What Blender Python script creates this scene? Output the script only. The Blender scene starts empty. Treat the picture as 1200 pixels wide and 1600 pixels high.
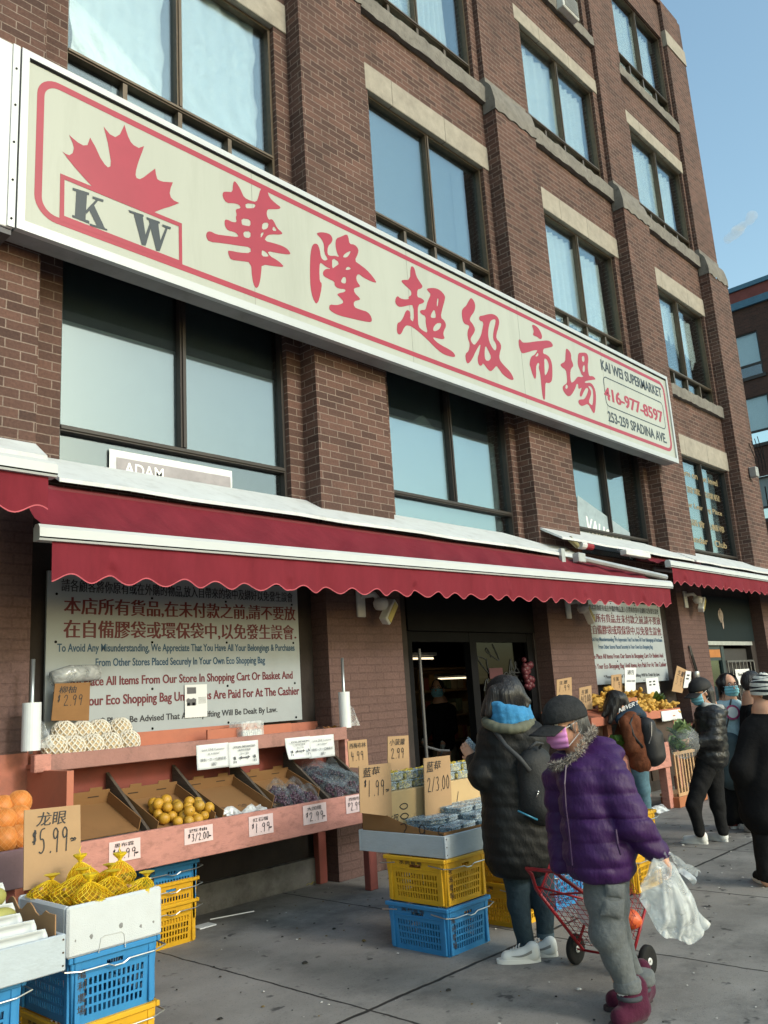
import bpy, math, random
import numpy as np
from mathutils import Vector, Matrix
random.seed(7); RNG = np.random.default_rng(11)
S = bpy.context.scene
COL = S.collection
# ------------------------------------------------------------ camera, sky, sun, exposure
CAM_F, CAM_P, CAM_Y, CAM_R, CAM_H = 1327.29, math.radians(12.3608), math.radians(47.3842), math.radians(-3.6485), 1.5
_cp, _sp = math.cos(CAM_P), math.sin(CAM_P)
_F = np.array([math.sin(CAM_Y)*_cp, math.cos(CAM_Y)*_cp, _sp])
_Rg = np.array([math.cos(CAM_Y), -math.sin(CAM_Y), 0.0]); _U = np.cross(_Rg, _F)
_c, _s = math.cos(CAM_R), math.sin(CAM_R)
AX = _c*_Rg + _s*_U; AY = -_s*_Rg + _c*_U; AF = _F
cam = bpy.data.cameras.new('camera'); camo = bpy.data.objects.new('camera', cam); COL.objects.link(camo)
cam.sensor_fit = 'VERTICAL'; cam.sensor_height = 24.0; cam.lens = CAM_F*24.0/1600.0
cam.clip_start = 0.05; cam.clip_end = 2000
M4 = Matrix.Identity(4)
for i in range(3):
    M4[i][0] = AX[i]; M4[i][1] = AY[i]; M4[i][2] = -AF[i]
M4[2][3] = CAM_H
camo.matrix_world = M4
S.camera = camo
SUN_EL, SUN_AZ = math.radians(26), math.radians(6)     # sun stands over the street, behind the viewer
w = bpy.data.worlds.new('World'); S.world = w; w.use_nodes = True
nt = w.node_tree; nt.nodes.clear()
out = nt.nodes.new('ShaderNodeOutputWorld'); bg = nt.nodes.new('ShaderNodeBackground'); sky = nt.nodes.new('ShaderNodeTexSky')
sky.sky_type = 'NISHITA'; sky.sun_disc = False; sky.sun_elevation = SUN_EL
sky.sun_rotation = math.pi - SUN_AZ
sky.air_density = 1.35; sky.dust_density = 1.9; sky.ozone_density = 0.6
bg.inputs['Strength'].default_value = 0.15
tint = nt.nodes.new('ShaderNodeMix'); tint.data_type = 'RGBA'; tint.blend_type = 'MULTIPLY'; tint.inputs[0].default_value = 1.0; tint.inputs[7].default_value = (.93,1.05,1.0,1)
nt.links.new(sky.outputs[0], tint.inputs[6]); nt.links.new(tint.outputs[2], bg.inputs[0]); nt.links.new(bg.outputs[0], out.inputs[0])
sun = bpy.data.lights.new('sun', 'SUN'); suno = bpy.data.objects.new('sun', sun); COL.objects.link(suno)
sun.energy = 0.95; sun.angle = math.radians(10.0); sun.color = (1.0, 0.985, 0.96)
_sd = Vector((math.sin(SUN_AZ)*math.cos(SUN_EL), -math.cos(SUN_AZ)*math.cos(SUN_EL), math.sin(SUN_EL)))
suno.rotation_euler = _sd.to_track_quat('Z', 'Y').to_euler(); suno.location = (0, -20, 30)
S.view_settings.view_transform = 'Standard'; S.view_settings.look = 'None'
S.view_settings.exposure = 0.78; S.view_settings.gamma = 1.0
S.render.engine = 'CYCLES'; S.cycles.use_denoising = True
S.cycles.max_bounces = 8; S.cycles.transparent_max_bounces = 16

# ------------------------------------------------------------ measuring helpers (site survey: photo ray meets a real plane)
def ray(px, py): return AX*(px-600.0) - AY*(py-800.0) + AF*CAM_F
def on_y(px, py, y):
    d = ray(px, py); t = y/d[1]; return np.array([d[0]*t, y, CAM_H+d[2]*t])
def on_x(px, py, x):
    d = ray(px, py); t = x/d[0]; return np.array([x, d[1]*t, CAM_H+d[2]*t])
def on_z(px, py, z=0.0):
    d = ray(px, py); t = (z-CAM_H)/d[2]; return np.array([d[0]*t, d[1]*t, z])

# ------------------------------------------------------------ materials
def lin(r, g, b):
    f = lambda c: (c/255/12.92) if c/255 <= .04045 else ((c/255+.055)/1.055)**2.4
    return (f(r), f(g), f(b), 1.0)
MATS = {}
def N(nt, t, **kw):
    n = nt.nodes.new(t)
    for k, v in kw.items():
        if k.startswith('i_'): n.inputs[k[2:].replace('_', ' ')].default_value = v
        else: setattr(n, k, v)
    return n
def pmat(name, col, rough=.6, var=.18, scale=9.0, bump=.0, bscale=60.0, metal=0.0, dirt=0.0, dirtcol=(.06,.05,.045,1), spec=.4, sheen=0.0, stretch=(1,1,1), coat=0.0, sss=0.0, trans=0.0, dscale=3.0, bdist=.01, bdet=4):
    if name in MATS: return MATS[name]
    if len(col) == 3: col = (*col, 1)
    m = bpy.data.materials.new(name); m.use_nodes = True; nt = m.node_tree; L = nt.links.new
    b = nt.nodes['Principled BSDF']
    b.inputs['Roughness'].default_value = rough; b.inputs['Metallic'].default_value = metal
    b.inputs['Specular IOR Level'].default_value = spec
    if sheen: b.inputs['Sheen Weight'].default_value = sheen
    if coat: b.inputs['Coat Weight'].default_value = coat; b.inputs['Coat Roughness'].default_value = .15
    if sss: b.inputs['Subsurface Weight'].default_value = sss; b.inputs['Subsurface Radius'].default_value = (.012,.005,.003)
    if trans: b.inputs['Transmission Weight'].default_value = trans
    tc = N(nt, 'ShaderNodeTexCoord'); mp = N(nt, 'ShaderNodeMapping'); mp.inputs['Scale'].default_value = stretch
    L(tc.outputs['Object'], mp.inputs[0])
    n1 = N(nt, 'ShaderNodeTexNoise'); n1.inputs['Scale'].default_value = scale; n1.inputs['Detail'].default_value = 5; n1.inputs['Roughness'].default_value = .65
    L(mp.outputs[0], n1.inputs['Vector'])
    mr = N(nt, 'ShaderNodeMapRange'); mr.inputs[1].default_value = .25; mr.inputs[2].default_value = .75; mr.inputs[3].default_value = 1-var; mr.inputs[4].default_value = 1+var
    L(n1.outputs[0], mr.inputs[0])
    mx = N(nt, 'ShaderNodeMix', data_type='RGBA', blend_type='MULTIPLY'); mx.inputs[0].default_value = 1.0
    mx.inputs[6].default_value = col; L(mr.outputs[0], mx.inputs[7])
    last = mx.outputs[2]
    if dirt > 0:
        n2 = N(nt, 'ShaderNodeTexNoise'); n2.inputs['Scale'].default_value = dscale; n2.inputs['Detail'].default_value = 8; n2.inputs['Roughness'].default_value = .72
        L(mp.outputs[0], n2.inputs['Vector'])
        r2 = N(nt, 'ShaderNodeMapRange'); r2.inputs[1].default_value = .5; r2.inputs[2].default_value = .68; r2.inputs[3].default_value = 0; r2.inputs[4].default_value = dirt
        L(n2.outputs[0], r2.inputs[0])
        m2 = N(nt, 'ShaderNodeMix', data_type='RGBA'); L(r2.outputs[0], m2.inputs[0]); L(last, m2.inputs[6]); m2.inputs[7].default_value = dirtcol
        last = m2.outputs[2]
    L(last, b.inputs['Base Color'])
    if bump > 0:
        n3 = N(nt, 'ShaderNodeTexNoise'); n3.inputs['Scale'].default_value = bscale; n3.inputs['Detail'].default_value = 4
        L(mp.outputs[0], n3.inputs['Vector'])
        bp = N(nt, 'ShaderNodeBump'); bp.inputs['Strength'].default_value = bump; bp.inputs['Distance'].default_value = bdist; n3.inputs['Detail'].default_value = bdet
        L(n3.outputs[0], bp.inputs['Height']); L(bp.outputs[0], b.inputs['Normal'])
    MATS[name] = m; return m
def brick_mat(name, c1, c2, mortar, bw=.222, rh=.0727, ms=.0055, painted=False, bump=.5, stain=.35):
    m = bpy.data.materials.new(name); m.use_nodes = True; nt = m.node_tree; L = nt.links.new
    b = nt.nodes['Principled BSDF']; b.inputs['Roughness'].default_value = .85; b.inputs['Specular IOR Level'].default_value = .25
    uv = N(nt, 'ShaderNodeUVMap')
    br = N(nt, 'ShaderNodeTexBrick'); br.offset = .5; br.inputs['Scale'].default_value = 1.0
    br.inputs['Brick Width'].default_value = bw; br.inputs['Row Height'].default_value = rh; br.inputs['Mortar Size'].default_value = ms
    br.inputs['Mortar Smooth'].default_value = .25; br.inputs['Bias'].default_value = 0.0
    br.inputs['Color1'].default_value = c1; br.inputs['Color2'].default_value = c2; br.inputs['Mortar'].default_value = mortar
    nz = N(nt, 'ShaderNodeTexNoise'); nz.inputs['Scale'].default_value = 14; nz.inputs['Detail'].default_value = 3
    L(uv.outputs[0], nz.inputs['Vector'])
    va = N(nt, 'ShaderNodeVectorMath', operation='SCALE'); L(nz.outputs[1], va.inputs[0]); va.inputs['Scale'].default_value = .006
    vb = N(nt, 'ShaderNodeVectorMath', operation='ADD'); L(uv.outputs[0], vb.inputs[0]); L(va.outputs[0], vb.inputs[1])
    L(vb.outputs[0], br.inputs['Vector'])
    n1 = N(nt, 'ShaderNodeTexNoise'); n1.inputs['Scale'].default_value = 45; n1.inputs['Detail'].default_value = 5; n1.inputs['Roughness'].default_value = .7
    L(uv.outputs[0], n1.inputs['Vector'])
    mr = N(nt, 'ShaderNodeMapRange'); mr.inputs[1].default_value = .3; mr.inputs[2].default_value = .7; mr.inputs[3].default_value = .75; mr.inputs[4].default_value = 1.25
    L(n1.outputs[0], mr.inputs[0])
    mx = N(nt, 'ShaderNodeMix', data_type='RGBA', blend_type='MULTIPLY'); mx.inputs[0].default_value = 1
    L(br.outputs[0], mx.inputs[6]); L(mr.outputs[0], mx.inputs[7])
    # large soot and weather stains, streaked downwards
    mp = N(nt, 'ShaderNodeMapping'); mp.inputs['Scale'].default_value = (1.1, .35, 1); L(uv.outputs[0], mp.inputs[0])
    n2 = N(nt, 'ShaderNodeTexNoise'); n2.inputs['Scale'].default_value = 1.6; n2.inputs['Detail'].default_value = 8; n2.inputs['Roughness'].default_value = .65
    L(mp.outputs[0], n2.inputs['Vector'])
    r2 = N(nt, 'ShaderNodeMapRange'); r2.inputs[1].default_value = .42; r2.inputs[2].default_value = .72; r2.inputs[3].default_value = 0; r2.inputs[4].default_value = stain
    L(n2.outputs[0], r2.inputs[0])
    m2 = N(nt, 'ShaderNodeMix', data_type='RGBA'); L(r2.outputs[0], m2.inputs[0]); L(mx.outputs[2], m2.inputs[6]); m2.inputs[7].default_value = (.045,.03,.026,1)
    L(m2.outputs[2], b.inputs['Base Color'])
    ma = N(nt, 'ShaderNodeMath', operation='MULTIPLY_ADD'); L(br.outputs['Fac'], ma.inputs[0]); ma.inputs[1].default_value = -1.0
    mb = N(nt, 'ShaderNodeMath', operation='MULTIPLY'); L(n1.outputs[0], mb.inputs[0]); mb.inputs[1].default_value = .5; L(mb.outputs[0], ma.inputs[2])
    bp = N(nt, 'ShaderNodeBump'); bp.inputs['Strength'].default_value = bump; bp.inputs['Distance'].default_value = .012
    L(ma.outputs[0], bp.inputs['Height']); L(bp.outputs[0], b.inputs['Normal'])
    MATS[name] = m; return m
def emit_mat(name, col, st):
    m = bpy.data.materials.new(name); m.use_nodes = True; nt = m.node_tree; nt.nodes.clear()
    o = nt.nodes.new('ShaderNodeOutputMaterial'); e = nt.nodes.new('ShaderNodeEmission'); e.inputs[0].default_value = col; e.inputs[1].default_value = st
    nt.links.new(e.outputs[0], o.inputs[0]); MATS[name] = m; return m
def glass_mat(name, refl=.35, tint=(.55,.66,.72,1), rcol=(.8,.9,.95,1), rough=.02, wob=.02):
    m = bpy.data.materials.new(name); m.use_nodes = True; nt = m.node_tree; nt.nodes.clear(); L = nt.links.new
    o = nt.nodes.new('ShaderNodeOutputMaterial'); g = nt.nodes.new('ShaderNodeBsdfGlossy'); t = nt.nodes.new('ShaderNodeBsdfTransparent'); x = nt.nodes.new('ShaderNodeMixShader')
    g.inputs[0].default_value = rcol; g.inputs['Roughness'].default_value = rough; t.inputs[0].default_value = tint
    lw = nt.nodes.new('ShaderNodeLayerWeight'); lw.inputs[0].default_value = .25
    a = N(nt, 'ShaderNodeMath', operation='MULTIPLY_ADD'); L(lw.outputs['Fresnel'], a.inputs[0]); a.inputs[1].default_value = .6; a.inputs[2].default_value = refl; a.use_clamp = True
    tc = N(nt, 'ShaderNodeTexCoord'); nz = N(nt, 'ShaderNodeTexNoise'); nz.inputs['Scale'].default_value = 1.3; L(tc.outputs['Object'], nz.inputs['Vector'])
    bp = N(nt, 'ShaderNodeBump'); bp.inputs['Strength'].default_value = wob; bp.inputs['Distance'].default_value = .1; L(nz.outputs[0], bp.inputs['Height']); L(bp.outputs[0], g.inputs['Normal'])
    L(a.outputs[0], x.inputs[0]); L(t.outputs[0], x.inputs[1]); L(g.outputs[0], x.inputs[2]); L(x.outputs[0], o.inputs[0])
    MATS[name] = m; return m
def film_mat(name, tint=(.95,.97,.98,1), cover=.25, white=(.8,.83,.85,1), rough=.12, gloss=.25, scale=14.0, bump=.6):
    """thin crumpled clear plastic: mostly see-through, milky where folded, glossy"""
    m = bpy.data.materials.new(name); m.use_nodes = True; nt = m.node_tree; nt.nodes.clear(); L = nt.links.new
    o = nt.nodes.new('ShaderNodeOutputMaterial'); t = nt.nodes.new('ShaderNodeBsdfTransparent'); t.inputs[0].default_value = tint
    p = nt.nodes.new('ShaderNodeBsdfPrincipled'); p.inputs['Base Color'].default_value = white; p.inputs['Roughness'].default_value = rough; p.inputs['Specular IOR Level'].default_value = .9
    tc = N(nt, 'ShaderNodeTexCoord'); nz = N(nt, 'ShaderNodeTexNoise'); nz.inputs['Scale'].default_value = scale; nz.inputs['Detail'].default_value = 6; nz.inputs['Distortion'].default_value = 1.2
    L(tc.outputs['Object'], nz.inputs['Vector'])
    r = N(nt, 'ShaderNodeMapRange'); r.inputs[1].default_value = .35; r.inputs[2].default_value = .8; r.inputs[3].default_value = cover*.5; r.inputs[4].default_value = min(1, cover*2.2); L(nz.outputs[0], r.inputs[0])
    lw = nt.nodes.new('ShaderNodeLayerWeight'); lw.inputs[0].default_value = .4
    a = N(nt, 'ShaderNodeMath', operation='MULTIPLY_ADD'); L(lw.outputs['Facing'], a.inputs[0]); a.inputs[1].default_value = gloss; L(r.outputs[0], a.inputs[2]); a.use_clamp = True
    bp = N(nt, 'ShaderNodeBump'); bp.inputs['Strength'].default_value = bump; bp.inputs['Distance'].default_value = .02; L(nz.outputs[0], bp.inputs['Height']); L(bp.outputs[0], p.inputs['Normal'])
    x = nt.nodes.new('ShaderNodeMixShader'); L(a.outputs[0], x.inputs[0]); L(t.outputs[0], x.inputs[1]); L(p.outputs[0], x.inputs[2]); L(x.outputs[0], o.inputs[0])
    MATS[name] = m; return m

# ------------------------------------------------------------ mesh builder
class MB:
    def __init__(self): self.v = []; self.f = []; self.mi = []; self.mat = 0; self.tilt = None
    def add(self, vs, fs):
        o = len(self.v); self.v += [tuple(map(float, p)) for p in vs]
        self.f += [tuple(i+o for i in f) for f in fs]; self.mi += [self.mat]*len(fs); return self
    def box(self, x0, x1, y0, y1, z0, z1, R=None, c=None):
        vs = [(x, y, z) for x in (x0, x1) for y in (y0, y1) for z in (z0, z1)]
        if R is not None:
            c = Vector(c if c is not None else ((x0+x1)/2, (y0+y1)/2, (z0+z1)/2)); vs = [tuple(R @ (Vector(p)-c) + c) for p in vs]
        return self.add(vs, [(0,1,3,2),(4,6,7,5),(0,4,5,1),(2,3,7,6),(0,2,6,4),(1,5,7,3)])
    def rbox(self, c, half, r=.01, R=None):
        """box with bevelled edges: 24 verts"""
        c = Vector(c); hx, hy, hz = half; vs = []; idx = {}
        for sx in (-1,1):
            for sy in (-1,1):
                for sz in (-1,1):
                    for a in range(3):
                        p = [sx*(hx-r), sy*(hy-r), sz*(hz-r)]; p[a] = (sx*hx, sy*hy, sz*hz)[a]
                        idx[(sx,sy,sz,a)] = len(vs); q = Vector(p)
                        if R is not None: q = R @ q
                        vs.append(tuple(q+c))
        I = lambda x,y,z,a: idx[(x,y,z,a)]
        fs = []
        for s in (-1,1):
            q = [I(s,-1,-1,0), I(s,1,-1,0), I(s,1,1,0), I(s,-1,1,0)]; fs.append(q if s > 0 else q[::-1])
            q = [I(-1,s,-1,1), I(1,s,-1,1), I(1,s,1,1), I(-1,s,1,1)]; fs.append(q[::-1] if s > 0 else q)
            q = [I(-1,-1,s,2), I(1,-1,s,2), I(1,1,s,2), I(-1,1,s,2)]; fs.append(q if s > 0 else q[::-1])
        for a in (-1,1):
            for b in (-1,1):
                q = [I(a,b,-1,0), I(a,b,1,0), I(a,b,1,1), I(a,b,-1,1)]; fs.append(q if a*b < 0 else q[::-1])
                q = [I(a,-1,b,0), I(a,1,b,0), I(a,1,b,2), I(a,-1,b,2)]; fs.append(q if a*b > 0 else q[::-1])
                q = [I(-1,a,b,1), I(1,a,b,1), I(1,a,b,2), I(-1,a,b,2)]; fs.append(q if a*b < 0 else q[::-1])
        for x in (-1,1):
            for y in (-1,1):
                for z in (-1,1):
                    q = [I(x,y,z,0), I(x,y,z,1), I(x,y,z,2)]; fs.append(q if x*y*z > 0 else q[::-1])
        return self.add(vs, fs)
    def tube(self, pts, r, n=8, cap=True):
        pts = [Vector(p) for p in pts]; rs = r if isinstance(r, (list, tuple)) else [r]*len(pts)
        rings = []; up = None
        for i, p in enumerate(pts):
            d = (pts[min(i+1, len(pts)-1)] - pts[max(i-1, 0)]).normalized()
            if up is None:
                up = Vector((0,0,1)) if abs(d.z) < .9 else Vector((1,0,0))
            a = d.cross(up).normalized(); up2 = a.cross(d).normalized(); up = up2
            rings.append([tuple(p + (a*math.cos(2*math.pi*k/n) + up2*math.sin(2*math.pi*k/n))*rs[i]) for k in range(n)])
        vs = [q for rg in rings for q in rg]; fs = []
        for i in range(len(pts)-1):
            for k in range(n):
                fs.append((i*n+k, i*n+(k+1)%n, (i+1)*n+(k+1)%n, (i+1)*n+k))
        if cap: fs.append(tuple(range(n))[::-1]); fs.append(tuple((len(pts)-1)*n+k for k in range(n)))
        return self.add(vs, fs)
    def lathe(self, prof, c=(0,0,0), n=20, R=None):
        c = Vector(c); vs = []; fs = []
        for r, z in prof:
            for k in range(n):
                q = Vector((r*math.cos(2*math.pi*k/n), r*math.sin(2*math.pi*k/n), z))
                if R is not None: q = R @ q
                vs.append(tuple(q+c))
        for i in range(len(prof)-1):
            for k in range(n): fs.append((i*n+k, i*n+(k+1)%n, (i+1)*n+(k+1)%n, (i+1)*n+k))
        if prof[0][0] > 1e-5: fs.append(tuple(range(n))[::-1])
        if prof[-1][0] > 1e-5: fs.append(tuple((len(prof)-1)*n+k for k in range(n)))
        return self.add(vs, fs)
    def sphere(self, c, r, nu=14, nv=9, sq=(1,1,1), R=None, wob=0):
        prof = []
        c = Vector(c); vs = []; fs = []
        for i in range(nv+1):
            t = math.pi*i/nv
            for k in range(nu):
                p = 2*math.pi*k/nu; rr = r*(1+ (random.uniform(-wob, wob) if wob else 0))
                q = Vector((rr*math.sin(t)*math.cos(p)*sq[0], rr*math.sin(t)*math.sin(p)*sq[1], rr*math.cos(t)*sq[2]))
                if R is not None: q = R @ q
                vs.append(tuple(q+c))
        for i in range(nv):
            for k in range(nu): fs.append((i*nu+k, (i+1)*nu+k, (i+1)*nu+(k+1)%nu, i*nu+(k+1)%nu))
        return self.add(vs, fs)
    def quad(self, a, b, c, d): return self.add([a, b, c, d], [(0,1,2,3)])
    def grid(self, fn, nu, nv):
        vs = [fn(i/nu, j/nv) for j in range(nv+1) for i in range(nu+1)]
        fs = [(j*(nu+1)+i, j*(nu+1)+i+1, (j+1)*(nu+1)+i+1, (j+1)*(nu+1)+i) for j in range(nv) for i in range(nu)]
        return self.add(vs, fs)
    def build(self, name, mats, parent=None, smooth=False, uv=False, solid=0.0):
        me = bpy.data.meshes.new(name); v = self.v
        if parent is not None:
            off = Vector(parent_origin(parent)); v = [tuple(Vector(p)-off) for p in v]
        me.from_pydata(v, [], self.f); me.update()
        for m in (mats if isinstance(mats, (list, tuple)) else [mats]): me.materials.append(m)
        me.polygons.foreach_set('material_index', self.mi)
        if smooth: me.polygons.foreach_set('use_smooth', [True]*len(me.polygons))
        if uv:
            lay = me.uv_layers.new(name='UVMap')
            for p in me.polygons:
                n = p.normal
                for li in p.loop_indices:
                    co = self.v[me.loops[li].vertex_index]
                    if abs(n.y) >= abs(n.x) and abs(n.y) >= abs(n.z): q = (co[0], co[2])
                    elif abs(n.x) >= abs(n.z): q = (co[1]+.07, co[2])
                    else: q = (co[0], co[1])
                    lay.data[li].uv = q
        o = bpy.data.objects.new(name, me); COL.objects.link(o)
        if parent is not None: o.parent = parent
        if solid:
            md = o.modifiers.new('thickness', 'SOLIDIFY'); md.thickness = solid; md.offset = 0
        return o
ORIG = {}
def parent_origin(o):
    p = Vector(o.location) if o.name not in ORIG else Vector(ORIG[o.name])
    q = o.parent
    while q is not None: p = p + Vector(q.location); q = q.parent
    return p
def tag(o, label=None, cat=None, group=None, kind=None):
    if label: o['label'] = label
    if cat: o['category'] = cat
    if group: o['group'] = group
    if kind: o['kind'] = kind
    return o
def empty(name, loc, label, cat, group=None):
    o = bpy.data.objects.new(name, None); COL.objects.link(o); o.location = tuple(map(float, loc)); o.empty_display_size = .1
    return tag(o, label, cat, group)
def copy_tree(o, parent=None):
    c = o.copy(); COL.objects.link(c)
    if parent is not None: c.parent = parent
    for ch in list(o.children): copy_tree(ch, c)
    return c
def text_mesh(body, bold=0.0):
    cu = bpy.data.curves.new('lettering', 'FONT'); cu.body = body; cu.offset = bold; cu.resolution_u = 3
    ob = bpy.data.objects.new('lettering', cu); COL.objects.link(ob)
    dg = bpy.context.evaluated_depsgraph_get(); dg.update()
    me = bpy.data.meshes.new_from_object(ob.evaluated_get(dg), depsgraph=dg)
    bpy.data.objects.remove(ob); bpy.data.curves.remove(cu)
    vs = [tuple(x.co) for x in me.vertices]; fs = [tuple(p.vertices) for p in me.polygons]
    bpy.data.meshes.remove(me); return vs, fs
def put_text(mb, body, O, ux, uy, w, h=None, bold=0.0, lift=(0,0,0), shear=0.0):
    """lay a line of writing on a plane: O lower-left, ux/uy unit vectors, w wide, h high"""
    cjk = any(ord(ch) > 0x2e80 for ch in body)
    vs, fs = text_mesh(body, 0.0 if cjk else min(bold, .014))
    if not vs: return
    a = np.array(vs); x0, x1 = a[:,0].min(), a[:,0].max(); y0, y1 = a[:,1].min(), a[:,1].max()
    sx = w/(x1-x0); sy = (h/(y1-y0)) if h else sx
    O = np.array(O, float); ux = np.array(ux, float); uy = np.array(uy, float)
    dbl = bold if cjk else max(0, bold-.014)
    sh = [(0,0)] if dbl <= 0 else [(-dbl*.6*sx, 0), (dbl*.6*sx, .0003), (0, .0006)] if not cjk else [(-dbl*1.1*sx, 0), (0, .0006), (dbl*1.1*sx, .0003)]
    nrm = np.cross(ux, uy); nrm = nrm/np.linalg.norm(nrm)
    P = O + ((a[:,0:1]-x0)*sx + shear*(a[:,1:2]-y0)*sy)*ux + ((a[:,1:2]-y0)*sy)*uy + np.array(lift)
    for du, dn in sh: mb.add((P+ux*du+nrm*dn).tolist(), fs)
# handwriting: digits as pen strokes in a 0..1 box
PEN = {'0':[[(.5,1),(.15,.75),(.1,.3),(.45,0),(.8,.3),(.78,.75),(.5,1)]], '1':[[(.4,1),(.35,.5),(.28,0)]],
 '2':[[(.1,.75),(.35,1),(.75,.9),(.7,.6),(.1,.0),(.5,.06),(.9,.02)]], '3':[[(.15,.9),(.6,1),(.75,.75),(.35,.55),(.8,.4),(.6,.02),(.1,.08)]],
 '4':[[(.35,1),(.1,.45),(.85,.5)],[(.7,.8),(.55,0)]], '5':[[(.8,1),(.3,.95),(.2,.55),(.65,.6),(.75,.2),(.4,0),(.1,.08)]],
 '6':[[(.7,1),(.25,.6),(.12,.2),(.4,0),(.75,.2),(.6,.45),(.2,.35)]], '8':[[(.5,1),(.2,.8),(.7,.3),(.45,0),(.15,.2),(.75,.8),(.5,1)]],
 '9':[[(.78,.8),(.5,1),(.15,.8),(.3,.5),(.7,.62),(.78,.9),(.65,.3),(.6,0)]], '.':[[(.3,.0),(.36,.05)]], '7':[[(.1,.95),(.8,1),(.4,0)]],
 '$':[[(.75,.8),(.4,.9),(.25,.65),(.7,.4),(.6,.12),(.2,.15)],[(.55,1.05),(.4,-.05)],[(.68,1.0),(.53,-.05)]], '/':[[(.8,1),(.1,0)]],
 'b':[[(.3,1),(.2,0)],[(.2,.35),(.6,.5),(.65,.1),(.2,.02)]], 'l':[[(.4,1),(.3,0)]], '~':[[(.1,.5),(.3,.7),(.5,.4),(.7,.7),(.9,.45)],[(.2,.2),(.8,.3)]], '=':[[(.1,.6),(.9,.65)],[(.1,.3),(.9,.35)]]}
def put_pen(mb, s, O, ux, uy, cw, h, t=.005):
    O = np.array(O, float); ux = np.array(ux, float); uy = np.array(uy, float); x = 0.0
    for ci, ch in enumerate(s):
        if ch == ' ': x += cw*.5; continue
        sc = .45 if ch in '.' else 1.0
        k = 0
        for st in PEN[ch]:
            pts = smooth_line([(p[0], p[1]) for p in st], 3) if len(st) > 2 else st
            for (a, b) in zip(pts[:-1], pts[1:]):
                a3 = O + ux*(x+a[0]*cw*.85) + uy*(a[1]*h); b3 = O + ux*(x+b[0]*cw*.85) + uy*(b[1]*h)
                d = b3-a3; n = np.linalg.norm(d)
                if n < 1e-6: continue
                d /= n; nn = np.cross(np.cross(ux, uy), d); lift = np.cross(ux, uy)*(.0003*(k%4)+.0002); k += 1
                a3 = a3 - d*t*.3; b3 = b3 + d*t*.3
                mb.add([a3-nn*t/2+lift, b3-nn*t/2+lift, b3+nn*t/2+lift, a3+nn*t/2+lift], [(0,1,2,3)])
        x += cw*sc
def smooth_line(p, it=2):
    p = [np.array(q, float) for q in p]
    for _ in range(it):
        q = [p[0]]
        for a, b in zip(p[:-1], p[1:]): q += [a*.75+b*.25, a*.25+b*.75]
        q.append(p[-1]); p = q
    return [tuple(x) for x in p]
def fill2d(outer, holes=(), res=1):
    """triangulated flat outline with holes (2D points)"""
    cu = bpy.data.curves.new('outline', 'CURVE'); cu.dimensions = '2D'; cu.fill_mode = 'FRONT'
    for pts in [outer]+list(holes):
        sp = cu.splines.new('POLY'); sp.points.add(len(pts)-1); sp.use_cyclic_u = True
        for i, q in enumerate(pts): sp.points[i].co = (q[0], q[1], 0, 1)
    ob = bpy.data.objects.new('outline', cu); COL.objects.link(ob)
    dg = bpy.context.evaluated_depsgraph_get(); dg.update()
    me = bpy.data.meshes.new_from_object(ob.evaluated_get(dg), depsgraph=dg)
    bpy.data.objects.remove(ob); bpy.data.curves.remove(cu)
    vs = [(x.co.x, x.co.y) for x in me.vertices]; fs = [tuple(p.vertices) for p in me.polygons]
    bpy.data.meshes.remove(me); return vs, fs
def closed_smooth(p, it=2):
    p = [np.array(q, float) for q in p]
    for _ in range(it):
        q = []
        for a, b in zip(p, p[1:]+p[:1]): q += [a*.75+b*.25, a*.25+b*.75]
        p = q
    return [tuple(x) for x in p]

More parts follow.
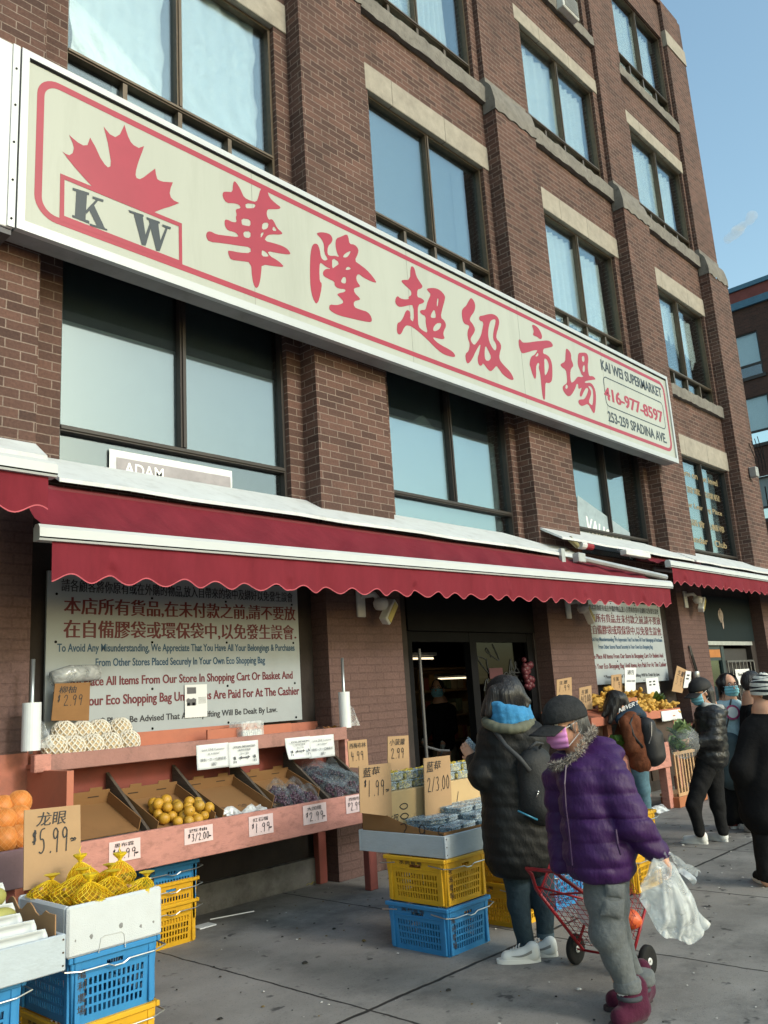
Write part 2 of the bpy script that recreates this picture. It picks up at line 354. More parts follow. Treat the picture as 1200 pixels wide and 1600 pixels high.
# ------------------------------------------------------------ smooth bodies: blended round cones and ellipsoids -> one continuous surface
def blob(prims, res=.012, k=.03, disp=None):
    """prims: ('c',a,b,ra,rb[,k]) round cone, ('e',centre,(rx,ry,rz),R or None[,k]) ellipsoid, a leading '-' cuts. Returns verts, quads"""
    lo = np.full(3, 1e9); hi = -lo
    for p in prims:
        if p[0].startswith('-'): continue
        if p[0] == 'c':
            r = max(p[3], p[4]); pts = np.array([p[1], p[2]], float); lo = np.minimum(lo, pts.min(0)-r); hi = np.maximum(hi, pts.max(0)+r)
        else:
            r = max(p[2]); c = np.array(p[1], float); lo = np.minimum(lo, c-r); hi = np.maximum(hi, c+r)
    lo -= .05; hi += .05
    n = np.ceil((hi-lo)/res).astype(int)+1
    D = np.full(n, .3)
    ax = [lo[i]+res*np.arange(n[i]) for i in range(3)]
    for p in prims:
        kk = p[-1] if ((p[0][-1] == 'c' and len(p) > 5) or (p[0][-1] == 'e' and len(p) > 4)) else k
        if p[0][-1] == 'c':
            a = np.array(p[1], float); b = np.array(p[2], float); m = max(p[3], p[4])+kk+.06
            l = np.minimum(a, b)-m; h = np.maximum(a, b)+m
        else:
            c = np.array(p[1], float); m = max(p[2])+kk+.06; l = c-m; h = c+m
        i0 = np.clip(np.floor((l-lo)/res).astype(int), 0, n-1); i1 = np.clip(np.ceil((h-lo)/res).astype(int)+1, 1, n)
        sl = tuple(slice(i0[i], i1[i]) for i in range(3))
        X = ax[0][sl[0]][:,None,None]; Y = ax[1][sl[1]][None,:,None]; Z = ax[2][sl[2]][None,None,:]
        if p[0][-1] == 'c':
            d = b-a; L2 = max(d@d, 1e-9)
            t = np.clip(((X-a[0])*d[0]+(Y-a[1])*d[1]+(Z-a[2])*d[2])/L2, 0, 1)
            dist = np.sqrt((X-a[0]-t*d[0])**2+(Y-a[1]-t*d[1])**2+(Z-a[2]-t*d[2])**2) - (p[3]+(p[4]-p[3])*t)
        else:
            R = p[3]; r = p[2]; q = [X-c[0], Y-c[1], Z-c[2]]
            if R is not None:
                R = np.array(R); q = [R[0][j]*q[0]+R[1][j]*q[1]+R[2][j]*q[2] for j in range(3)]
            u = np.sqrt((q[0]/r[0])**2+(q[1]/r[1])**2+(q[2]/r[2])**2); g = np.sqrt((q[0]/r[0]**2)**2+(q[1]/r[1]**2)**2+(q[2]/r[2]**2)**2)
            dist = u*(u-1)/np.maximum(g, 1e-6)
        A = D[sl]
        if p[0].startswith('-'):
            dist = -dist; hh = np.clip(.5-.5*(A-dist)/kk, 0, 1); D[sl] = A*(1-hh)+dist*hh+kk*hh*(1-hh)
        else:
            hh = np.clip(.5+.5*(A-dist)/kk, 0, 1); D[sl] = A*(1-hh)+dist*hh-kk*hh*(1-hh)
    if disp is not None:
        D = D - disp(ax[0][:,None,None], ax[1][None,:,None], ax[2][None,None,:])
    D[0,:,:] = D[-1,:,:] = D[:,0,:] = D[:,-1,:] = D[:,:,0] = D[:,:,-1] = .3
    ins = D < 0
    c8 = [ins[i:n[0]-1+i, j:n[1]-1+j, l:n[2]-1+l] for i in (0,1) for j in (0,1) for l in (0,1)]
    s = sum(x.astype(np.int8) for x in c8); cell = (s > 0) & (s < 8)
    ids = np.full(cell.shape, -1); idx = np.argwhere(cell); ids[cell] = np.arange(len(idx))
    acc = np.zeros((len(idx), 3)); cnt = np.zeros(len(idx))
    corners = [(i,j,l) for i in (0,1) for j in (0,1) for l in (0,1)]
    for ca in corners:
        for axis in range(3):
            if ca[axis]: continue
            cb = list(ca); cb[axis] = 1
            da = D[idx[:,0]+ca[0], idx[:,1]+ca[1], idx[:,2]+ca[2]]; db = D[idx[:,0]+cb[0], idx[:,1]+cb[1], idx[:,2]+cb[2]]
            m = (da < 0) != (db < 0); t = np.where(m, da/np.where(m, da-db, 1), 0)
            pt = np.tile(np.array(ca, float), (len(idx),1)); pt[:,axis] += t
            acc[m] += pt[m]; cnt[m] += 1
    V = lo + (idx + acc/np.maximum(cnt,1)[:,None])*res
    Fs = []
    for axis in range(3):
        o1, o2 = [(1,2),(2,0),(0,1)][axis]
        sl0 = [slice(None)]*3; sl1 = [slice(None)]*3; sl0[axis] = slice(0,-1); sl1[axis] = slice(1,None)
        A = ins[tuple(sl0)]; B = ins[tuple(sl1)]; e = np.argwhere(A != B)
        ok = (e[:,o1] > 0) & (e[:,o2] > 0) & (e[:,o1] < cell.shape[o1]) & (e[:,o2] < cell.shape[o2]); e = e[ok]
        if not len(e): continue
        fl = A[e[:,0], e[:,1], e[:,2]]
        def g(d1, d2):
            q = e.copy(); q[:,o1] -= d1; q[:,o2] -= d2; return ids[q[:,0], q[:,1], q[:,2]]
        Q = np.stack([g(1,1), g(0,1), g(0,0), g(1,0)], 1)
        Q[~fl] = Q[~fl][:, ::-1]; Fs.append(Q)
    return V, np.concatenate(Fs)
def blob_obj(name, prims, mat, parent=None, res=.012, k=.03, disp=None):
    V, Q = blob(prims, res, k, disp)
    mb = MB(); mb.v = [tuple(p) for p in V.tolist()]; mb.f = [tuple(q) for q in Q.tolist()]; mb.mi = [0]*len(mb.f)
    return mb.build(name, mat, parent, smooth=True)
def RZ(a): return Matrix.Rotation(a, 3, 'Z')
def RX(a): return Matrix.Rotation(a, 3, 'X')
def RY(a): return Matrix.Rotation(a, 3, 'Y')
# ============================================================ SETTING: pavement, road
FY, UY, WY, GY = 5.65, 5.78, 5.86, 5.97         # pier face, upper pier face, wall face, glass
def ground_mat():
    m = bpy.data.materials.new('concrete_paving'); m.use_nodes = True; nt = m.node_tree; L = nt.links.new
    b = nt.nodes['Principled BSDF']; b.inputs['Specular IOR Level'].default_value = .3
    tc = N(nt, 'ShaderNodeTexCoord'); P = tc.outputs['Object']
    def noise(sc, det=6, ro=.65, vec=P):
        n = N(nt, 'ShaderNodeTexNoise'); n.inputs['Scale'].default_value = sc; n.inputs['Detail'].default_value = det; n.inputs['Roughness'].default_value = ro; L(vec, n.inputs['Vector']); return n.outputs[0]
    def rng(src, a, bb, c, d):
        r = N(nt, 'ShaderNodeMapRange'); r.inputs[1].default_value = a; r.inputs[2].default_value = bb; r.inputs[3].default_value = c; r.inputs[4].default_value = d; L(src, r.inputs[0]); return r.outputs[0]
    def mixc(f, a, c2):
        x = N(nt, 'ShaderNodeMix', data_type='RGBA'); L(f, x.inputs[0])
        if isinstance(a, tuple): x.inputs[6].default_value = a
        else: L(a, x.inputs[6])
        x.inputs[7].default_value = c2; return x.outputs[2]
    base = mixc(rng(noise(1.3), .35, .65, 0, 1), (.185,.175,.163,1), (.275,.26,.242,1))
    base = mixc(rng(noise(95, 3, .6), .60, .70, 0, .55), base, (.32,.31,.30,1))        # light grit
    base = mixc(rng(noise(70, 4, .7), .58, .68, 0, .65), base, (.05,.05,.05,1))        # dark grit
    base = mixc(rng(noise(.8, 9, .74), .49, .66, 0, .72), base, (.060,.058,.056,1))   # trodden-in dirt
    base = mixc(rng(noise(6.5, 3, .6), .64, .70, 0, .8), base, (.03,.03,.032,1))     # gum and drips
    sx = N(nt, 'ShaderNodeSeparateXYZ'); 
    wob = N(nt, 'ShaderNodeTexNoise'); wob.inputs['Scale'].default_value = 7; wob.inputs['Detail'].default_value = 4; L(P, wob.inputs['Vector'])
    va = N(nt, 'ShaderNodeVectorMath', operation='SCALE'); L(wob.outputs[1], va.inputs[0]); va.inputs['Scale'].default_value = .03
    vb = N(nt, 'ShaderNodeVectorMath', operation='ADD'); L(P, vb.inputs[0]); L(va.outputs[0], vb.inputs[1]); L(vb.outputs[0], sx.inputs[0])
    def line(sock, off, pitch, wd):
        a = N(nt, 'ShaderNodeMath', operation='SUBTRACT'); L(sock, a.inputs[0]); a.inputs[1].default_value = off-pitch*50+.015
        q = N(nt, 'ShaderNodeMath', operation='PINGPONG'); L(a.outputs[0], q.inputs[0]); q.inputs[1].default_value = pitch/2
        return rng(q.outputs[0], wd*.55, wd, 1, 0)
    l1 = line(sx.outputs[1], 3.31, 3.1, .016); l2 = line(sx.outputs[0], 3.255, 1.53, .009)
    mxx = N(nt, 'ShaderNodeMath', operation='MAXIMUM'); L(l1, mxx.inputs[0]); L(l2, mxx.inputs[1])
    col = mixc(mxx.outputs[0], base, (.022,.021,.02,1))
    L(col, b.inputs['Base Color']); L(rng(noise(3), .3, .7, .62, .9), b.inputs['Roughness'])
    h = N(nt, 'ShaderNodeMath', operation='MULTIPLY_ADD'); L(mxx.outputs[0], h.inputs[0]); h.inputs[1].default_value = -1.5; L(noise(140, 4, .7), h.inputs[2])
    bp = N(nt, 'ShaderNodeBump'); bp.inputs['Strength'].default_value = .45; bp.inputs['Distance'].default_value = .006; L(h.outputs[0], bp.inputs['Height']); L(bp.outputs[0], b.inputs['Normal'])
    return m
g = MB(); g.quad((-60,-3,0), (160,-3,0), (160,60,0), (-60,60,0))
tag(g.build('pavement', ground_mat()), kind='structure')
g = MB(); _r = np.random.default_rng(21)
for k in range(520):
    x, y = _r.uniform(2.2, 9.5), _r.uniform(1.0, 5.6); s = _r.uniform(.003,.011)*(1 if k % 9 else 2.2); a = _r.uniform(0,6.28); g.mat = int(_r.integers(0,4)); q = [(x+s*_r.uniform(.5,1.2)*math.cos(a+t), y+s*_r.uniform(.5,1.2)*math.sin(a+t), .004) for t in (0,1.2,2.5,3.7,5.0)]
    g.add(q+[(p[0]*.6+x*.4,p[1]*.6+y*.4,.004+s*.4) for p in q], [(i,(i+1)%5,5+(i+1)%5,5+i) for i in range(5)]+[(5,6,7,8,9)])
tag(g.build('street_grit', [pmat('grit_dark', (.03,.028,.025), .9), pmat('grit_pale', (.45,.44,.42), .9), pmat('grit_leaf', (.14,.10,.04), .9), pmat('grit_black', (.015,.015,.015), .9)]), 'scattered grit, gum and leaf scraps on the pavement', 'litter', kind='stuff')
g = MB(); g.quad((-60,-60,-.13), (160,-60,-.13), (160,-3,-.13), (-60,-3,-.13)); g.quad((-60,-3,-.13), (160,-3,-.13), (160,-3,0), (-60,-3,0))
tag(g.build('road', pmat('asphalt', (.05,.05,.052), .9, .3, 30, .4, 200)), kind='structure')

# ============================================================ THE BRICK BUILDING
BR = brick_mat('brick', (.130,.070,.056,1), (.066,.038,.032,1), (.23,.178,.152,1), ms=.0048, stain=.5)
PBR = brick_mat('painted_brick', (.130,.078,.069,1), (.112,.067,.060,1), (.105,.062,.056,1), ms=.008, bump=.6, stain=.30)
PINK = pmat('pink_wall_paint', lin(168,104,86), .7, .12, 5, .25, 40, dirt=.5, dscale=2.2)
LIME = pmat('limestone', (.30,.275,.235), .85, .18, 6, .35, 50, dirt=.45, dirtcol=(.17,.15,.13,1), dscale=2.5)
SILL = pmat('weathered_stone', (.175,.165,.15), .9, .35, 10, .7, 30, dirt=.75, dirtcol=(.06,.055,.05,1), dscale=5)
BRZ = pmat('bronze_frame', (.11,.085,.06), .38, .2, 20, metal=.55)
BRZD = pmat('dark_frame', (.028,.022,.020), .45, .2, 20)
DARK = pmat('dark_paint', (.005,.005,.006), .75, .3, 6, spec=.12)
CONC = pmat('old_concrete', (.16,.15,.14), .95, .3, 8, .6, 60, dirt=.6, dscale=6)
GREY = pmat('painted_flashing', lin(196,200,202), .5, .08, 5, .15, 30, dirt=.30, dirtcol=(.25,.24,.23,1), dscale=6)
PX = [(-2.15,-1.15), (1.57,2.565), (5.29,6.29), (8.965,9.975), (12.675,13.62), (16.235,17.20)]
WIN = [(-.85,1.30), (2.84,5.11), (6.55,8.83), (10.23,12.53), (13.88,16.16)]
LEV = [(3.28,3.66,5.35), (6.63,6.99,8.565), (9.89,10.20,11.79), (12.955,13.47,15.08)]
TOP = 16.0
bld = empty('brick_building', (7.5, WY, 0), 'four storey red brick building with projecting brick piers and pale stone lintels above the shop', 'building')
def wall_sheet(mb, x0, x1, z0, z1, holes, y, depth):
    xs = sorted({x0, x1, *[h[0] for h in holes], *[h[1] for h in holes]}); zs = sorted({z0, z1, *[h[2] for h in holes], *[h[3] for h in holes]})
    for i in range(len(xs)-1):
        for j in range(len(zs)-1):
            cx, cz = (xs[i]+xs[i+1])/2, (zs[j]+zs[j+1])/2
            if any(h[0] < cx < h[1] and h[2] < cz < h[3] for h in holes): continue
            mb.quad((xs[i],y,zs[j]), (xs[i+1],y,zs[j]), (xs[i+1],y,zs[j+1]), (xs[i],y,zs[j+1]))
    for a, b, c, d in holes:
        Y = y+depth
        mb.quad((a,y,c), (a,y,d), (a,Y,d), (a,Y,c)); mb.quad((b,y,c), (b,Y,c), (b,Y,d), (b,y,d))
        mb.quad((a,y,d), (b,y,d), (b,Y,d), (a,Y,d)); mb.quad((a,y,c), (a,Y,c), (b,Y,c), (b,y,c))
holes = [(a, b, l[0], l[2]) for a, b in WIN for l in LEV]
mb = MB(); wall_sheet(mb, -6, 17.2, 3.0, TOP, holes, WY, .25)
mb.quad((17.195,WY,0), (17.195,22,0), (17.195,22,TOP), (17.195,WY,TOP)); mb.quad((-6,WY,TOP), (17.2,WY,TOP), (17.2,22,TOP), (-6,22,TOP))
mb.quad((-6,22,0), (17.2,22,0), (17.2,22,TOP), (-6,22,TOP)); mb.quad((-6,WY,0), (-6,22,0), (-6,22,TOP), (-6,WY,TOP))
mb.box(-6, 17.15, 5.80, 6.2, 15.98, 16.10)
wall = mb.build('wall', BR, bld, uv=True)
# ground floor wall behind the stalls, with the doorway of the shop and of the next shop left open
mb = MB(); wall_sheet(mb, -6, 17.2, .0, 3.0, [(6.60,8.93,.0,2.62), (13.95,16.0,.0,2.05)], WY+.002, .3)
mb.build('shopfront_wall', pmat('shaded_wall_paint', (.028,.021,.019), .85, .3, 5, .3, 40), bld, uv=True)  # shade under awning and stand is put into this dark wall colour
mb = MB(); mb.box(2.57, 5.28, 5.83, 5.858, .84, 1.34); mb.build('wall_paint', PINK, bld)  # pink ends at table height; shade below is painted as dark wall
mb = MB(); mb.box(2.57, 5.285, 5.80, 5.859, 0, .21); mb.box(-1.1, 1.565, 5.80, 5.859, 0, .21); mb.build('foundation', CONC, bld)
# dark floors inside so that the rooms are rooms
mb = MB()
for z in (2.95, 6.1, 9.3, 12.5): mb.box(-5.9, 17.1, 6.25, 21.9, z, z+.12)
for x in (2.0, 5.8, 9.5, 13.2): mb.box(x, x+.08, 6.3, 21.8, 3.1, 15.9)
mb.build('inner_floor', pmat('room_grey', (.22,.22,.22), .9), bld)
for i, (a, b) in enumerate(PX):
    mb = MB(); mb.box(a, b, FY, WY+.01, 3.0 if i else 3.0, 9.45)
    mb.box(a, b, UY, WY+.01, 9.98, 14.89); mb.box(a, b, UY, WY+.01, 15.27, 15.99)
    p = mb.build('pier', BR, bld, uv=True)
    m2 = MB()                                                   # weathered stone cap with a sloping, rounded top
    def capf(u, v, a=a, b=b):
        t = v; y = FY-.015 + (WY-FY)*t; z = 9.88 - .06*math.cos(t*math.pi) + .09*t - .22*max(0,1-t*3)**2
        return (a-.012+(b-a+.024)*u, y, z + .018*math.sin(u*9+i*2)+.012*math.sin(u*23+i))
    m2.grid(capf, 14, 8)
    n0 = 15
    for k in range(14):                                          # front and underside
        v0 = m2.v[k]; v1 = m2.v[k+1]; m2.quad((v0[0],v0[1],9.449+.02*math.sin(k*1.7+i)), (v1[0],v1[1],9.449+.02*math.sin((k+1)*1.7+i)), v1, v0)
    for xx, kk, fl in ((a-.012, 0, 0), (b+.012, 14, 1)):
        for j in range(8):
            p0 = m2.v[j*15+kk]; p1 = m2.v[(j+1)*15+kk]; q = [(xx,p0[1],9.449), (xx,p1[1],9.449), p1, p0]; m2.quad(*(q if not fl else q[::-1]))
    m2.box(a-.008, b+.008, UY-.012, WY, 9.90, 10.03)
    m2.build('pier_cap', SILL, p)
    m3 = MB(); m3.box(a-.01, b+.01, UY-.02, WY, 14.892, 15.268); m3.build('stone_band', LIME, p)
# ground-floor piers, painted
for i, (a, b) in enumerate(PX):
    mb = MB(); mb.box(a, b, FY+.002, WY+.01, 0, 2.999); mb.build('painted_pier', PBR, bld, uv=True)
mb = MB(); mb.box(1.55, 2.569, FY-.004, FY+.001, 0, 1.30); mb.build('pier_paint', PINK, bld)
# lintels and sills
for i, (a, b) in enumerate(WIN):
    L0, R0 = PX[i][1]+.002, PX[i+1][0]-.002
    for j, (z0, zh, z1) in enumerate(LEV):
        if j < 3:
            mb = MB(); zt = z1 + (.37 if j == 0 else .36 if j == 1 else .275); n = 3
            cuts = [L0, L0+(R0-L0)*random.uniform(.25,.32), L0+(R0-L0)*random.uniform(.62,.72), R0]
            for q in range(3): mb.rbox(((cuts[q]+cuts[q+1])/2, WY+.03, (z1+zt)/2-.002), ((cuts[q+1]-cuts[q])/2-.002, .045, (zt-z1)/2), .006)
            mb.build('lintel', LIME, bld)
        if j > 0:
            mb = MB(); zs = {1: 6.41, 2: 9.63, 3: 12.75}[j]
            nseg = 24; pr = [(WY-.075, zs), (WY-.085, z0-.02), (WY+.2, z0+.012)]
            def sf(u, v):
                k = min(int(v*3+1e-6), 2); y, z = pr[k]
                return (L0+(R0-L0)*u, y+RNG.uniform(-.008,.008)*(k<2), z+(RNG.uniform(-.02,.012) if k < 2 else 0))
            mb.grid(lambda u, v: sf(u, v*2/3+1e-9), nseg, 2)
            mb.box(L0, R0, WY-.072, WY+.2, zs, zs+.001)
            mb.build('sill', SILL, bld)
        else:
            pass
# windows
GLS = [glass_mat('glass', .10, (.90,.94,.95,1), (.78,.86,.88,1), .02, .006), glass_mat('glass_reflecting', .14, (.72,.77,.79,1), (.76,.82,.85,1), .03, .006), glass_mat('glass_mid', .22, (.78,.84,.86,1), (.74,.83,.86,1), .02, .006)]
def cloth(name, col, var=.06, bump=.0): return pmat(name, col, .8, var, 6, bump, 30)
CURT = cloth('white_curtain', (.78,.81,.82)); BLIND = cloth('blue_blind', (.42,.49,.52)); PAPER = cloth('paper_poster', (.70,.71,.69))
FOIL = pmat('plastic_sheet', (.74,.78,.79), .38, .10, 7, .8, 22, spec=.6, bdist=.02)
def curtain(mb, x0, x1, z0, z1, y, folds=9, amp=.03, ragged=0.0, tilt=0.0):
    ph = random.uniform(0, 6)
    mb.grid(lambda u, v: (x0+(x1-x0)*u + tilt*(1-v), y+amp*math.sin(u*folds*2*math.pi+ph+math.sin(v*3+u*5)*.7)+amp*.12*math.sin(u*31+v*4), z0+(z1-z0)*v + (ragged*(math.sin(u*17+ph)+math.sin(u*41))*(1-v) if ragged else 0)), 60, 8)
for i, (a, b) in enumerate(WIN):
    for j, (z0, zh, z1) in enumerate(LEV):
        fm = BRZD if j == 0 else BRZ
        y0, y1 = WY+.055, WY+.135; c = (a+b)/2; mb = MB(); t = .032
        mb.box(a+.001, a+t, y0, y1, z0+.001, z1-.001); mb.box(b-t, b-.001, y0, y1, z0+.001, z1-.001)
        mb.box(a+t, b-t, y0+.002, y1, z1-t, z1-.001); mb.box(a+t, b-t, y0+.002, y1, z0+.001, z0+t)
        mb.box(a+t, b-t, y0-.004, y1+.003, zh-.026, zh+.022)
        mb.box(a+t, b-t, y0-.018, y0-.005, zh-.012, zh+.012)
        mb.box(c-.03, c+.03, y0+.004, y1, zh+.03, z1-t)
        mb.box(c-.012, c+.012, y0-.012, y0+.003, zh+.03, z1-t)
        if j > 0:
            for q in (.25, .5, .75): mb.box(a+(b-a)*q-.022, a+(b-a)*q+.022, y0+.004, y1-.002, z0+t, zh-.035)
        f = mb.build('window', fm, bld)
        mb = MB(); mb.box(a+.02, b-.02, GY, GY+.008, z0+.02, z1-.02)
        mb.build('pane', GLS[1] if (j == 0 and i < 2) else GLS[2] if j == 0 else GLS[2] if (j == 1 and i == 2) else GLS[0], f)
        mb = MB()
        if i == 1 and j == 1:
            for (x0, x1) in ((a+.10, c-.12), (c+.05, b-.14)):
                mb.grid(lambda u, v, x0=x0, x1=x1: (x0+(x1-x0)*u+.02*math.sin(v*14+u*3), GY+.05+.016*math.sin(u*21+v*9+2*math.sin(v*6))+.010*math.sin(v*30+u*13), zh+.02+(z1-zh)*v), 70, 70)
            o = mb.build('plastic_lining', FOIL, f, smooth=True)
            mb = MB(); mb.box(a+.5, c-.1, GY+.06, GY+.07, z0, zh-.03); mb.box(c+.5, b-.05, GY+.06, GY+.07, z0, zh-.03); mb.build('insect_screen', cloth('screen_grey', (.25,.29,.31)), f)
        elif j == 1 and i == 2:
            mb.box(a+.02, b-.22, GY+.10, GY+.11, zh+.02, z1-.03); mb.box(b-.5, b-.3, GY+.08, GY+.09, zh, z1-.2); mb.build('blind', BLIND, f)
        elif j == 0:
            if i == 4:
                mb.box(a+.05, b-.35, GY+.05, GY+.055, z0+.05, z1-.1); mb.build('poster', cloth('pale_poster', (.58,.62,.63)), f)
            elif i == 3:
                mb.box(a+.05, b-.35, GY+.08, GY+.085, z0, z0+1.32); mb.build('blind', cloth('grey_blind2', (.40,.44,.46)), f); mb = MB(); mb.box(a+.02, b-.02, GY+.10, GY+.105, z0+1.33, z1-.02); mb.build('reflection_band', cloth('reflection_band', (.115,.130,.136)), f)  # dark strip above the blind paints the sign's reflection in the glass
            elif i == 2:
                mb.add([(a+.05,GY+.03,z0+.42),(c-.1,GY+.03,z0+.45),(c-.1,GY+.03,z0+1.2),(a+.75,GY+.03,z0+1.42),(a+.05,GY+.03,z0+1.0)], [(0,1,2,3,4)])
                mb.add([(c+.1,GY+.035,z0+.42),(b-.3,GY+.035,z0+.42),(b-.3,GY+.035,z0+.9),(c+.45,GY+.035,z0+1.0),(c+.4,GY+.035,z0+1.3),(c+.1,GY+.035,z0+1.32)], [(0,1,2,3,4,5)])
                mb.box(a+.03, b-.05, GY+.10, GY+.105, z0+.3, 4.62); mb.box(a+.1, b-.1, GY+.05, GY+.055, z0+.05, z0+.30); mb.build('poster', PAPER, f); mb = MB(); mb.box(a+.02, b-.02, GY+.10, GY+.105, 4.625, z1-.02); mb.build('reflection_band', cloth('reflection_band', (.115,.130,.136)), f)  # pale backing stops where the painted dark reflection of the sign begins
            else:
                mb.box(a+.02, b-.02, GY+.06, GY+.065, z0+.4, 4.60); mb.build('blind', cloth('grey_blind', (.39,.43,.45)), f); mb = MB(); mb.box(a+.02, b-.02, GY+.07, GY+.075, 4.605, z1-.02); mb.build('reflection_band', cloth('reflection_band', (.115,.130,.136)), f)  # upper dark sheet is the reflected sign as colour; blind ends at its edge
        else:
            bl = b-random.uniform(.08,.34)
            curtain(mb, a+.03, c-.05+random.uniform(0,.1), (zh if j != 1 or i != 4 else zh+.75), z1-.1, GY+.12, random.uniform(4,8), .028, .10 if (j == 1 and i == 4) else 0)
            curtain(mb, c+.06, bl, (zh if j != 1 or i != 4 else zh+.6), z1-.15, GY+.13, random.uniform(4,8), .028, .10 if (j == 1 and i == 4) else 0)
            if j == 2 or i == 3: curtain(mb, a+.05, b-.3, z0+.03, zh-.04, GY+.14, 7, .012)
            mb.build('curtain', CURT, f, smooth=True)
# air conditioner in the top window of the third bay
mb = MB(); c = on_y(880, 14, WY-.05)
mb.rbox((c[0], WY-.02, c[2]), (.26,.18,.19), .015); a = mb.build('air_conditioner', pmat('ac_white', (.55,.57,.57), .5), bld)
mb = MB()
for k in range(9): mb.box(c[0]-.22, c[0]+.22, WY-.212, WY-.203, c[2]-.15+k*.035, c[2]-.135+k*.035)
mb.build('louvre', pmat('ac_grey', (.25,.26,.26), .5), a)
# red and pale poster in the first-floor window left of the pier: the word ADAM, the next word cut by the ledge
mb = MB(); a, b = on_y(164, 742, GY+.03), on_y(358, 778, GY+.03)
X0, X1, Z = on_y(166, 720, GY+.03)[0], on_y(358, 765, GY+.03)[0], on_y(170, 704, GY+.03)[2]
mb.box(X0, X1, GY-.018, GY-.016, 3.30, Z); po = tag(mb.build('election_poster', pmat('poster_white', (.60,.63,.65), .5)), 'white bordered poster with grey and red panel behind the low window glass', 'poster')
mb = MB(); mb.box(X0+.06, X1-.02, GY-.020, GY-.0185, 3.2, Z-.06); mb.build('panel', pmat('poster_grey', (.30,.28,.30), .5), po)
mb = MB(); mb.add([(X1-.6,GY-.021,3.3),(X1-.03,GY-.021,3.3),(X1-.03,GY-.021,Z-.16),(X1-.3,GY-.021,Z-.17)], [(0,1,2,3)]); mb.build('red_corner', pmat('poster_red', (.30,.05,.07), .5), po)
mb = MB(); put_text(mb, 'ADAM', (X0+.13, GY-.0225, Z-.19), (1,0,0), (0,0,1), .36, .10, .02); put_text(mb, 'VAUGHAN', (X0+.1, GY-.0225, Z-.42), (1,0,0), (0,0,1), 1.0, .17, .03)
mb.build('lettering', pmat('poster_letter', (.8,.82,.83), .5), po)
# same campaign poster in the window of the next bay, letters VAUGHAN partly hidden
mb = MB(); p = on_y(905, 790, GY-.02); mb.add([(10.4,GY-.018,3.4),(12.0,GY-.018,3.4),(12.0,GY-.018,3.75),(10.55,GY-.018,4.15)], [(0,1,2,3)])
po = tag(mb.build('election_poster', pmat('poster_teal', (.26,.33,.37), .5)), 'tilted grey poster with white capitals low in the window past the second pier', 'poster')
mb = MB(); put_text(mb, 'VAUGHAN', (10.66, GY-.021, 3.62), (.97,0,-.22), (.22,0,.97), 1.3, .26, .03); mb.build('lettering', MATS['poster_letter'], po)
mb = MB()
GL = pmat('gold_letter', (.24,.185,.10), .5, .4, 30)
for r in range(6):
    z = 5.02-r*.30
    put_text(mb, ['Learn on the level', '學習電腦課程', 'Your Learning Place', '英語會話輔導', 'Mandarin Club', '平日週末班'][r], (14.1, GY-.004, z), (1,0,0), (0,0,1), 1.75, .12, .02); mb.build('window_lettering', GL, bld); mb = MB()
# hanging wires on the last pier, with a small floodlight
mb = MB(); 
for q in range(4):
    c = on_y(1172+q*5, 700, FY-.02); mb.tube([(c[0], FY-.01, c[2]+.1+q*.05), (c[0]+.05, FY-.05, c[2]-.15-q*.03), (c[0]+.16, FY-.03, c[2]-.2+q*.08), (c[0]+.2, FY-.01, c[2]-.45)], .008, 5)
c = on_y(1196, 760, FY-.02); mb.tube([(c[0], FY-.012, c[2]), (c[0], FY-.012, 3.3)], .012, 5)
mb.build('loose_cable', DARK, bld)
c = on_y(1178, 738, FY-.08); mb = MB(); mb.rbox((c[0], FY-.08, c[2]), (.07,.07,.10), .012); mb.box(c[0]-.03, c[0]+.03, FY-.012, FY-.005, c[2]-.12, c[2]+.12)
fl = tag(mb.build('floodlight', pmat('lamp_grey', (.30,.31,.31), .5, metal=.3)), 'small grey floodlight fixed to the corner brick pier', 'lamp')
# grey metal flashing sheets over the awnings
def flash(x0, x1, dz, taper=0.0):
    mb = MB(); n = max(4, int((x1-x0)/.5)); yo, yi = 5.35, WY-.001; zi, zo = 3.385+dz, 3.095+dz
    for k in range(n):
        xa, xb = x0+(x1-x0)*k/n, x0+(x1-x0)*(k+1)/n
        ta = taper*max(0, (k/n-.86)/.14); tb = taper*max(0, ((k+1)/n-.86)/.14)
        pa = [(xa, yi-.22*(ta>0), zi-.13*(ta>0)), (xa, yo+.1*ta, zo+.02*ta+.006*math.sin(k*2.1)), (xa, yo+.1*ta, zo-.028+.006*math.sin(k*2.1)), (xa, yi, zi-.03)]
        pb = [(xb, yi-.22*(tb>0), zi-.13*(tb>0)), (xb, yo+.1*tb, zo+.02*tb+.006*math.sin(k*2.1+2.1)), (xb, yo+.1*tb, zo-.028+.006*math.sin(k*2.1+2.1)), (xb, yi, zi-.03)]
        for q in range(3): mb.quad(pa[q], pb[q], pb[q+1], pa[q+1])
        if k == 0: mb.quad(*pa)
        if k == n-1: mb.quad(*pb[::-1])
    for xx in np.arange(x0+1.2, x1, 1.9): mb.box(xx, xx+.01, yo+.01, yo+.4, zo+.012, zo+.25, R=RX(math.atan2(zi-zo, yi-yo)), c=(xx, yo, zo+.012)) if False else None
    return mb.build('flashing', GREY, bld)
flash(-4.0, 2.56, .145, 1.0); flash(2.60, 9.55, 0.0, 1.0); flash(9.0, 13.3, .20, 1.0); flash(12.9, 19.5, .20)
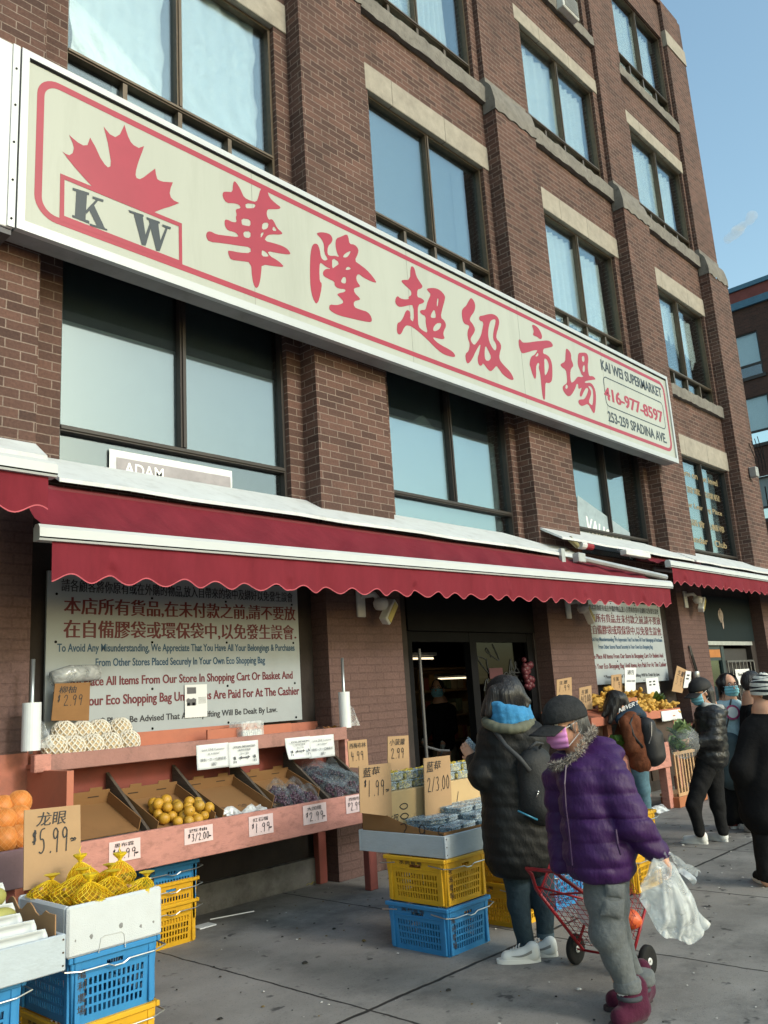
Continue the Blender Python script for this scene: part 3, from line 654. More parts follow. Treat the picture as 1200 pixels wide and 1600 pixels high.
# ============================================================ shop doorway, inside of the shop
mb = MB()
mb.box(6.60, 8.93, WY-.02, WY+.10, 2.17, 2.62); mb.build('door_header', DARK, bld)
fr = MB()
for x0, x1 in ((6.602,6.70), (7.68,7.80), (8.82,8.928)): fr.box(x0, x1, WY+.03, WY+.12, 0, 2.168)
fr.box(6.70, 7.68, WY+.035, WY+.11, 2.06, 2.167); fr.box(7.80, 8.82, WY+.035, WY+.11, 2.06, 2.167); fr.box(7.80, 8.82, WY+.035, WY+.11, 0.0, .22)
door = fr.build('shop_door', DARK, bld)
mb = MB(); mb.box(7.80, 8.82, WY+.07, WY+.078, .22, 2.06); mb.build('pane', glass_mat('door_glass', .015, (.10,.10,.11,1), (.6,.65,.7,1), .05), door)
mb = MB()
for k in range(7):
    xx = 7.95+RNG.uniform(0,.7); zz = 1.45+RNG.uniform(0,.5); pts = smooth_line([(xx+RNG.uniform(-.15,.15), zz+RNG.uniform(-.12,.12)) for _ in range(7)], 2)
    for a, b in zip(pts[:-1], pts[1:]):
        mb.tube([(a[0], WY+.066-.0005*k, a[1]), (b[0], WY+.066-.0005*k, b[1])], .006, 4, False)
    mb.build('scribble', pmat('graffiti_grey', (.030,.033,.036), .7), door); mb = MB()
mb = MB(); c = on_y(825, 1052, WY+.05)
for k in range(26):
    mb.sphere((c[0]+RNG.uniform(-.09,.09), WY+.05+RNG.uniform(-.02,.01), c[2]+RNG.uniform(-.17,.17)), RNG.uniform(.025,.05), 8, 6)
tag(mb.build('door_ornament', pmat('ornament_red', (.085,.014,.022), .5, .4, 30), None, True), 'dark red festive ornament hanging on the dark glass door', 'ornament')
mb = MB(); c = on_y(775, 1052, WY+.06); mb.box(c[0]-.13, c[0]+.13, WY+.055, WY+.06, c[2]-.06, c[2]+.06); mb.build('red_sticker', pmat('sticker_red', (.05,.008,.012), .6), door)
mb = MB(); mb.tube([(6.75, WY-.02, .1), (6.75, WY-.02, 1.98)], .018, 8); mb.tube([(6.75,WY-.02,1.0),(6.9,WY-.06,.95),(7.1,WY-.03,.93)], .012, 6); mb.build('door_rail', pmat('dull_steel', (.08,.08,.085), .5, metal=.3), door)
inn = MB(); inn.mat = 0
inn.quad((6.1,6.2,0.004), (12,6.2,.004), (12,14,.004), (6.1,14,.004)); inn.build('shop_floor', pmat('vinyl_floor', (.12,.11,.10), .5), bld)
PKM = [pmat('pack%d' % q, c, .5) for q, c in enumerate([(.35,.2,.06),(.45,.38,.25),(.28,.06,.05),(.16,.2,.12)])]
def shelf_unit(x, y, wd, label):
    u = empty('shop_shelf', (x, y, 0), label, 'shelf')
    mb = MB()
    for z in (.35,.75,1.15,1.55,1.9): mb.box(x, x+wd, y, y+.4, z, z+.03)
    mb.box(x, x+.03, y, y+.4, 0, 1.95); mb.box(x+wd-.03, x+wd, y, y+.4, 0, 1.95); mb.box(x, x+wd, y+.4, y+.42, 0, 2.0)
    mb.build('rack', pmat('wood_shelf', (.30,.19,.09), .7), u)
    mb = MB()
    for z in (.38,.78,1.18,1.58):
        xx = x+.05
        while xx < x+wd-.15:
            w_ = random.uniform(.08,.16); mb = MB(); mb.rbox((xx+w_/2, y+.16, z+.1+random.uniform(-.02,.05)), (w_/2-.006,.1,.1), .01); mb.build('packet', random.choice(PKM), u); xx += w_
shelf_unit(8.3, 8.6, 1.6, 'brown wooden shelf of packets seen deep inside the dark doorway, nearer the clerk')
shelf_unit(10.0, 8.9, 1.7, 'brown wooden shelf of packets deep inside the shop, partly hidden by the door frame')
for q, (px, py, yy, ln, lab) in enumerate([(725,1059,8.3,1.3,'lit ceiling tube lamp inside the shop, the longer and lower one'), (650,1029,6.9,.7,'lit ceiling tube lamp inside the shop, the short one by the door jamb')]):
    c = on_y(px, py, yy); mb = MB(); mb.rbox((c[0], yy, c[2]+.05), (ln/2, .05, .02), .006); o = tag(mb.build('tube_lamp', pmat('lamp_body', (.5,.5,.5), .5)), lab, 'lamp')
    mb = MB(); mb.tube([(c[0]-ln/2+.03, yy, c[2]), (c[0]+ln/2-.03, yy, c[2])], .012, 8); mb.build('tube', emit_mat('tube_glow%d' % q, (1,.80,.50,1), 1.1), o)
# camera fixtures
def cctv(px, py, y, label, flip=1):
    c = on_y(px, py, y); o = empty('security_camera', c, label, 'camera')
    W_ = pmat('cam_white', (.55,.56,.55), .45, .06, dirt=.2); 
    mb = MB(); mb.rbox((c[0]-.12, FY-.012, c[2]+.02), (.055,.012,.13), .006); mb.tube([(c[0]-.12, FY-.02, c[2]+.09), (c[0]-.02, FY-.10, c[2]+.10), (c[0], FY-.14, c[2]+.03)], .028, 8); mb.build('bracket', W_, o, True)
    mb = MB(); mb.lathe([(.0,.06),(.055,.055),(.075,.02),(.07,-.02),(.05,-.05),(0,-.06)], (c[0]+.01, FY-.15, c[2]), 16); mb.build('dome_mount', W_, o, True)
    R = RY(math.radians(35*flip)) @ RZ(.3); q = Vector((c[0]+.09, FY-.17, c[2]-.07))
    mb = MB(); mb.rbox(q, (.05,.045,.12), .01, R); bd = mb.build('camera_body', W_, o)
    mb = MB(); mb.rbox(q + R @ Vector((-.0,-.047,0)), (.038,.004,.10), .002, R); mb.build('yellow_plate', pmat('dull_yellow', (.42,.34,.10), .5), bd)
cctv(588, 945, FY-.1, 'white security camera on a bracket high on the brown pier left of the doorway')
cctv(905, 952, FY-.1, 'white security camera under the awning on the brown pier right of the doorway', -1)
cctv(1085, 938, FY-.1, 'dull yellow plated security camera under the farther awning', 1)
# ============================================================ bay of the neighbouring shop
mb = MB(); mb.box(13.9, 16.1, WY-.04, WY-.002, 2.10, 2.86); nb = tag(mb.build('sign_board', pmat('teal_panel', (.008,.015,.018), .6, .15, spec=.12)), 'dark teal panel with a pale oval emblem above the neighbouring door', 'sign')
c = on_y(1127, 962, WY-.05); mb = MB()
mb.lathe([(0,.0),(.10,.0),(.13,-.008)], (c[0],WY-.042,c[2]), 20, RX(math.pi/2)); 
mb.sphere((c[0],WY-.045,c[2]+.05), .05, 10, 8, (.8,.1,1.6)); mb.sphere((c[0]+.03,WY-.046,c[2]-.12), .05, 10, 8, (.7,.1,2.2)); mb.sphere((c[0]-.04,WY-.046,c[2]-.03), .04, 10, 8, (.6,.1,2.4))
mb.build('emblem', pmat('emblem_pale', (.35,.28,.25), .6, .5, 20), nb, True)
mb = MB(); mb.box(13.95, 16.0, WY-.03, WY+.05, 2.03, 2.095); mb.build('steel_lintel', pmat('pale_metal', (.4,.42,.42), .4, metal=.4), bld)
mb = MB()
mb.box(13.96, 14.06, WY+.02, WY+.1, 0, 2.03); mb.box(14.66, 14.78, WY+.02, WY+.1, 0, 2.03); mb.box(14.06, 14.66, WY+.03, WY+.09, 1.78, 2.03); mb.box(14.06, 14.66, WY+.03, WY+.09, 0, .5)
d2 = tag(mb.build('shop_door', pmat('teal_frame', (.025,.040,.044), .5)), 'teal framed glass door of the neighbouring shop under the dark panel', 'door')
mb = MB(); mb.box(14.06, 14.66, WY+.055, WY+.062, .5, 1.78); mb.build('pane', glass_mat('teal_glass', .25, (.2,.3,.32,1), (.7,.9,.92,1)), d2)
mb = MB(); mb.box(14.1, 14.62, WY+.024, WY+.029, 1.83, 1.96); mb.build('orange_plate', pmat('orange_plate', (.38,.14,.03), .5), d2)
gt = empty('window_grille', (15.4, WY, 0), 'dark barred window grille with a white notice beside the teal door', 'grille')
mb = MB()
for k in range(8): mb.tube([(14.82+k*.17, WY, .6), (14.82+k*.17, WY, 1.75)], .012, 6)
mb.box(14.79, 16.0, WY-.01, WY+.01, 1.74, 1.77); mb.box(14.79, 16.0, WY-.01, WY+.01, .6, .63); mb.build('bars', pmat('bar_grey', (.12,.12,.12), .5, metal=.5), gt)
mb = MB(); mb.box(14.79, 16.0, WY+.10, WY+.11, .2, 1.98); mb.build('dark_shutter', pmat('shutter_dark', (.035,.033,.033), .7), gt)
c = on_y(1162, 1058, WY-.03); mb = MB(); mb.box(c[0]-.32, c[0]+.32, WY-.025, WY-.022, c[2]-.13, c[2]+.14); n_ = mb.build('notice', pmat('notice_white', (.62,.63,.64), .6), gt)
mb = MB(); put_text(mb, 'Next Table', (c[0]-.22, WY-.0265, c[2]+.02), (1,0,0), (0,0,1), .4, .06, .02); mb.build('lettering', DARK, n_)
mb = MB(); mb.tube([(12.85, FY-.015, 2.0), (12.85, FY-.03, 1.85), (13.0, FY-.02, 1.5), (13.12, FY-.03, 1.2), (13.13, FY-.03, .9)], .014, 6); mb.tube([(12.88, FY-.015, 2.0), (12.92, FY-.03, 1.8), (13.07, FY-.02, 1.45), (13.16, FY-.03, 1.1)], .012, 6)
mb.build('wall_cable', pmat('cable_black', (.02,.02,.02), .5), bld)
mb = MB(); c = on_y(1088, 1058, FY-.06); mb.lathe([(0,.09),(.05,.09),(.055,.07),(.055,-.09),(0,-.09)], (c[0], FY-.06, c[2]), 14); mb.build('meter_can', pmat('zinc', (.4,.41,.42), .35, metal=.8), bld, True)
# ============================================================ dark brick building down the street
fb = empty('brick_building', (44, 20, 0), 'darker brick building farther down the street with a red and blue parapet', 'building')
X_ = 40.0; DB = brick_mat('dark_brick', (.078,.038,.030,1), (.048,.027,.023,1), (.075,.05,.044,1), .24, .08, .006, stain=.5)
def zz(px, py): return on_x(px, py, X_)
wins = []
for (xa, ya, xb, yb) in ((1146,530,1192,575), (1166,625,1215,685), (1180,750,1225,815), (1192,880,1240,930)):
    p, q = zz(xa, ya), zz(xb, yb); wins.append((min(p[1],q[1])-.0, max(p[1],q[1])))
mb = MB(); hs = []
ztab = [(zz(1170,519)[2], zz(1175,588)[2]), (zz(1185,617)[2], zz(1190,692)[2]), (zz(1188,745)[2], zz(1188,812)[2]), (zz(1190,880)[2], zz(1190,935)[2])]
ywin = (zz(1182,512)[1], 15.2)
for (zt, zb) in ztab: hs.append((ywin[0], ywin[1], zb, zt)); hs.append((ywin[0]-4.2, ywin[0]-1.6, zb, zt))
ys = sorted({4.0, 26.0, *[h[0] for h in hs], *[h[1] for h in hs]}); zs = sorted({0, zz(1150,475)[2], *[h[2] for h in hs], *[h[3] for h in hs]})
for i in range(len(ys)-1):
    for j in range(len(zs)-1):
        cy, cz = (ys[i]+ys[i+1])/2, (zs[j]+zs[j+1])/2
        if any(h[0] < cy < h[1] and h[2] < cz < h[3] for h in hs): continue
        mb.quad((X_,ys[i],zs[j]), (X_,ys[i],zs[j+1]), (X_,ys[i+1],zs[j+1]), (X_,ys[i+1],zs[j]))
ZT = zz(1150,475)[2]; ZP = zz(1145,459)[2]
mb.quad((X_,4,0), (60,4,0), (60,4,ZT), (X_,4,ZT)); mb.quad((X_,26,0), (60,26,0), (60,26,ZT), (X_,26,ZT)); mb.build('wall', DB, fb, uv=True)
mb = MB(); mb.box(X_-.1, 60, 3.9, 26, ZT+.002, ZP); mb.build('parapet', pmat('red_parapet', (.16,.045,.04), .8, .2, 3), fb)
mb = MB(); mb.box(X_-.2, 60.1, 3.8, 26, ZP+.003, ZP+.22); mb.box(X_-.16, X_-.001, 3.85, 26, ZT-.35, ZT-.002); mb.build('coping', pmat('blue_coping', (.05,.13,.20), .5), fb)
for (a, b, c, d) in hs:
    mb = MB(); zm = c+(d-c)*.27
    for q in ((a,a+.08),(b-.08,b)): mb.box(X_+.05, X_+.14, q[0], q[1], c, d)
    mb.box(X_+.05, X_+.14, a+.08, b-.08, zm-.05, zm+.05); mb.box(X_+.05, X_+.14, a+.08, b-.08, d-.06, d); mb.box(X_+.06, X_+.14, (a+b)/2-.05, (a+b)/2+.05, c, zm-.05); mb.box(X_-.08, X_+.2, a-.1, b+.1, c-.16, c-.002)
    f = mb.build('window', BRZD, fb)
    mb = MB(); mb.box(X_+.10, X_+.11, a+.02, b-.02, c+.02, d-.02); mb.build('pane', GLS[0], f)
    mb = MB(); mb.box(X_+.2, X_+.22, a+.05, b-.05, zm, d); mb.build('blind', cloth('far_blind', (.60,.62,.61)), f)
# ============================================================ BIG SHOP SIGN
SY = 5.385                                        # face plane of the sign
ALU = pmat('white_aluminium', (.44,.46,.47), .38, .06, 6, metal=.25, dirt=.15, dirtcol=(.3,.3,.3,1))
FACE = pmat('cream_panel', (.375,.395,.35), .28, .05, 1.2, dirt=.28, dirtcol=(.25,.26,.22,1), dscale=2.2, stretch=(1.6,1,.22))
SRED = pmat('sign_red', (.30,.020,.044), .35, .10, 2.5)
INK = pmat('sign_ink', (.022,.032,.042), .4, .1)
sgn = empty('shop_sign', (7.5, 5.5, 4.83), 'long cream sign box with six large red Chinese characters and a red maple leaf', 'shop sign')
X0, X1, Z0, Z1 = 2.262, 12.80, 4.842, 6.30
mb = MB(); mb.box(X0+.01, X1-.01, SY+.012, 5.60, Z0+.012, Z1-.012); mb.build('cabinet', pmat('grey_cabinet', (.20,.205,.21), .5, .15, 4, dirt=.3), sgn)
mb = MB(); mb.box(X0+.05, X1-.05, SY, SY+.010, Z0+.07, Z1-.05); mb.build('face', FACE, sgn)
mb = MB(); e = .02
mb.box(X0, X1, SY-e, SY+.03, Z1-.055, Z1); mb.box(X0, X1, SY-e, SY+.03, Z0, Z0+.075); mb.box(X0, X0+.055, SY-e, SY+.03, Z0+.075, Z1-.055); mb.box(X1-.055, X1, SY-e, SY+.03, Z0+.075, Z1-.055)
mb.build('frame', ALU, sgn)
mb = MB(); mb.box(X0+.055, X1-.055, SY-.006, SY-.001, Z1-.075, Z1-.056); mb.build('gasket', DARK, sgn)
def rring(mb, xa, xb, za, zb, r, t, y):
    """flat rounded border ring"""
    def rr(a, b, c, d, r):
        o = []
        for cx, cz, a0 in ((b-r, d-r, 0), (a+r, d-r, 90), (a+r, c+r, 180), (b-r, c+r, 270)):
            for k in range(9): th = math.radians(a0+k*11.25); o.append((cx+r*math.cos(th), cz+r*math.sin(th)))
        return o
    A = rr(xa, xb, za, zb, r); B = rr(xa+t, xb-t, za+t, zb-t, max(.005, r-t)); n = len(A)
    mb.add([(p[0],y,p[1]) for p in A+B], [(k, (k+1)%n, n+(k+1)%n, n+k) for k in range(n)])
mb = MB()
for xx in np.arange(X0+2.1, X1-1, 2.1): mb.box(xx, xx+.004, SY-.0012, SY-.0002, Z0+.078, Z1-.078)
mb.build('panel_seam', pmat('seam_grey', (.20,.21,.19), .5), sgn)
mb = MB(); rring(mb, X0+.125, X1-.125, Z0+.155, Z1-.135, .17, .055, SY-.0015); mb.build('border', SRED, sgn)
def traced(mb, off, sc, outer, holes=(), y=SY-.002, sm=2, lift=0.0):
    to = lambda p: on_y(off[0]+p[0]/sc, off[1]+p[1]/sc, SY)
    f = closed_smooth if sm else (lambda p, it: p)
    O = [tuple(to(p)[[0,2]]) for p in f(outer, sm)]; H = [[tuple(to(p)[[0,2]]) for p in f(h, sm)] for h in holes]
    vs, fs = fill2d(O, H); mb.add([(x, y-lift, z) for x, z in vs], fs)
A = (310,270); B = (600,400); C5 = (790,480)
CH = [
(A,4.0,[(225,48),(250,80),(270,120),(285,155),(325,175),(362,183),(375,150),(385,105),(405,97),(430,110),(443,155),(480,190),(515,215),(505,228),(450,228),(430,230),(425,262),(440,295),(455,288),(470,300),(490,345),(525,375),(520,387),(450,385),(425,395),(412,425),(470,440),(520,455),(555,475),(577,505),(565,512),(500,503),(430,488),(445,520),(490,545),(515,565),(537,590),(480,585),(395,572),(392,620),(385,680),(370,722),(350,715),(335,660),(328,560),(270,552),(205,545),(190,520),(183,487),(200,487),(260,500),(327,502),(325,465),(260,457),(150,440),(65,432),(47,400),(52,370),(75,365),(110,385),(170,393),(250,403),(245,385),(225,370),(185,362),(165,335),(162,295),(180,292),(215,310),(240,308),(232,280),(240,262),(230,228),(265,222),(255,200),(220,190),(175,190),(150,150),(152,120),(180,118),(212,122),(215,70)],
 [[(292,190),(358,195),(350,220),(325,222),(318,222),(296,222)],[(268,285),(325,292),(325,335),(290,330),(270,325)],[(278,368),(325,365),(325,408),(285,405)],[(400,312),(440,312),(432,350),(395,358)],[(390,375),(412,372),(388,412)],[(468,330),(492,365),(460,362)],[(395,482),(415,490),(440,515),(432,525),(395,522)]]),
(A,4.0,[(735,380),(755,372),(790,373),(825,385),(840,415),(830,440),(808,460),(805,510),(825,520),(855,518),(880,528),(865,500),(855,450),(860,410),(890,400),(925,383),(937,400),(943,445),(975,448),(1000,475),(998,505),(975,550),(1010,575),(1050,605),(1090,650),(1117,690),(1080,680),(1030,655),(1000,630),(985,650),(990,680),(1015,712),(985,718),(970,725),(975,750),(1010,785),(1008,795),(970,803),(972,840),(1010,855),(1060,870),(1083,905),(1083,935),(1040,930),(960,912),(880,893),(830,868),(815,850),(820,822),(860,828),(895,820),(908,805),(885,780),(865,760),(880,752),(915,745),(920,728),(870,723),(850,705),(850,680),(815,665),(780,645),(777,620),(795,600),(830,602),(800,590),(775,570),(758,560),(755,620),(758,680),(772,690),(765,750),(745,820),(725,810),(705,750),(697,680),(697,540),(705,470),(720,442),(745,445),(758,480),(765,530),(785,550),(803,545),(808,540),(785,500),(785,450),(770,415)],
 [[(900,528),(915,505),(955,485),(940,515),(925,530)],[(835,528),(885,565),(850,590),(835,600)],[(932,583),(958,602),(915,610)],[(905,650),(922,655),(922,690),(905,693),(888,680)]]),
(B,5.217,[(215,90),(232,82),(250,105),(262,165),(290,210),(317,248),(300,268),(272,272),(268,335),(300,342),(330,365),(320,385),(275,397),(275,500),(280,575),(310,605),(358,630),(340,560),(338,490),(310,480),(290,455),(300,440),(335,440),(343,420),(355,370),(382,312),(360,290),(345,268),(380,260),(420,262),(460,280),(498,325),(495,360),(475,430),(460,500),(495,530),(507,570),(487,610),(482,640),(495,670),(480,680),(440,673),(392,660),(420,695),(470,730),(530,760),(570,790),(583,820),(560,825),(490,805),(440,770),(380,710),(320,650),(260,600),(215,570),(180,565),(160,590),(140,635),(120,643),(103,620),(107,545),(130,540),(155,505),(180,440),(205,445),(215,470),(210,515),(243,540),(240,400),(200,402),(150,415),(115,415),(88,380),(95,340),(112,325),(130,345),(170,355),(205,350),(195,335),(222,320),(222,290),(205,270),(165,235),(138,205),(150,195),(212,195)],
 [[(433,345),(445,350),(437,410),(428,410)],[(410,430),(425,500),(405,507),(378,500),(385,470)],[(398,590),(425,550),(460,545),(468,560),(450,600),(405,617)]]),
(B,5.217,[(710,338),(735,370),(745,410),(735,455),(705,495),(697,525),(720,550),(743,595),(735,625),(707,665),(705,690),(733,730),(760,700),(790,650),(800,600),(812,540),(775,525),(775,490),(810,485),(850,473),(890,473),(925,495),(940,530),(935,570),(915,640),(915,675),(945,705),(957,740),(940,800),(940,845),(975,890),(1030,945),(1058,1000),(1050,1013),(1020,1005),(970,970),(935,920),(915,893),(895,920),(870,943),(845,925),(805,870),(800,890),(780,897),(765,870),(762,830),(775,790),(790,705),(745,780),(720,840),(685,882),(668,860),(660,800),(690,775),(700,720),(680,665),(680,610),(695,580),(690,565),(655,555),(638,520),(632,450),(645,425),(670,405),(690,365)],
 [[(905,512),(910,535),(890,620),(888,680),(910,710),(918,745),(905,778),(870,730),(850,670),(848,610),(858,555),(870,525)],[(825,725),(850,770),(875,825),(855,857),(825,850),(818,800)]]),
(C5,7.5,[(150,385),(165,375),(180,390),(195,415),(260,415),(340,402),(420,395),(490,388),(530,405),(553,440),(550,465),(500,475),(440,487),(437,545),(480,555),(520,595),(543,660),(548,740),(547,830),(535,875),(505,893),(467,880),(463,960),(463,1060),(455,1088),(440,1080),(425,1000),(412,850),(405,780),(385,700),(395,680),(390,650),(370,660),(355,700),(358,800),(350,840),(335,840),(305,760),(290,700),(278,670),(290,600),(310,570),(335,563),(365,520),(372,505),(330,505),(270,525),(205,543),(180,530),(155,460)],
 [[(380,530),(383,572),(345,580),(360,555)],[(450,598),(480,610),(500,650),(507,700),(495,750),(475,790),(457,798),(455,700)]]),
(C5,7.5,[(705,490),(720,485),(745,510),(768,550),(768,610),(785,650),(795,690),(765,720),(755,780),(765,890),(800,870),(830,830),(850,812),(885,820),(915,810),(890,795),(875,750),(845,680),(843,620),(850,540),(880,532),(940,532),(965,565),(970,620),(960,690),(968,760),(978,810),(1020,805),(1060,845),(1020,853),(950,862),(920,880),(950,890),(985,882),(1020,905),(1050,970),(1060,1050),(1055,1150),(1045,1235),(1030,1245),(1010,1210),(965,1130),(920,1152),(885,1158),(855,1130),(852,1090),(880,1080),(920,1080),(945,1040),(960,1000),(970,960),(945,940),(910,1000),(890,1050),(870,1045),(868,1010),(885,965),(890,940),(860,960),(850,950),(850,900),(830,900),(820,940),(790,1000),(760,1040),(730,1045),(700,1020),(670,970),(667,930),(690,910),(722,885),(715,800),(705,735),(660,705),(640,680),(650,660),(697,640),(700,560)],
 [[(892,575),(920,570),(925,630),(910,645),(895,630)],[(905,690),(925,675),(930,745),(915,765),(900,745)],[(710,903),(730,925),(725,950),(705,960),(697,935)],[(965,920),(1000,930),(1022,970),(1028,1050),(1020,1140),(1005,1150),(970,1110),(1000,1030),(1003,985),(980,950)]])]
for q, (off, sc, o, h) in enumerate(CH):
    mb = MB(); traced(mb, off, sc, o, h, sm=1)
    if q == 4: traced(mb, off, sc, [(305,210),(330,205),(375,235),(410,290),(428,340),(420,375),(395,372),(365,345),(330,335),(318,318),(330,290),(320,250)], sm=1, lift=.0003)
    mb.build('character', SRED, sgn)
D3 = (80,80)
mb = MB(); traced(mb, D3, 3.0, [(83,392),(103,410),(125,428),(150,442),(170,440),(182,405),(193,425),(205,445),(230,500),(250,530),(265,545),(277,540),(279,515),(275,490),(265,430),(245,353),(258,370),(275,390),(300,403),(322,390),(343,345),(350,370),(360,400),(372,425),(385,440),(410,454),(435,445),(425,475),(415,500),(405,530),(397,560),(395,580),(400,595),(415,600),(432,592),(450,578),(487,550),(490,575),(497,600),(510,608),(525,612),(570,615),(560,640),(555,665),(560,685),(575,700),(600,712),(560,728),(520,740),(478,757),(330,695),(192,636),(150,590),(110,545),(80,508),(52,470),(68,482),(85,488),(100,478),(106,455),(100,430)], sm=0)
mb.build('maple_leaf', SRED, sgn)
mb = MB(); traced(mb, D3, 3.0, [(42,573),(612,808),(614,1006),(38,793)], [[(62,602),(597,822),(599,980),(60,772)]], sm=0, lift=.0006); mb.build('emblem_border', SRED, sgn)
mb = MB()
for q, p in enumerate([[(117,650),(168,667),(160,797),(110,780)],[(100,640),(178,664),(176,676),(100,653)],[(98,767),(178,796),(178,810),(98,778)],[(160,748),(215,690),(226,694),(165,764)],[(172,735),(200,722),(252,832),(215,822)],[(193,680),(245,697),(243,708),(193,692)],[(180,808),(262,834),(262,842),(180,818)],
    [(385,760),(428,773),(447,900),(424,908)],[(424,908),(442,912),(478,790),(468,786)],[(455,790),(500,802),(515,920),(492,935)],[(492,935),(508,938),(547,826),(537,823)],[(362,745),(432,768),(432,778),(365,756)],[(445,778),(508,800),(508,810),(448,789)],[(520,812),(560,826),(558,836),(520,822)]]):
    traced(mb, D3, 3.0, p, sm=0, lift=.0002*q)
    if q in (6, 13): mb.build('emblem_letter', INK, sgn); mb = MB()
def sline(body, pa, pb, h, m, bold):
    a, b = on_y(*pa, SY), on_y(*pb, SY); mb = MB()
    put_text(mb, body, (a[0], SY-.002, (a[2]+b[2])/2), (1,0,0), (0,0,1), b[0]-a[0], h, bold); mb.build('lettering', m, sgn)
sline('KAI WEI SUPERMARKET', (940,579), (1034,621), .165, INK, .045)
sline('416-977-8597', (946,628), (1036,658), .20, SRED, .06)
sline('253-259 SPADINA AVE.', (951,659), (1042,693), .16, INK, .045)
mb = MB(); a, b = on_y(943,600,SY), on_y(1037,650,SY); zt = on_y(950,591,SY)[2]; zb = on_y(950,633,SY)[2]
rring(mb, a[0], b[0]+.02, zb-.02, zt+.005, .09, .016, SY-.0017); mb.build('phone_border', INK, sgn)
# the neighbouring blank white sign box
mb = MB(); mb.rbox((-.35, 5.49, 5.57), (2.595, .105, .735), .006); s2 = tag(mb.build('shop_sign', pmat('bright_white_panel', (.62,.64,.66), .3, .04, 3)), 'blank white sign box left of the long cream sign', 'shop sign')
mb = MB(); mb.box(2.20, 2.25, 5.37, 5.384, 4.84, 6.30); mb.build('edge_trim', ALU, s2)
mb = MB()
for z in (4.9, 5.2, 5.5, 5.8, 6.1): mb.lathe([(0,.004),(.008,.004),(.008,0)], (2.225, 5.368, z), 8, RX(math.pi/2))
mb.build('rivet', DARK, s2)
mb = MB(); mb.box(-2.9, 2.24, 5.40, 5.60, 4.79, 4.828); mb.build('sign_support', pmat('dark_steel', (.07,.07,.075), .5, metal=.5), s2)

# ============================================================ AWNINGS
FAB = pmat('awning_red', (.162,.018,.029), .85, .14, 4, .25, 250, dirt=.30, dirtcol=(.095,.010,.016,1), dscale=2.2, spec=.15, stretch=(2.5,.6,.6))
FABV = FAB
BARW = pmat('awning_bar_white', (.47,.49,.50), .35, .05, 4)
def awning(name, label, xl, xr, pr, pl, vl=.23, pitch=.262, group=None, arm=True):
    """pr: (y,z) of the roller; pl: (y,zl,zr) front bar, lower edge left/right"""
    o = empty('awning', ((xl+xr)/2, pr[0], pr[1]), label, 'awning')
    yb, zl, zr = pl; zb = lambda x: zl+(zr-zl)*(x-xl)/(xr-xl)
    n = int((xr-xl)*14)
    mb = MB()
    def cf(u, v):
        x = xl+.02+(xr-xl-.04)*u; z0, z1 = pr[1], zb(x)+.085
        sag = -.035*math.sin(math.pi*v)
        wr = .017*math.sin(math.pi*v)**.6*(math.sin((x+v*.55)*13)+.6*math.sin((x+v*.7)*29+1)+.5*math.sin((x+.4*v)*6.1))
        return (x, pr[0]+(yb+.03-pr[0])*v, z0+(z1-z0)*v+sag+wr)
    mb.grid(cf, n, 12); mb.build('canopy', FAB, o, True)
    mb = MB(); prof = [(-.035,.0),(-.045,.02),(-.04,.075),(-.02,.098),(.02,.10),(.04,.08),(.04,.0)]
    xa, xb = xl-.07, xr+.02
    va = [(xa, yb+p[0], zb(xa)+p[1]) for p in prof]; vb = [(xb, yb+p[0], zb(xb)+p[1]) for p in prof]; k = len(prof)
    mb.add(va+vb, [(i, (i+1)%k, k+(i+1)%k, k+i) for i in range(k)]+[tuple(range(k))[::-1], tuple(range(k, 2*k))])
    br = mb.build('front_bar', BARW, o)
    mb = MB()
    mb.add([(xa, yb-.041, zb(xa)+.012), (xb, yb-.041, zb(xb)+.012), (xb, yb-.0455, zb(xb)+.020), (xa, yb-.0455, zb(xa)+.020)], [(0,1,2,3)]); mb.build('groove', DARK, br)
    mb = MB(); ns = max(60, int((xr-xl)/pitch*16)); seams = [xl+.42+1.42*q for q in range(int((xr-xl)/1.42)+1)]
    def vf(u, v):
        x = xl+.02+(xr-xl-.04)*u
        ph = (x-xl)/pitch*2*math.pi; L_ = vl + .025*math.cos(ph) - .0
        rip = .014*v*math.sin(x*7.3)+.010*v*math.sin(x*17+1)
        s = sum(math.exp(-((x-q)/.03)**2) for q in seams); rip += .02*s*math.sin(v*9)*v
        return (x, yb-.012+rip, zb(x)+.012-L_*v*(1-.05*s))
    mb.grid(vf, ns, 8); va_ = mb.build('valance', FABV, o, True)
    mb = MB()
    for q in range(ns):
        a = vf(q/ns, 1); b = vf((q+1)/ns, 1); mb.add([(a[0],a[1]-.004,a[2]+.006),(b[0],b[1]-.004,b[2]+.006),(b[0],b[1]-.004,b[2]-.002),(a[0],a[1]-.004,a[2]-.002)], [(0,1,2,3)])
    mb.build('hem', pmat('hem_red', (.40,.07,.09), .7), va_)
    mb = MB(); mb.tube([(xl+.03, pr[0]+.04, pr[1]-.01), (xr-.03, pr[0]+.04, pr[1]-.01)], .045, 10); mb.build('roller', pmat('roller_red', (.12,.015,.02), .7), o)
    if arm:
        for xx, s in ((xl+.6, 1), (xr-.5, -1)):
            mb = MB(); e = ((xx+s*.7), (yb+pr[0])/2, (zb(xx)+pr[1])/2-.09)
            mb.tube([(xx, pr[0]+.1, pr[1]-.12), e], .03, 8); mb.tube([e, (xx+.05*s, yb+.04, zb(xx)+.04)], .025, 8); mb.build('arm', pmat('arm_grey', (.25,.26,.27), .4, metal=.4), o)
    return o
awning('awning', 'long dark red scalloped awning with a white front bar over the fruit stands', 2.26, 10.55, (5.40, 3.02), (4.78, 2.525, 2.655))
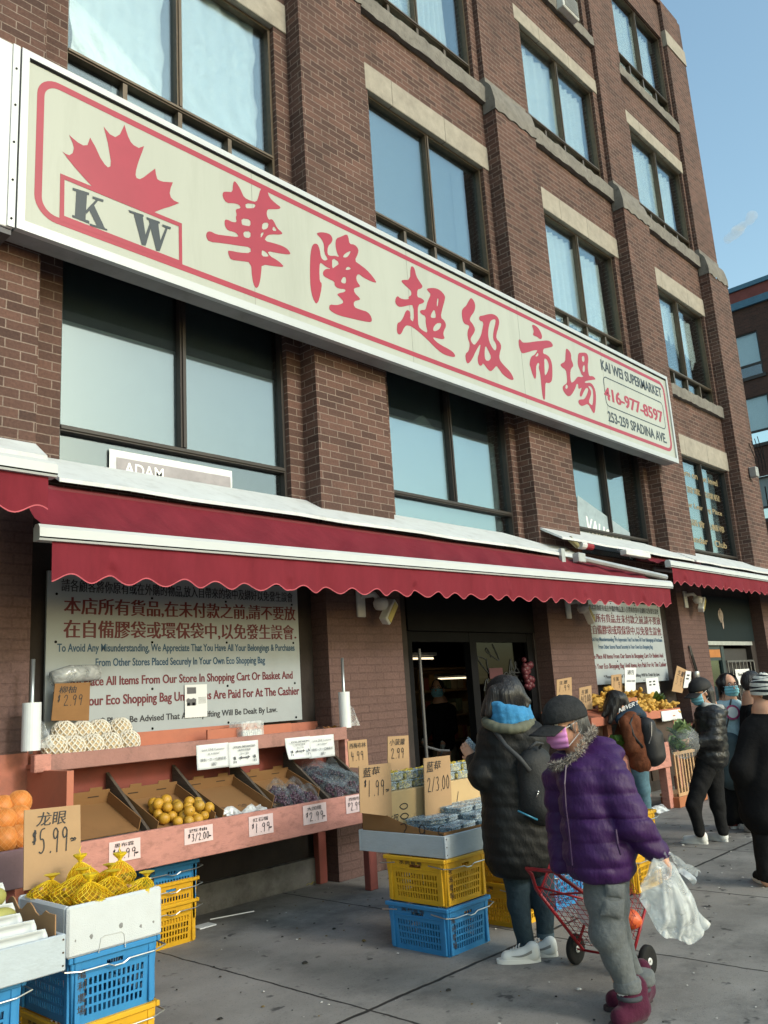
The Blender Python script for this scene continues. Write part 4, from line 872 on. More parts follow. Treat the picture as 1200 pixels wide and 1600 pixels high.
awning('awning', 'dark red awning end at the left edge, set higher than the long one', -2.5, 2.16, (5.42, 3.22), (4.55, 2.845, 2.845), vl=.21, arm=False)
awning('awning', 'dark red awning farther along the wall with its folding arm showing', 11.15, 19.0, (5.42, 3.23), (5.00, 3.01, 3.01), vl=.22)
# folding arm and bracket between the two awnings
mb = MB(); a, b = on_y(905,872,5.30), on_y(1040,902,5.02)
mb.tube([a, b], .04, 8); mb.rbox(a, (.08,.05,.06), .01); mb.box(a[0]-.3, a[0]-.22, 5.36, 5.40, 2.95, 3.15)
tag(mb.build('folding_arm', pmat('arm_light', (.38,.40,.41), .4, metal=.4)), 'pale grey folding awning arm reaching out between the two awnings', 'awning arm')
mb = MB(); c = on_y(905,851,5.40); mb.tube([c+np.array([.12,0,0]), c+np.array([.3,0,0])], .05, 10); mb.mat = 1; mb.tube([c, c+np.array([.12,0,0])], .055, 10); mb.mat = 2; mb.tube([c+np.array([-.22,0,.06]), c+np.array([-.05,0,-.02])], .035, 8)
tag(mb.build('awning_motor', [pmat('motor_red', (.25,.02,.03), .5), pmat('motor_white', (.55,.55,.55), .4), pmat('motor_olive', (.22,.20,.10), .5)]), 'small awning roller motor with a red end under the flashing', 'motor')
mb = MB(); a = on_y(985,865,5.30); mb.rbox((a[0]+.15,5.30,a[2]), (.35,.05,.035), .008); tag(mb.build('tube_lamp', pmat('lamp_white2', (.6,.6,.6), .4)), 'unlit white tube lamp under the flashing between the awnings', 'lamp')
# ============================================================ WHITE NOTICE BOARDS
BLUEINK = pmat('notice_blue', (.014,.065,.14), .5, .15, 10); REDINK = pmat('notice_red', (.115,.012,.022), .5, .15, 10); BLKINK = pmat('notice_black', (.022,.022,.03), .5)
BRDW = pmat('board_white', (.31,.345,.375), .42, .06, 3, dirt=.22, dirtcol=(.28,.28,.29,1), dscale=4)
def notice_board(x0, x1, z0, z1, y, label):
    o = empty('notice_board', ((x0+x1)/2, y, z0), label, 'notice board', 'white notice boards on the wall'); W_, H_ = x1-x0, z1-z0
    mb = MB(); mb.box(x0, x1, y, y+.02, z0, z1); mb.build('panel', BRDW, o)
    def ln(name, body, u0, u1, v0, v1, m, bold, al=None):
        mb = MB(); put_text(mb, body, (x0+W_*u0, y-.0018, z0+H_*v0), (1,0,0), (0,0,1), W_*(u1-u0), H_*(v1-v0), bold); mb.build(name, m, o)
    ln('lettering', '請各顧客將你原有或在外購的物品,放入自帶來的袋中及綁好以免發生誤會', .045, .975, .875, .955, BLKINK, .022)
    ln('lettering', '本店所有貨品,在未付款之前,請不要放', .055, .985, .735, .845, REDINK, .030)
    ln('lettering', '在自備膠袋或環保袋中,以免發生誤會.', .055, .985, .590, .705, REDINK, .030)
    ln('lettering', 'To Avoid Any Misunderstanding, We Appreciate That You Have All Your Belongings & Purchases', .035, .975, .495, .560, BLUEINK, .032)
    ln('lettering', 'From Other Stores Placed Securely In Your Own Eco Shopping Bag', .16, .83, .405, .470, BLUEINK, .032)
    ln('lettering', 'Please Place All Items From Our Store In Shopping Cart Or Basket And', .035, .96, .285, .360, REDINK, .050)
    ln('lettering', 'Or In Your Eco Shopping Bag Until Items Are Paid For At The Cashier', .035, .99, .165, .245, REDINK, .050)
    ln('lettering', '* Please Be Advised That All Shoplifting Will Be Dealt By Law.', .18, .88, .055, .110, BLKINK, .035)
    mb = MB()
    for u in (.03,.36,.66,.97):
        for v in (.02,.27,.57,.86,.98): mb.lathe([(0,.003),(.010,.003),(.010,0)], (x0+W_*u, y, z0+H_*v), 8, RX(math.pi/2))
    mb.build('screw_head', DARK, o); return o
notice_board(2.745, 5.075, 1.365, 2.535, 5.80, 'large white notice board with Chinese and English writing behind the near fruit stand')
notice_board(10.00, 12.36, 1.50, 2.62, 5.80, 'large white notice board half hidden behind the ginger stall past the doorway')

# ============================================================ PINK FRUIT STAND
PNK = pmat('pink_board', lin(182,126,114), .6, .12, 7, .2, 60, dirt=.55, dirtcol=(.15,.065,.05,1), dscale=9, stretch=(1,1,2.2))
PNKD = pmat('dull_pink_board', lin(150,108,100), .65, .14, 7, .2, 60, dirt=.5, dirtcol=(.10,.06,.05,1), dscale=8)
ORNG = pmat('salmon_paint', lin(172,104,82), .6, .10, 5, .1, 60, dirt=.25, dscale=5)
REDD = pmat('inner_red_paint', lin(128,62,52), .7, .15, 5, dirt=.3)
WOODG = pmat('grey_wood', (.085,.065,.050), .85, .35, 14, .4, 40, stretch=(8,1,8), dirt=.35, dirtcol=(.03,.025,.02,1))
TFB, TBK = (5.06, .775), (5.64, 1.00)           # table surface front and back edge (y,z): it slopes down to the street
st = empty('fruit_stand', (3.95, 5.35, 0), 'salmon pink wooden fruit stand with sloping bins and an upper shelf under the notice board', 'fruit stand')
mb = MB(); mb.rbox((3.895, 5.02, .668), (1.335, .018, .112), .004); mb.build('front_board', PNK, st)
def tz(y): return TFB[1]-.06+(TBK[1]-TFB[1])*(y-TFB[0])/(TBK[0]-TFB[0])
mb = MB(); mb.add([(2.60,5.04,tz(5.04)),(5.225,5.04,tz(5.04)),(5.225,5.66,tz(5.66)),(2.60,5.66,tz(5.66)),(2.60,5.04,tz(5.04)-.03),(5.225,5.04,tz(5.04)-.03),(5.225,5.66,tz(5.66)-.03),(2.60,5.66,tz(5.66)-.03)], [(0,1,2,3),(7,6,5,4),(0,4,5,1),(1,5,6,2),(2,6,7,3),(3,7,4,0)]); mb.build('tray_bottom', WOODG, st)
for xx in (2.63, 3.13, 3.66, 4.18, 4.72, 5.20):
    mb = MB(); t = .011
    P = [(5.04, tz(5.04)+.015), (5.64, tz(5.64)+.18), (5.64, tz(5.64)+.0), (5.04, tz(5.04)-.01)]
    mb.add([(xx-t,y,z) for y,z in P]+[(xx+t,y,z) for y,z in P], [(0,1,2,3),(7,6,5,4),(0,4,5,1),(1,5,6,2),(2,6,7,3),(3,7,4,0)]); mb.build('divider', WOODG, st)
mb = MB(); mb.box(2.60, 5.24, 5.665, 5.70, .70, 1.20); mb.build('back_board', REDD, st)
mb = MB(); mb.rbox((3.895, 5.43, 1.232), (1.345, .016, .052), .004); mb.build('shelf_edge', PNKD, st)
mb = MB(); mb.box(2.56, 5.23, 5.448, 5.78, 1.195, 1.225); mb.build('shelf', ORNG, st)
mb = MB(); mb.box(2.60, 4.55, 5.76, 5.785, 1.226, 1.37); mb.rbox((4.35,5.60,1.285),(.42,.012,.065),.004); mb.build('shelf_back', ORNG, st)
for (xx, ya, yb, z0, z1, mt) in ((2.585, 5.10, 5.78, .0, 1.19, ORNG), (5.235, 5.42, 5.50, .56, 1.18, PNK)):
    mb = MB(); mb.box(xx-.022, xx+.022, ya if xx < 3 else ya, yb, z0 if xx > 3 else .56, z1); mb.build('side_panel', mt, st)
mb = MB(); mb.rbox((2.56, 5.44, 1.235), (.055, .03, .055), .005); mb.build('post_block', PNK, st)
for (xx, yy) in ((5.22, 5.20), (5.20, 5.78), (2.62, 5.20), (2.62, 5.74)):
    mb = MB(); mb.rbox((xx, yy, .278), (.045, .035, .278), .005); mb.build('leg', pmat('dull_red_paint', lin(140,74,66), .7, .15, 6, dirt=.4), st)
# boxes of card in the bins
CARD = pmat('cardboard', lin(152,117,82), .8, .10, 6, .1, 80, dirt=.15, dirtcol=(.16,.10,.055,1)); CARD2 = pmat('shaded_cardboard', lin(132,96,60), .85, .15, 6, dirt=.3, dirtcol=(.12,.075,.03,1))  # second card tone has shade mixed into its colour
TABANG = math.atan2(TBK[1]-TFB[1], TBK[0]-TFB[0])
def tab(x, s, h=0.0):                             # point on the sloping table: s metres up the slope from the front board, h above it
    y = TFB[0]+.01+s*math.cos(TABANG)-h*math.sin(TABANG); return (x, y, tz(TFB[0]+.01)+.002+s*math.sin(TABANG)+h*math.cos(TABANG))
def carton(x0, x1, s0, s1, h, label, m=CARD2, wonk=0.0, writing=False):
    o = empty('carton', tab((x0+x1)/2, s0), label, 'carton')
    mb = MB(); t = .006
    def slab(xa, xb, sa, sb, ha, hb):
        vs = [tab(x, s, h_) for x in (xa, xb) for s in (sa, sb) for h_ in (ha, hb)]
        mb.add(vs, [(0,1,3,2),(4,6,7,5),(0,4,5,1),(2,3,7,6),(0,2,6,4),(1,5,7,3)])
    slab(x0, x1, s0, s1, .002, .008)
    slab(x0, x1, s1-t, s1, .008, h); slab(x0, x0+t, s0, s1-t, .008, h*.9); slab(x1-t, x1, s0, s1-t, .008, h*.85)
    for q in (.25, .75):
        xm = x0+(x1-x0)*q; slab(xm-.045, xm+.045, s1-t, s1, h, h+.022)
    mb.build('tray', m, o)
    mb = MB()
    for q in (.25, .75):
        xm = x0+(x1-x0)*q; slab(xm-.05, xm+.03, s1-t-.001, s1-t, h*.55, h*.63)
    mb.build('hand_slot', pmat('slot_dark', (.05,.03,.015), .9), o)
    if writing:
        mb = MB(); P0 = np.array(tab(x0+.1, s0+.12, .009)); 
        put_pen(mb, '~ ~', P0, (1,0,0), (0, math.cos(TABANG), math.sin(TABANG)), .10, .08, .006); mb.build('pen_mark', BLKINK, o)
    return o
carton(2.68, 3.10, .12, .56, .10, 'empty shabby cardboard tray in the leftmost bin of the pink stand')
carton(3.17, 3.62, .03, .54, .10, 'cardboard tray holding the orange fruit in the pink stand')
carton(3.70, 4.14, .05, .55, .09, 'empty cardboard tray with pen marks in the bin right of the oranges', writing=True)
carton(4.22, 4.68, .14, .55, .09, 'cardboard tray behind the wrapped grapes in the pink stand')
mb = MB(); mb.grid(lambda u, v: tuple(np.array(tab(3.72+.36*u+.03*v, .02+.12*v+.02*math.sin(u*9), .02+.02*math.sin(u*14+v*5)+.015*math.sin(v*9)))), 24, 8)
tag(mb.build('plastic_scrap', film_mat('scrap_film', cover=.5), None, True), 'crumpled clear plastic scrap at the front of the empty tray', 'plastic scrap')
# oranges
ORM = pmat('orange_peel', (.48,.255,.024), .42, .14, 10, .3, 160, spec=.5)
ORM2 = pmat('yellow_orange_peel', (.42,.24,.030), .42, .14, 10, .3, 160, spec=.5)
def fruit(name, mats, r, label, cat, group, sq=(1,1,.93)):
    mb = MB(); mb.sphere((0,0,0), r, 18, 12, sq); mb.mat = 1; mb.sphere((0,0,r*sq[2]*.985), r*.10, 8, 5, (1,1,.4)); o = mb.build(name, mats, None, True)
    return tag(o, label, cat, group)
STEM = pmat('fruit_stem', (.12,.11,.03), .8)
og = fruit('orange', [ORM, STEM], .036, 'small orange heaped with others in the cardboard tray of the pink stand', 'orange', 'oranges heaped in the tray'); og2 = None
spots = [(3.36,.13,0),(3.43,.10,0),(3.50,.08,0),(3.29,.19,0),(3.36,.21,0),(3.44,.18,0),(3.30,.27,0),(3.38,.29,0),(3.28,.11,0),(3.57,.07,0),(3.56,.15,0),(3.50,.17,0),(3.55,.24,0),(3.47,.26,0),(3.34,.35,0),(3.62,.10,.03),(3.42,.03,0),(3.35,.05,0),(3.49,.02,0),(3.40,.145,.055),(3.47,.13,.055),(3.33,.165,.055),(3.54,.11,.055),(3.52,.19,.055),(3.37,.25,.055),(3.58,.18,.055),(3.44,.06,.055),(3.29,.22,.055)]
for i, (x, s, h) in enumerate(spots):
    o = og if i == 0 else og.copy()
    if i: COL.objects.link(o)
    k = random.uniform(.9,1.15); o.scale = (k,k,k); o.location = tab(x+random.uniform(-.006,.006), s+.02, .012+.034*k+h*.95); o.rotation_euler = (random.uniform(-2,2), random.uniform(-2,2), random.uniform(0,6))
    if i % 3 == 1:
        if og2 is None: og2 = og.data.copy(); og2.materials[0] = ORM2
        o.data = og2
# grapes in clear bags
GRP = pmat('grape_red', (.055,.012,.030), .3, .25, 12); BAGF = film_mat('bag_film', cover=.05, gloss=.10, rough=.07, scale=34, bump=1.0, white=(.45,.47,.52,1))
def grape_bag(c, sx, sy, label, rx=0.0):
    o = empty('grape_bag', c, label, 'bag of grapes', 'bags of grapes in the pink stand'); mb = MB()
    for k in range(46):
        a, b = random.uniform(0, 6.28), random.random()**.5; h = .055*(1-b*b)
        mb.sphere((c[0]+sx*b*math.cos(a)*.85, c[1]+sy*b*math.sin(a)*.85, c[2]+.018+h*random.random()+sy*b*math.sin(a)*.35), random.uniform(.011,.015), 8, 6)
    mb.build('bunch', GRP, o, True)
    mb = MB(); ph = random.uniform(0,6)
    def f(u, v):
        th, t = u*2*math.pi, v; rr = 1+.10*math.sin(th*7+ph)+.07*math.sin(th*13+t*5); q = math.cos(t*math.pi/2)
        return (c[0]+sx*1.12*math.cos(th)*rr*q, c[1]+sy*1.12*math.sin(th)*rr*q, c[2]+.008+(.105+.02*math.sin(th*3+ph))*math.sin(t*math.pi/2)+sy*math.sin(th)*q*.4)
    mb.grid(f, 48, 12); mb.build('wrapper', BAGF, o, True)
for (x, s, lab) in ((4.30,.14,'clear bag of dark red grapes, leftmost in its bin'), (4.42,.10,'clear bag of dark red grapes, front middle of its bin'), (4.55,.10,'clear bag of dark red grapes, front right of its bin'), (4.36,.26,'clear bag of dark red grapes, back left of its bin'), (4.52,.24,'clear bag of dark red grapes, back right of its bin')):
    grape_bag(tab(x, s, .012), .075, .075, lab)
for (x, s, lab) in ((4.84,.12,'clear bag of dark plums in the rightmost bin, front left'), (5.02,.12,'clear bag of dark plums in the rightmost bin, front right'), (4.84,.32,'clear bag of dark plums in the rightmost bin, back left'), (5.02,.32,'clear bag of dark plums in the rightmost bin, back right'), (4.92,.46,'clear bag of dark plums in the rightmost bin, against the back board')):
    grape_bag(tab(x, s, .03), .105, .105, lab)
mb = MB()
mb.grid(lambda u, v: (4.76+.42*u, 5.10+.48*v+.02*math.sin(u*11), tz(5.10+.48*v)+.10+.03*math.sin(u*8+v*5)+.02*math.sin(u*21+v*13)), 40, 26)
tag(mb.build('plastic_sheet', film_mat('sheet_film', cover=.11, gloss=.12, scale=20, bump=1.0, white=(.42,.50,.56,1)), None, True), 'glossy crumpled clear plastic sheet over the plums in the rightmost bin', 'plastic sheet')
# paper price tags on the front board
TAGP = pmat('pink_paper', lin(214,190,188), .8, .05, 8); PEN_ = pmat('marker_ink', (.014,.014,.018), .5)
def price_paper(px0, py0, px1, py1, y, name, price, label, fruitname):
    a, b = on_y(px0, py1, y), on_y(px1, py0, y); w_, h_ = b[0]-a[0], b[2]-a[2]
    o = empty('price_tag', ((a[0]+b[0])/2, y, a[2]), label, 'price tag'); mb = MB()
    mb.grid(lambda u, v: (a[0]+w_*u, y-.002-.006*max(0,(1-v)-.6)*u, a[2]+h_*v), 6, 6); mb.build('paper', TAGP, o, solid=.001)
    mb = MB(); put_text(mb, fruitname, (a[0]+w_*.16, y-.0065, a[2]+h_*.70), (1,0,0), (0,0,1), w_*.62, h_*.20, .0); put_pen(mb, '$', (a[0]+w_*.10, y-.0065, a[2]+h_*.40), (1,0,0), (0,0,1), w_*.13, h_*.22, .004)
    n = len(price.replace('.','')); put_pen(mb, price, (a[0]+w_*.24, y-.0065, a[2]+h_*.15), (1,0,0), (0,0,1), w_*.62/(n+.3), h_*.46, .0038); put_pen(mb, '~', (a[0]+w_*.82, y-.0065, a[2]+h_*.25), (1,0,0), (0,0,1), w_*.13, h_*.12, .004)
    mb.build('handwriting', PEN_, o)
YB = 5.0005
price_paper(170,1308,219,1350,YB,'','0.99','pink paper tag reading 0.99 on the stand front board','黑布霖')
price_paper(288,1287,332,1321,YB,'','3/2.00','pink paper tag reading 3 for 2.00 below the oranges','西柚')
price_paper(389,1270,426,1308,YB,'','1.99','pink paper tag reading 1.99 below the empty tray','紅石榴')
price_paper(474,1253,509,1290,YB,'','2.99','pink paper tag reading 2.99 below the grapes','大加提')
price_paper(541,1240,566,1272,YB,'','2.99','white 2.99 tag at the right end of the front board, partly hidden','西梅布')
# printed notices hanging from the shelf edge
SHT = pmat('white_paper', (.62,.64,.66), .7, .04, 6)
def notice(px0, py0, px1, py1, label, kind, curl):
    y = 5.413; a, b = on_y(px0, py1, y), on_y(px1, py0, y); w_, h_ = b[0]-a[0], b[2]-a[2]
    o = empty('paper_notice', ((a[0]+b[0])/2, y, a[2]), label, 'notice')
    P = lambda u, v: (a[0]+w_*u, y-.001-.03*curl*(1-v)**2*(1.4-u)-.004*math.sin(u*7+v*3)*(1-v), a[2]+h_*v-.012*curl*(1-v)*(u-.5))
    mb = MB(); mb.grid(P, 10, 10); mb.build('sheet', SHT, o, True, solid=.001)
    mb = MB(); yy = y-.012-.02*curl
    if kind == 0:
        put_text(mb, 'Limit ONE Customer', (a[0]+w_*.14, yy, a[2]+h_*.74), (1,0,0), (0,0,1), w_*.72, h_*.09); put_text(mb, 'at a time!', (a[0]+w_*.32, yy, a[2]+h_*.58), (1,0,0), (0,0,1), w_*.36, h_*.09); put_text(mb, '限制一次一位顧客挑', (a[0]+w_*.1, yy, a[2]+h_*.32), (1,0,0), (0,0,1), w_*.8, h_*.13); put_text(mb, '選!', (a[0]+w_*.42, yy, a[2]+h_*.12), (1,0,0), (0,0,1), w_*.18, h_*.13)
    else:
        put_text(mb, 'SOCIAL DISTANCING', (a[0]+w_*.14, yy, a[2]+h_*.76), (1,0,0), (0,0,1), w_*.72, h_*.08, .03); put_text(mb, '保持社交距離', (a[0]+w_*.3, yy, a[2]+h_*.62), (1,0,0), (0,0,1), w_*.4, h_*.09); put_text(mb, '2m / 6ft', (a[0]+w_*.36, yy, a[2]+h_*.48), (1,0,0), (0,0,1), w_*.28, h_*.08)
        mb.add([(a[0]+w_*q[0], yy, a[2]+h_*q[1]) for q in ((.32,.36),(.40,.43),(.40,.38),(.60,.38),(.60,.43),(.68,.36),(.60,.29),(.60,.34),(.40,.34),(.40,.29))], [(0,1,2,8,9),(2,3,7,8),(3,4,5,6,7)])
        for s in (.14,.80):
            mb.add([(a[0]+w_*(s+q[0]), yy, a[2]+h_*q[1]) for q in ((0,.42),(.06,.42),(.08,.30),(.02,.30))], [(0,1,2,3)]); mb.add([(a[0]+w_*(s+q[0]), yy-.0002, a[2]+h_*q[1]) for q in ((0,.26),(.02,.26),(.02,.16),(0,.16))], [(0,1,2,3)]); mb.add([(a[0]+w_*(s+q[0]), yy-.0002, a[2]+h_*q[1]) for q in ((.06,.26),(.08,.26),(.09,.16),(.07,.16))], [(0,1,2,3)])
    mb.build('print', pmat('print_grey', (.10,.10,.11), .7), o)
notice(307,1160,356,1204,'white one customer notice on the shelf edge, left of a distancing notice',0,.2)
notice(357,1156,403,1200,'white social distancing notice on the shelf edge, above the middle bin',1,.2)
notice(446,1150,484,1188,'white social distancing notice on the shelf edge, its corner curled up',1,1.0)
notice(482,1147,521,1186,'white one customer notice at the right end of the shelf edge',0,.3)
# small printed poster stuck over the notice board
mb = MB(); a, b = on_y(289,1122,5.79), on_y(323,1069,5.79); mb.box(a[0], b[0], 5.788, 5.790, a[2], b[2]); po = tag(mb.build('taped_poster', SHT), 'small white printed poster taped over the near notice board', 'poster')
mb = MB(); w_, h_ = b[0]-a[0], b[2]-a[2]
mb.box(a[0]+.02, a[0]+w_*.5, 5.7866, 5.7876, b[2]-.07, b[2]-.02); mb.box(a[0]+.02, a[0]+w_*.5, 5.7866, 5.7876, b[2]-.16, b[2]-.11)
for q in (.15,.38): mb.lathe([(.0,.001),(.018,.001),(.018,.0)], (a[0]+w_*q, 5.7874, a[2]+h_*.52), 12, RX(math.pi/2)); mb.box(a[0]+w_*q-.012, a[0]+w_*q+.012, 5.7866, 5.7876, a[2]+h_*.36, a[2]+h_*.47)
for r in range(6): mb.box(a[0]+w_*.6, a[0]+w_*.95, 5.7866, 5.7876, a[2]+h_*(.42+.035*r), a[2]+h_*(.43+.035*r))
mb.build('print', MATS['print_grey'], po)
# rolls of plastic bags on upright rods
ROLL = pmat('bag_roll', (.62,.66,.70), .35, .05, 10, spec=.6); RODM = pmat('steel_rod', (.42,.46,.48), .35, .1, 20, metal=.8)
for (px, py0, py1, py2, label) in ((48,1030,1098,1173,'white bag roll on a steel rod at the left end of the pink stand'), (540,1028,1081,1137,'white bag roll on a steel rod at the right end of the pink stand')):
    b, m_, t = on_y(px, py2, 5.46), on_y(px, py1, 5.46), on_y(px, py0, 5.46); o = empty('bag_roll', b, label, 'bag roll'); x = b[0]
    mb = MB(); r_ = .058 if px < 100 else .05
    mb.lathe([(.012,b[2]),(r_,b[2]),(r_,b[2]+.004),(r_,m_[2]-.004),(r_,m_[2]),(.012,m_[2])], (x,5.46,0), 24); mb.build('roll', ROLL, o, False)
    mb = MB(); mb.tube([(x,5.46,b[2]-.02),(x,5.46,t[2])], .013, 10); mb.build('rod', RODM, o, True)
    mb = MB(); s = 1
    mb.grid(lambda u, v: (x+.05+.10*u*(1-v*.7), 5.44-.02*u+.01*math.sin(u*8), b[2]+.01+(m_[2]-b[2])*.62*v*(1-.3*u)), 10, 10); mb.build('loose_bag', film_mat('loose_film', cover=.22, scale=20), o, True)
# white zinc edge tube on the shelf: clear tub with white trays, snack bags
mb = MB(); c = on_y(388,1142,5.58); mb.rbox((c[0],5.60,c[2]), (.11,.09,.075), .012); o = tag(mb.build('plastic_tub', film_mat('tub_film', cover=.30, gloss=.3, bump=.2), None), 'clear tub of white plastic trays on the upper shelf of the pink stand', 'tub')
mb = MB()
for k in range(9): mb.rbox((c[0]-.085+k*.021,5.60,c[2]-.028), (.008,.075,.036), .003)
mb.build('tray_stack', pmat('tray_white', (.7,.72,.73), .4), o)
for k, (px, py, lab) in enumerate([(498,1122,'dark shiny snack packet on the upper shelf, left of the others'), (510,1128,'brown shiny snack packet lying at the front of the upper shelf'), (522,1122,'shiny amber snack packet on the upper shelf beside the right bag roll')]):
    c = on_y(px, py, 5.58); mb = MB(); ph = k*2.0
    mb.grid(lambda u, v: (c[0]-.09+.18*u, 5.58-.06+.12*v, 1.23+.06*math.sin(math.pi*u)**.5*math.sin(math.pi*v)**.5+.012*math.sin(u*17+ph)*math.sin(v*13)), 20, 16)
    tag(mb.build('snack_packet', pmat('packet%d' % k, [(.06,.035,.03),(.16,.07,.03),(.22,.10,.02)][k], .18, .3, 20, .6, 40, spec=.8), None, True, solid=.004), lab, 'snack packet')
# melons in foam nets on the shelf
NET = pmat('foam_net', (.62,.58,.51), .8, .08, 20); PEEL = pmat('pomelo_peel', (.46,.34,.20), .55, .15, 12)
def netted(c, r, label, cat, group, net, peel, n=12, up=.35, tt=.0058):
    o = empty('netted_fruit', c, label, cat, group); mb = MB(); mb.sphere(c, r, 20, 14, (1,1,1.0)); mb.build('fruit', peel, o, True)
    mb = MB(); rr = r+tt*.6; tw = random.uniform(0,6)
    for s in (1,-1):
        for k in range(n):
            pts = []
            for q in range(12):
                t = .28+(math.pi-.45)*q/11; p = 2*math.pi*k/n+s*t*.9+tw
                pts.append((c[0]+rr*math.sin(t)*math.cos(p), c[1]+rr*math.sin(t)*math.sin(p), c[2]+rr*math.cos(t)))
            mb.tube(pts, tt, 4, False)
    mb.build('net', net, o, True); return o
NG = 'netted pomelos on the upper shelf'
for i, (px, py, yy) in enumerate([(85,1168,5.50),(114,1170,5.50),(143,1168,5.50),(171,1164,5.50),(200,1160,5.51),(99,1146,5.60),(128,1146,5.60),(154,1143,5.60),(187,1140,5.58)]):
    c = on_y(px, py, yy); c[2] = max(c[2], 1.226+.082)
    lab = ['pale netted pomelo at the front left end of the upper shelf','pale netted pomelo second along the front row of the shelf','pale netted pomelo in the middle of the front row of the shelf','pale netted pomelo with a green label in the front row of the shelf','pale netted pomelo at the right end of the front row of the shelf','pale netted pomelo at the left end of the upper row','pale netted pomelo second in the upper row','pale netted pomelo third in the upper row','pale netted pomelo with a brown top showing, alone at the right of the upper row'][i]
    netted(c, .078, lab, 'pomelo', NG, NET, PEEL)
# card sign behind the pomelos
def card_sign(P, label, lines, m=None, t=.006, back=None, thin=.0048):
    """P: four world corners (TL, TR, BR, BL) of a stiff card"""
    P = [np.array(p, float) for p in P]; ux = P[1]-P[0]; uz = P[0]-P[3]; n = np.cross(ux, uz); n /= np.linalg.norm(n)
    if n @ (P[0]-np.array([0,0,CAM_H])) > 0: n = -n
    o = empty('price_card', (P[2]+P[3])/2, label, 'price card'); mb = MB()
    F = [p for p in P]; Bk = [p-n*t for p in P]; mb.add(F+Bk, [(0,3,2,1),(4,5,6,7),(0,1,5,4),(1,2,6,5),(2,3,7,6),(3,0,4,7)]); mb.build('card', m or CARD, o)
    W_ = np.linalg.norm(ux); H_ = np.linalg.norm(uz); ux = ux/W_; uz = uz/H_
    if np.cross(ux, uz) @ n < 0: pass
    mb = MB()
    for kind, s, u0, v0, u1, v1 in lines:
        O = P[3]+ux*W_*u0+uz*H_*v0+n*.002
        if kind == 't': put_text(mb, s, O, ux, uz, W_*(u1-u0), H_*(v1-v0), .01, shear=.15)
        else: put_pen(mb, s, O, ux, uz, W_*(u1-u0)/max(1,len(s.replace('.',''))+.4*s.count('.')), H_*(v1-v0), thin)
    mb.build('handwriting', PEN_, o); return o
q = lambda y, *pp: [on_y(a, b, y) for a, b in pp]
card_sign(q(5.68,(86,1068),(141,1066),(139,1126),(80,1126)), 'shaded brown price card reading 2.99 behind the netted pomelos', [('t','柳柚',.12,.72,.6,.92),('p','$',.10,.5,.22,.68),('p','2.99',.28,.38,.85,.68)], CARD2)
mb = MB(); c = on_y(118,1055,5.74); mb.tube([(c[0]-.18,5.72,c[2]-.02),(c[0]-.05,5.72,c[2]+.01),(c[0]+.16,5.72,c[2]+.015)], [.05,.06,.055], 12); tag(mb.build('rolled_bag', film_mat('grey_roll', cover=.6, white=(.5,.52,.53,1)), None, True), 'grey rolled plastic bag hanging above the shaded price card', 'plastic bag')
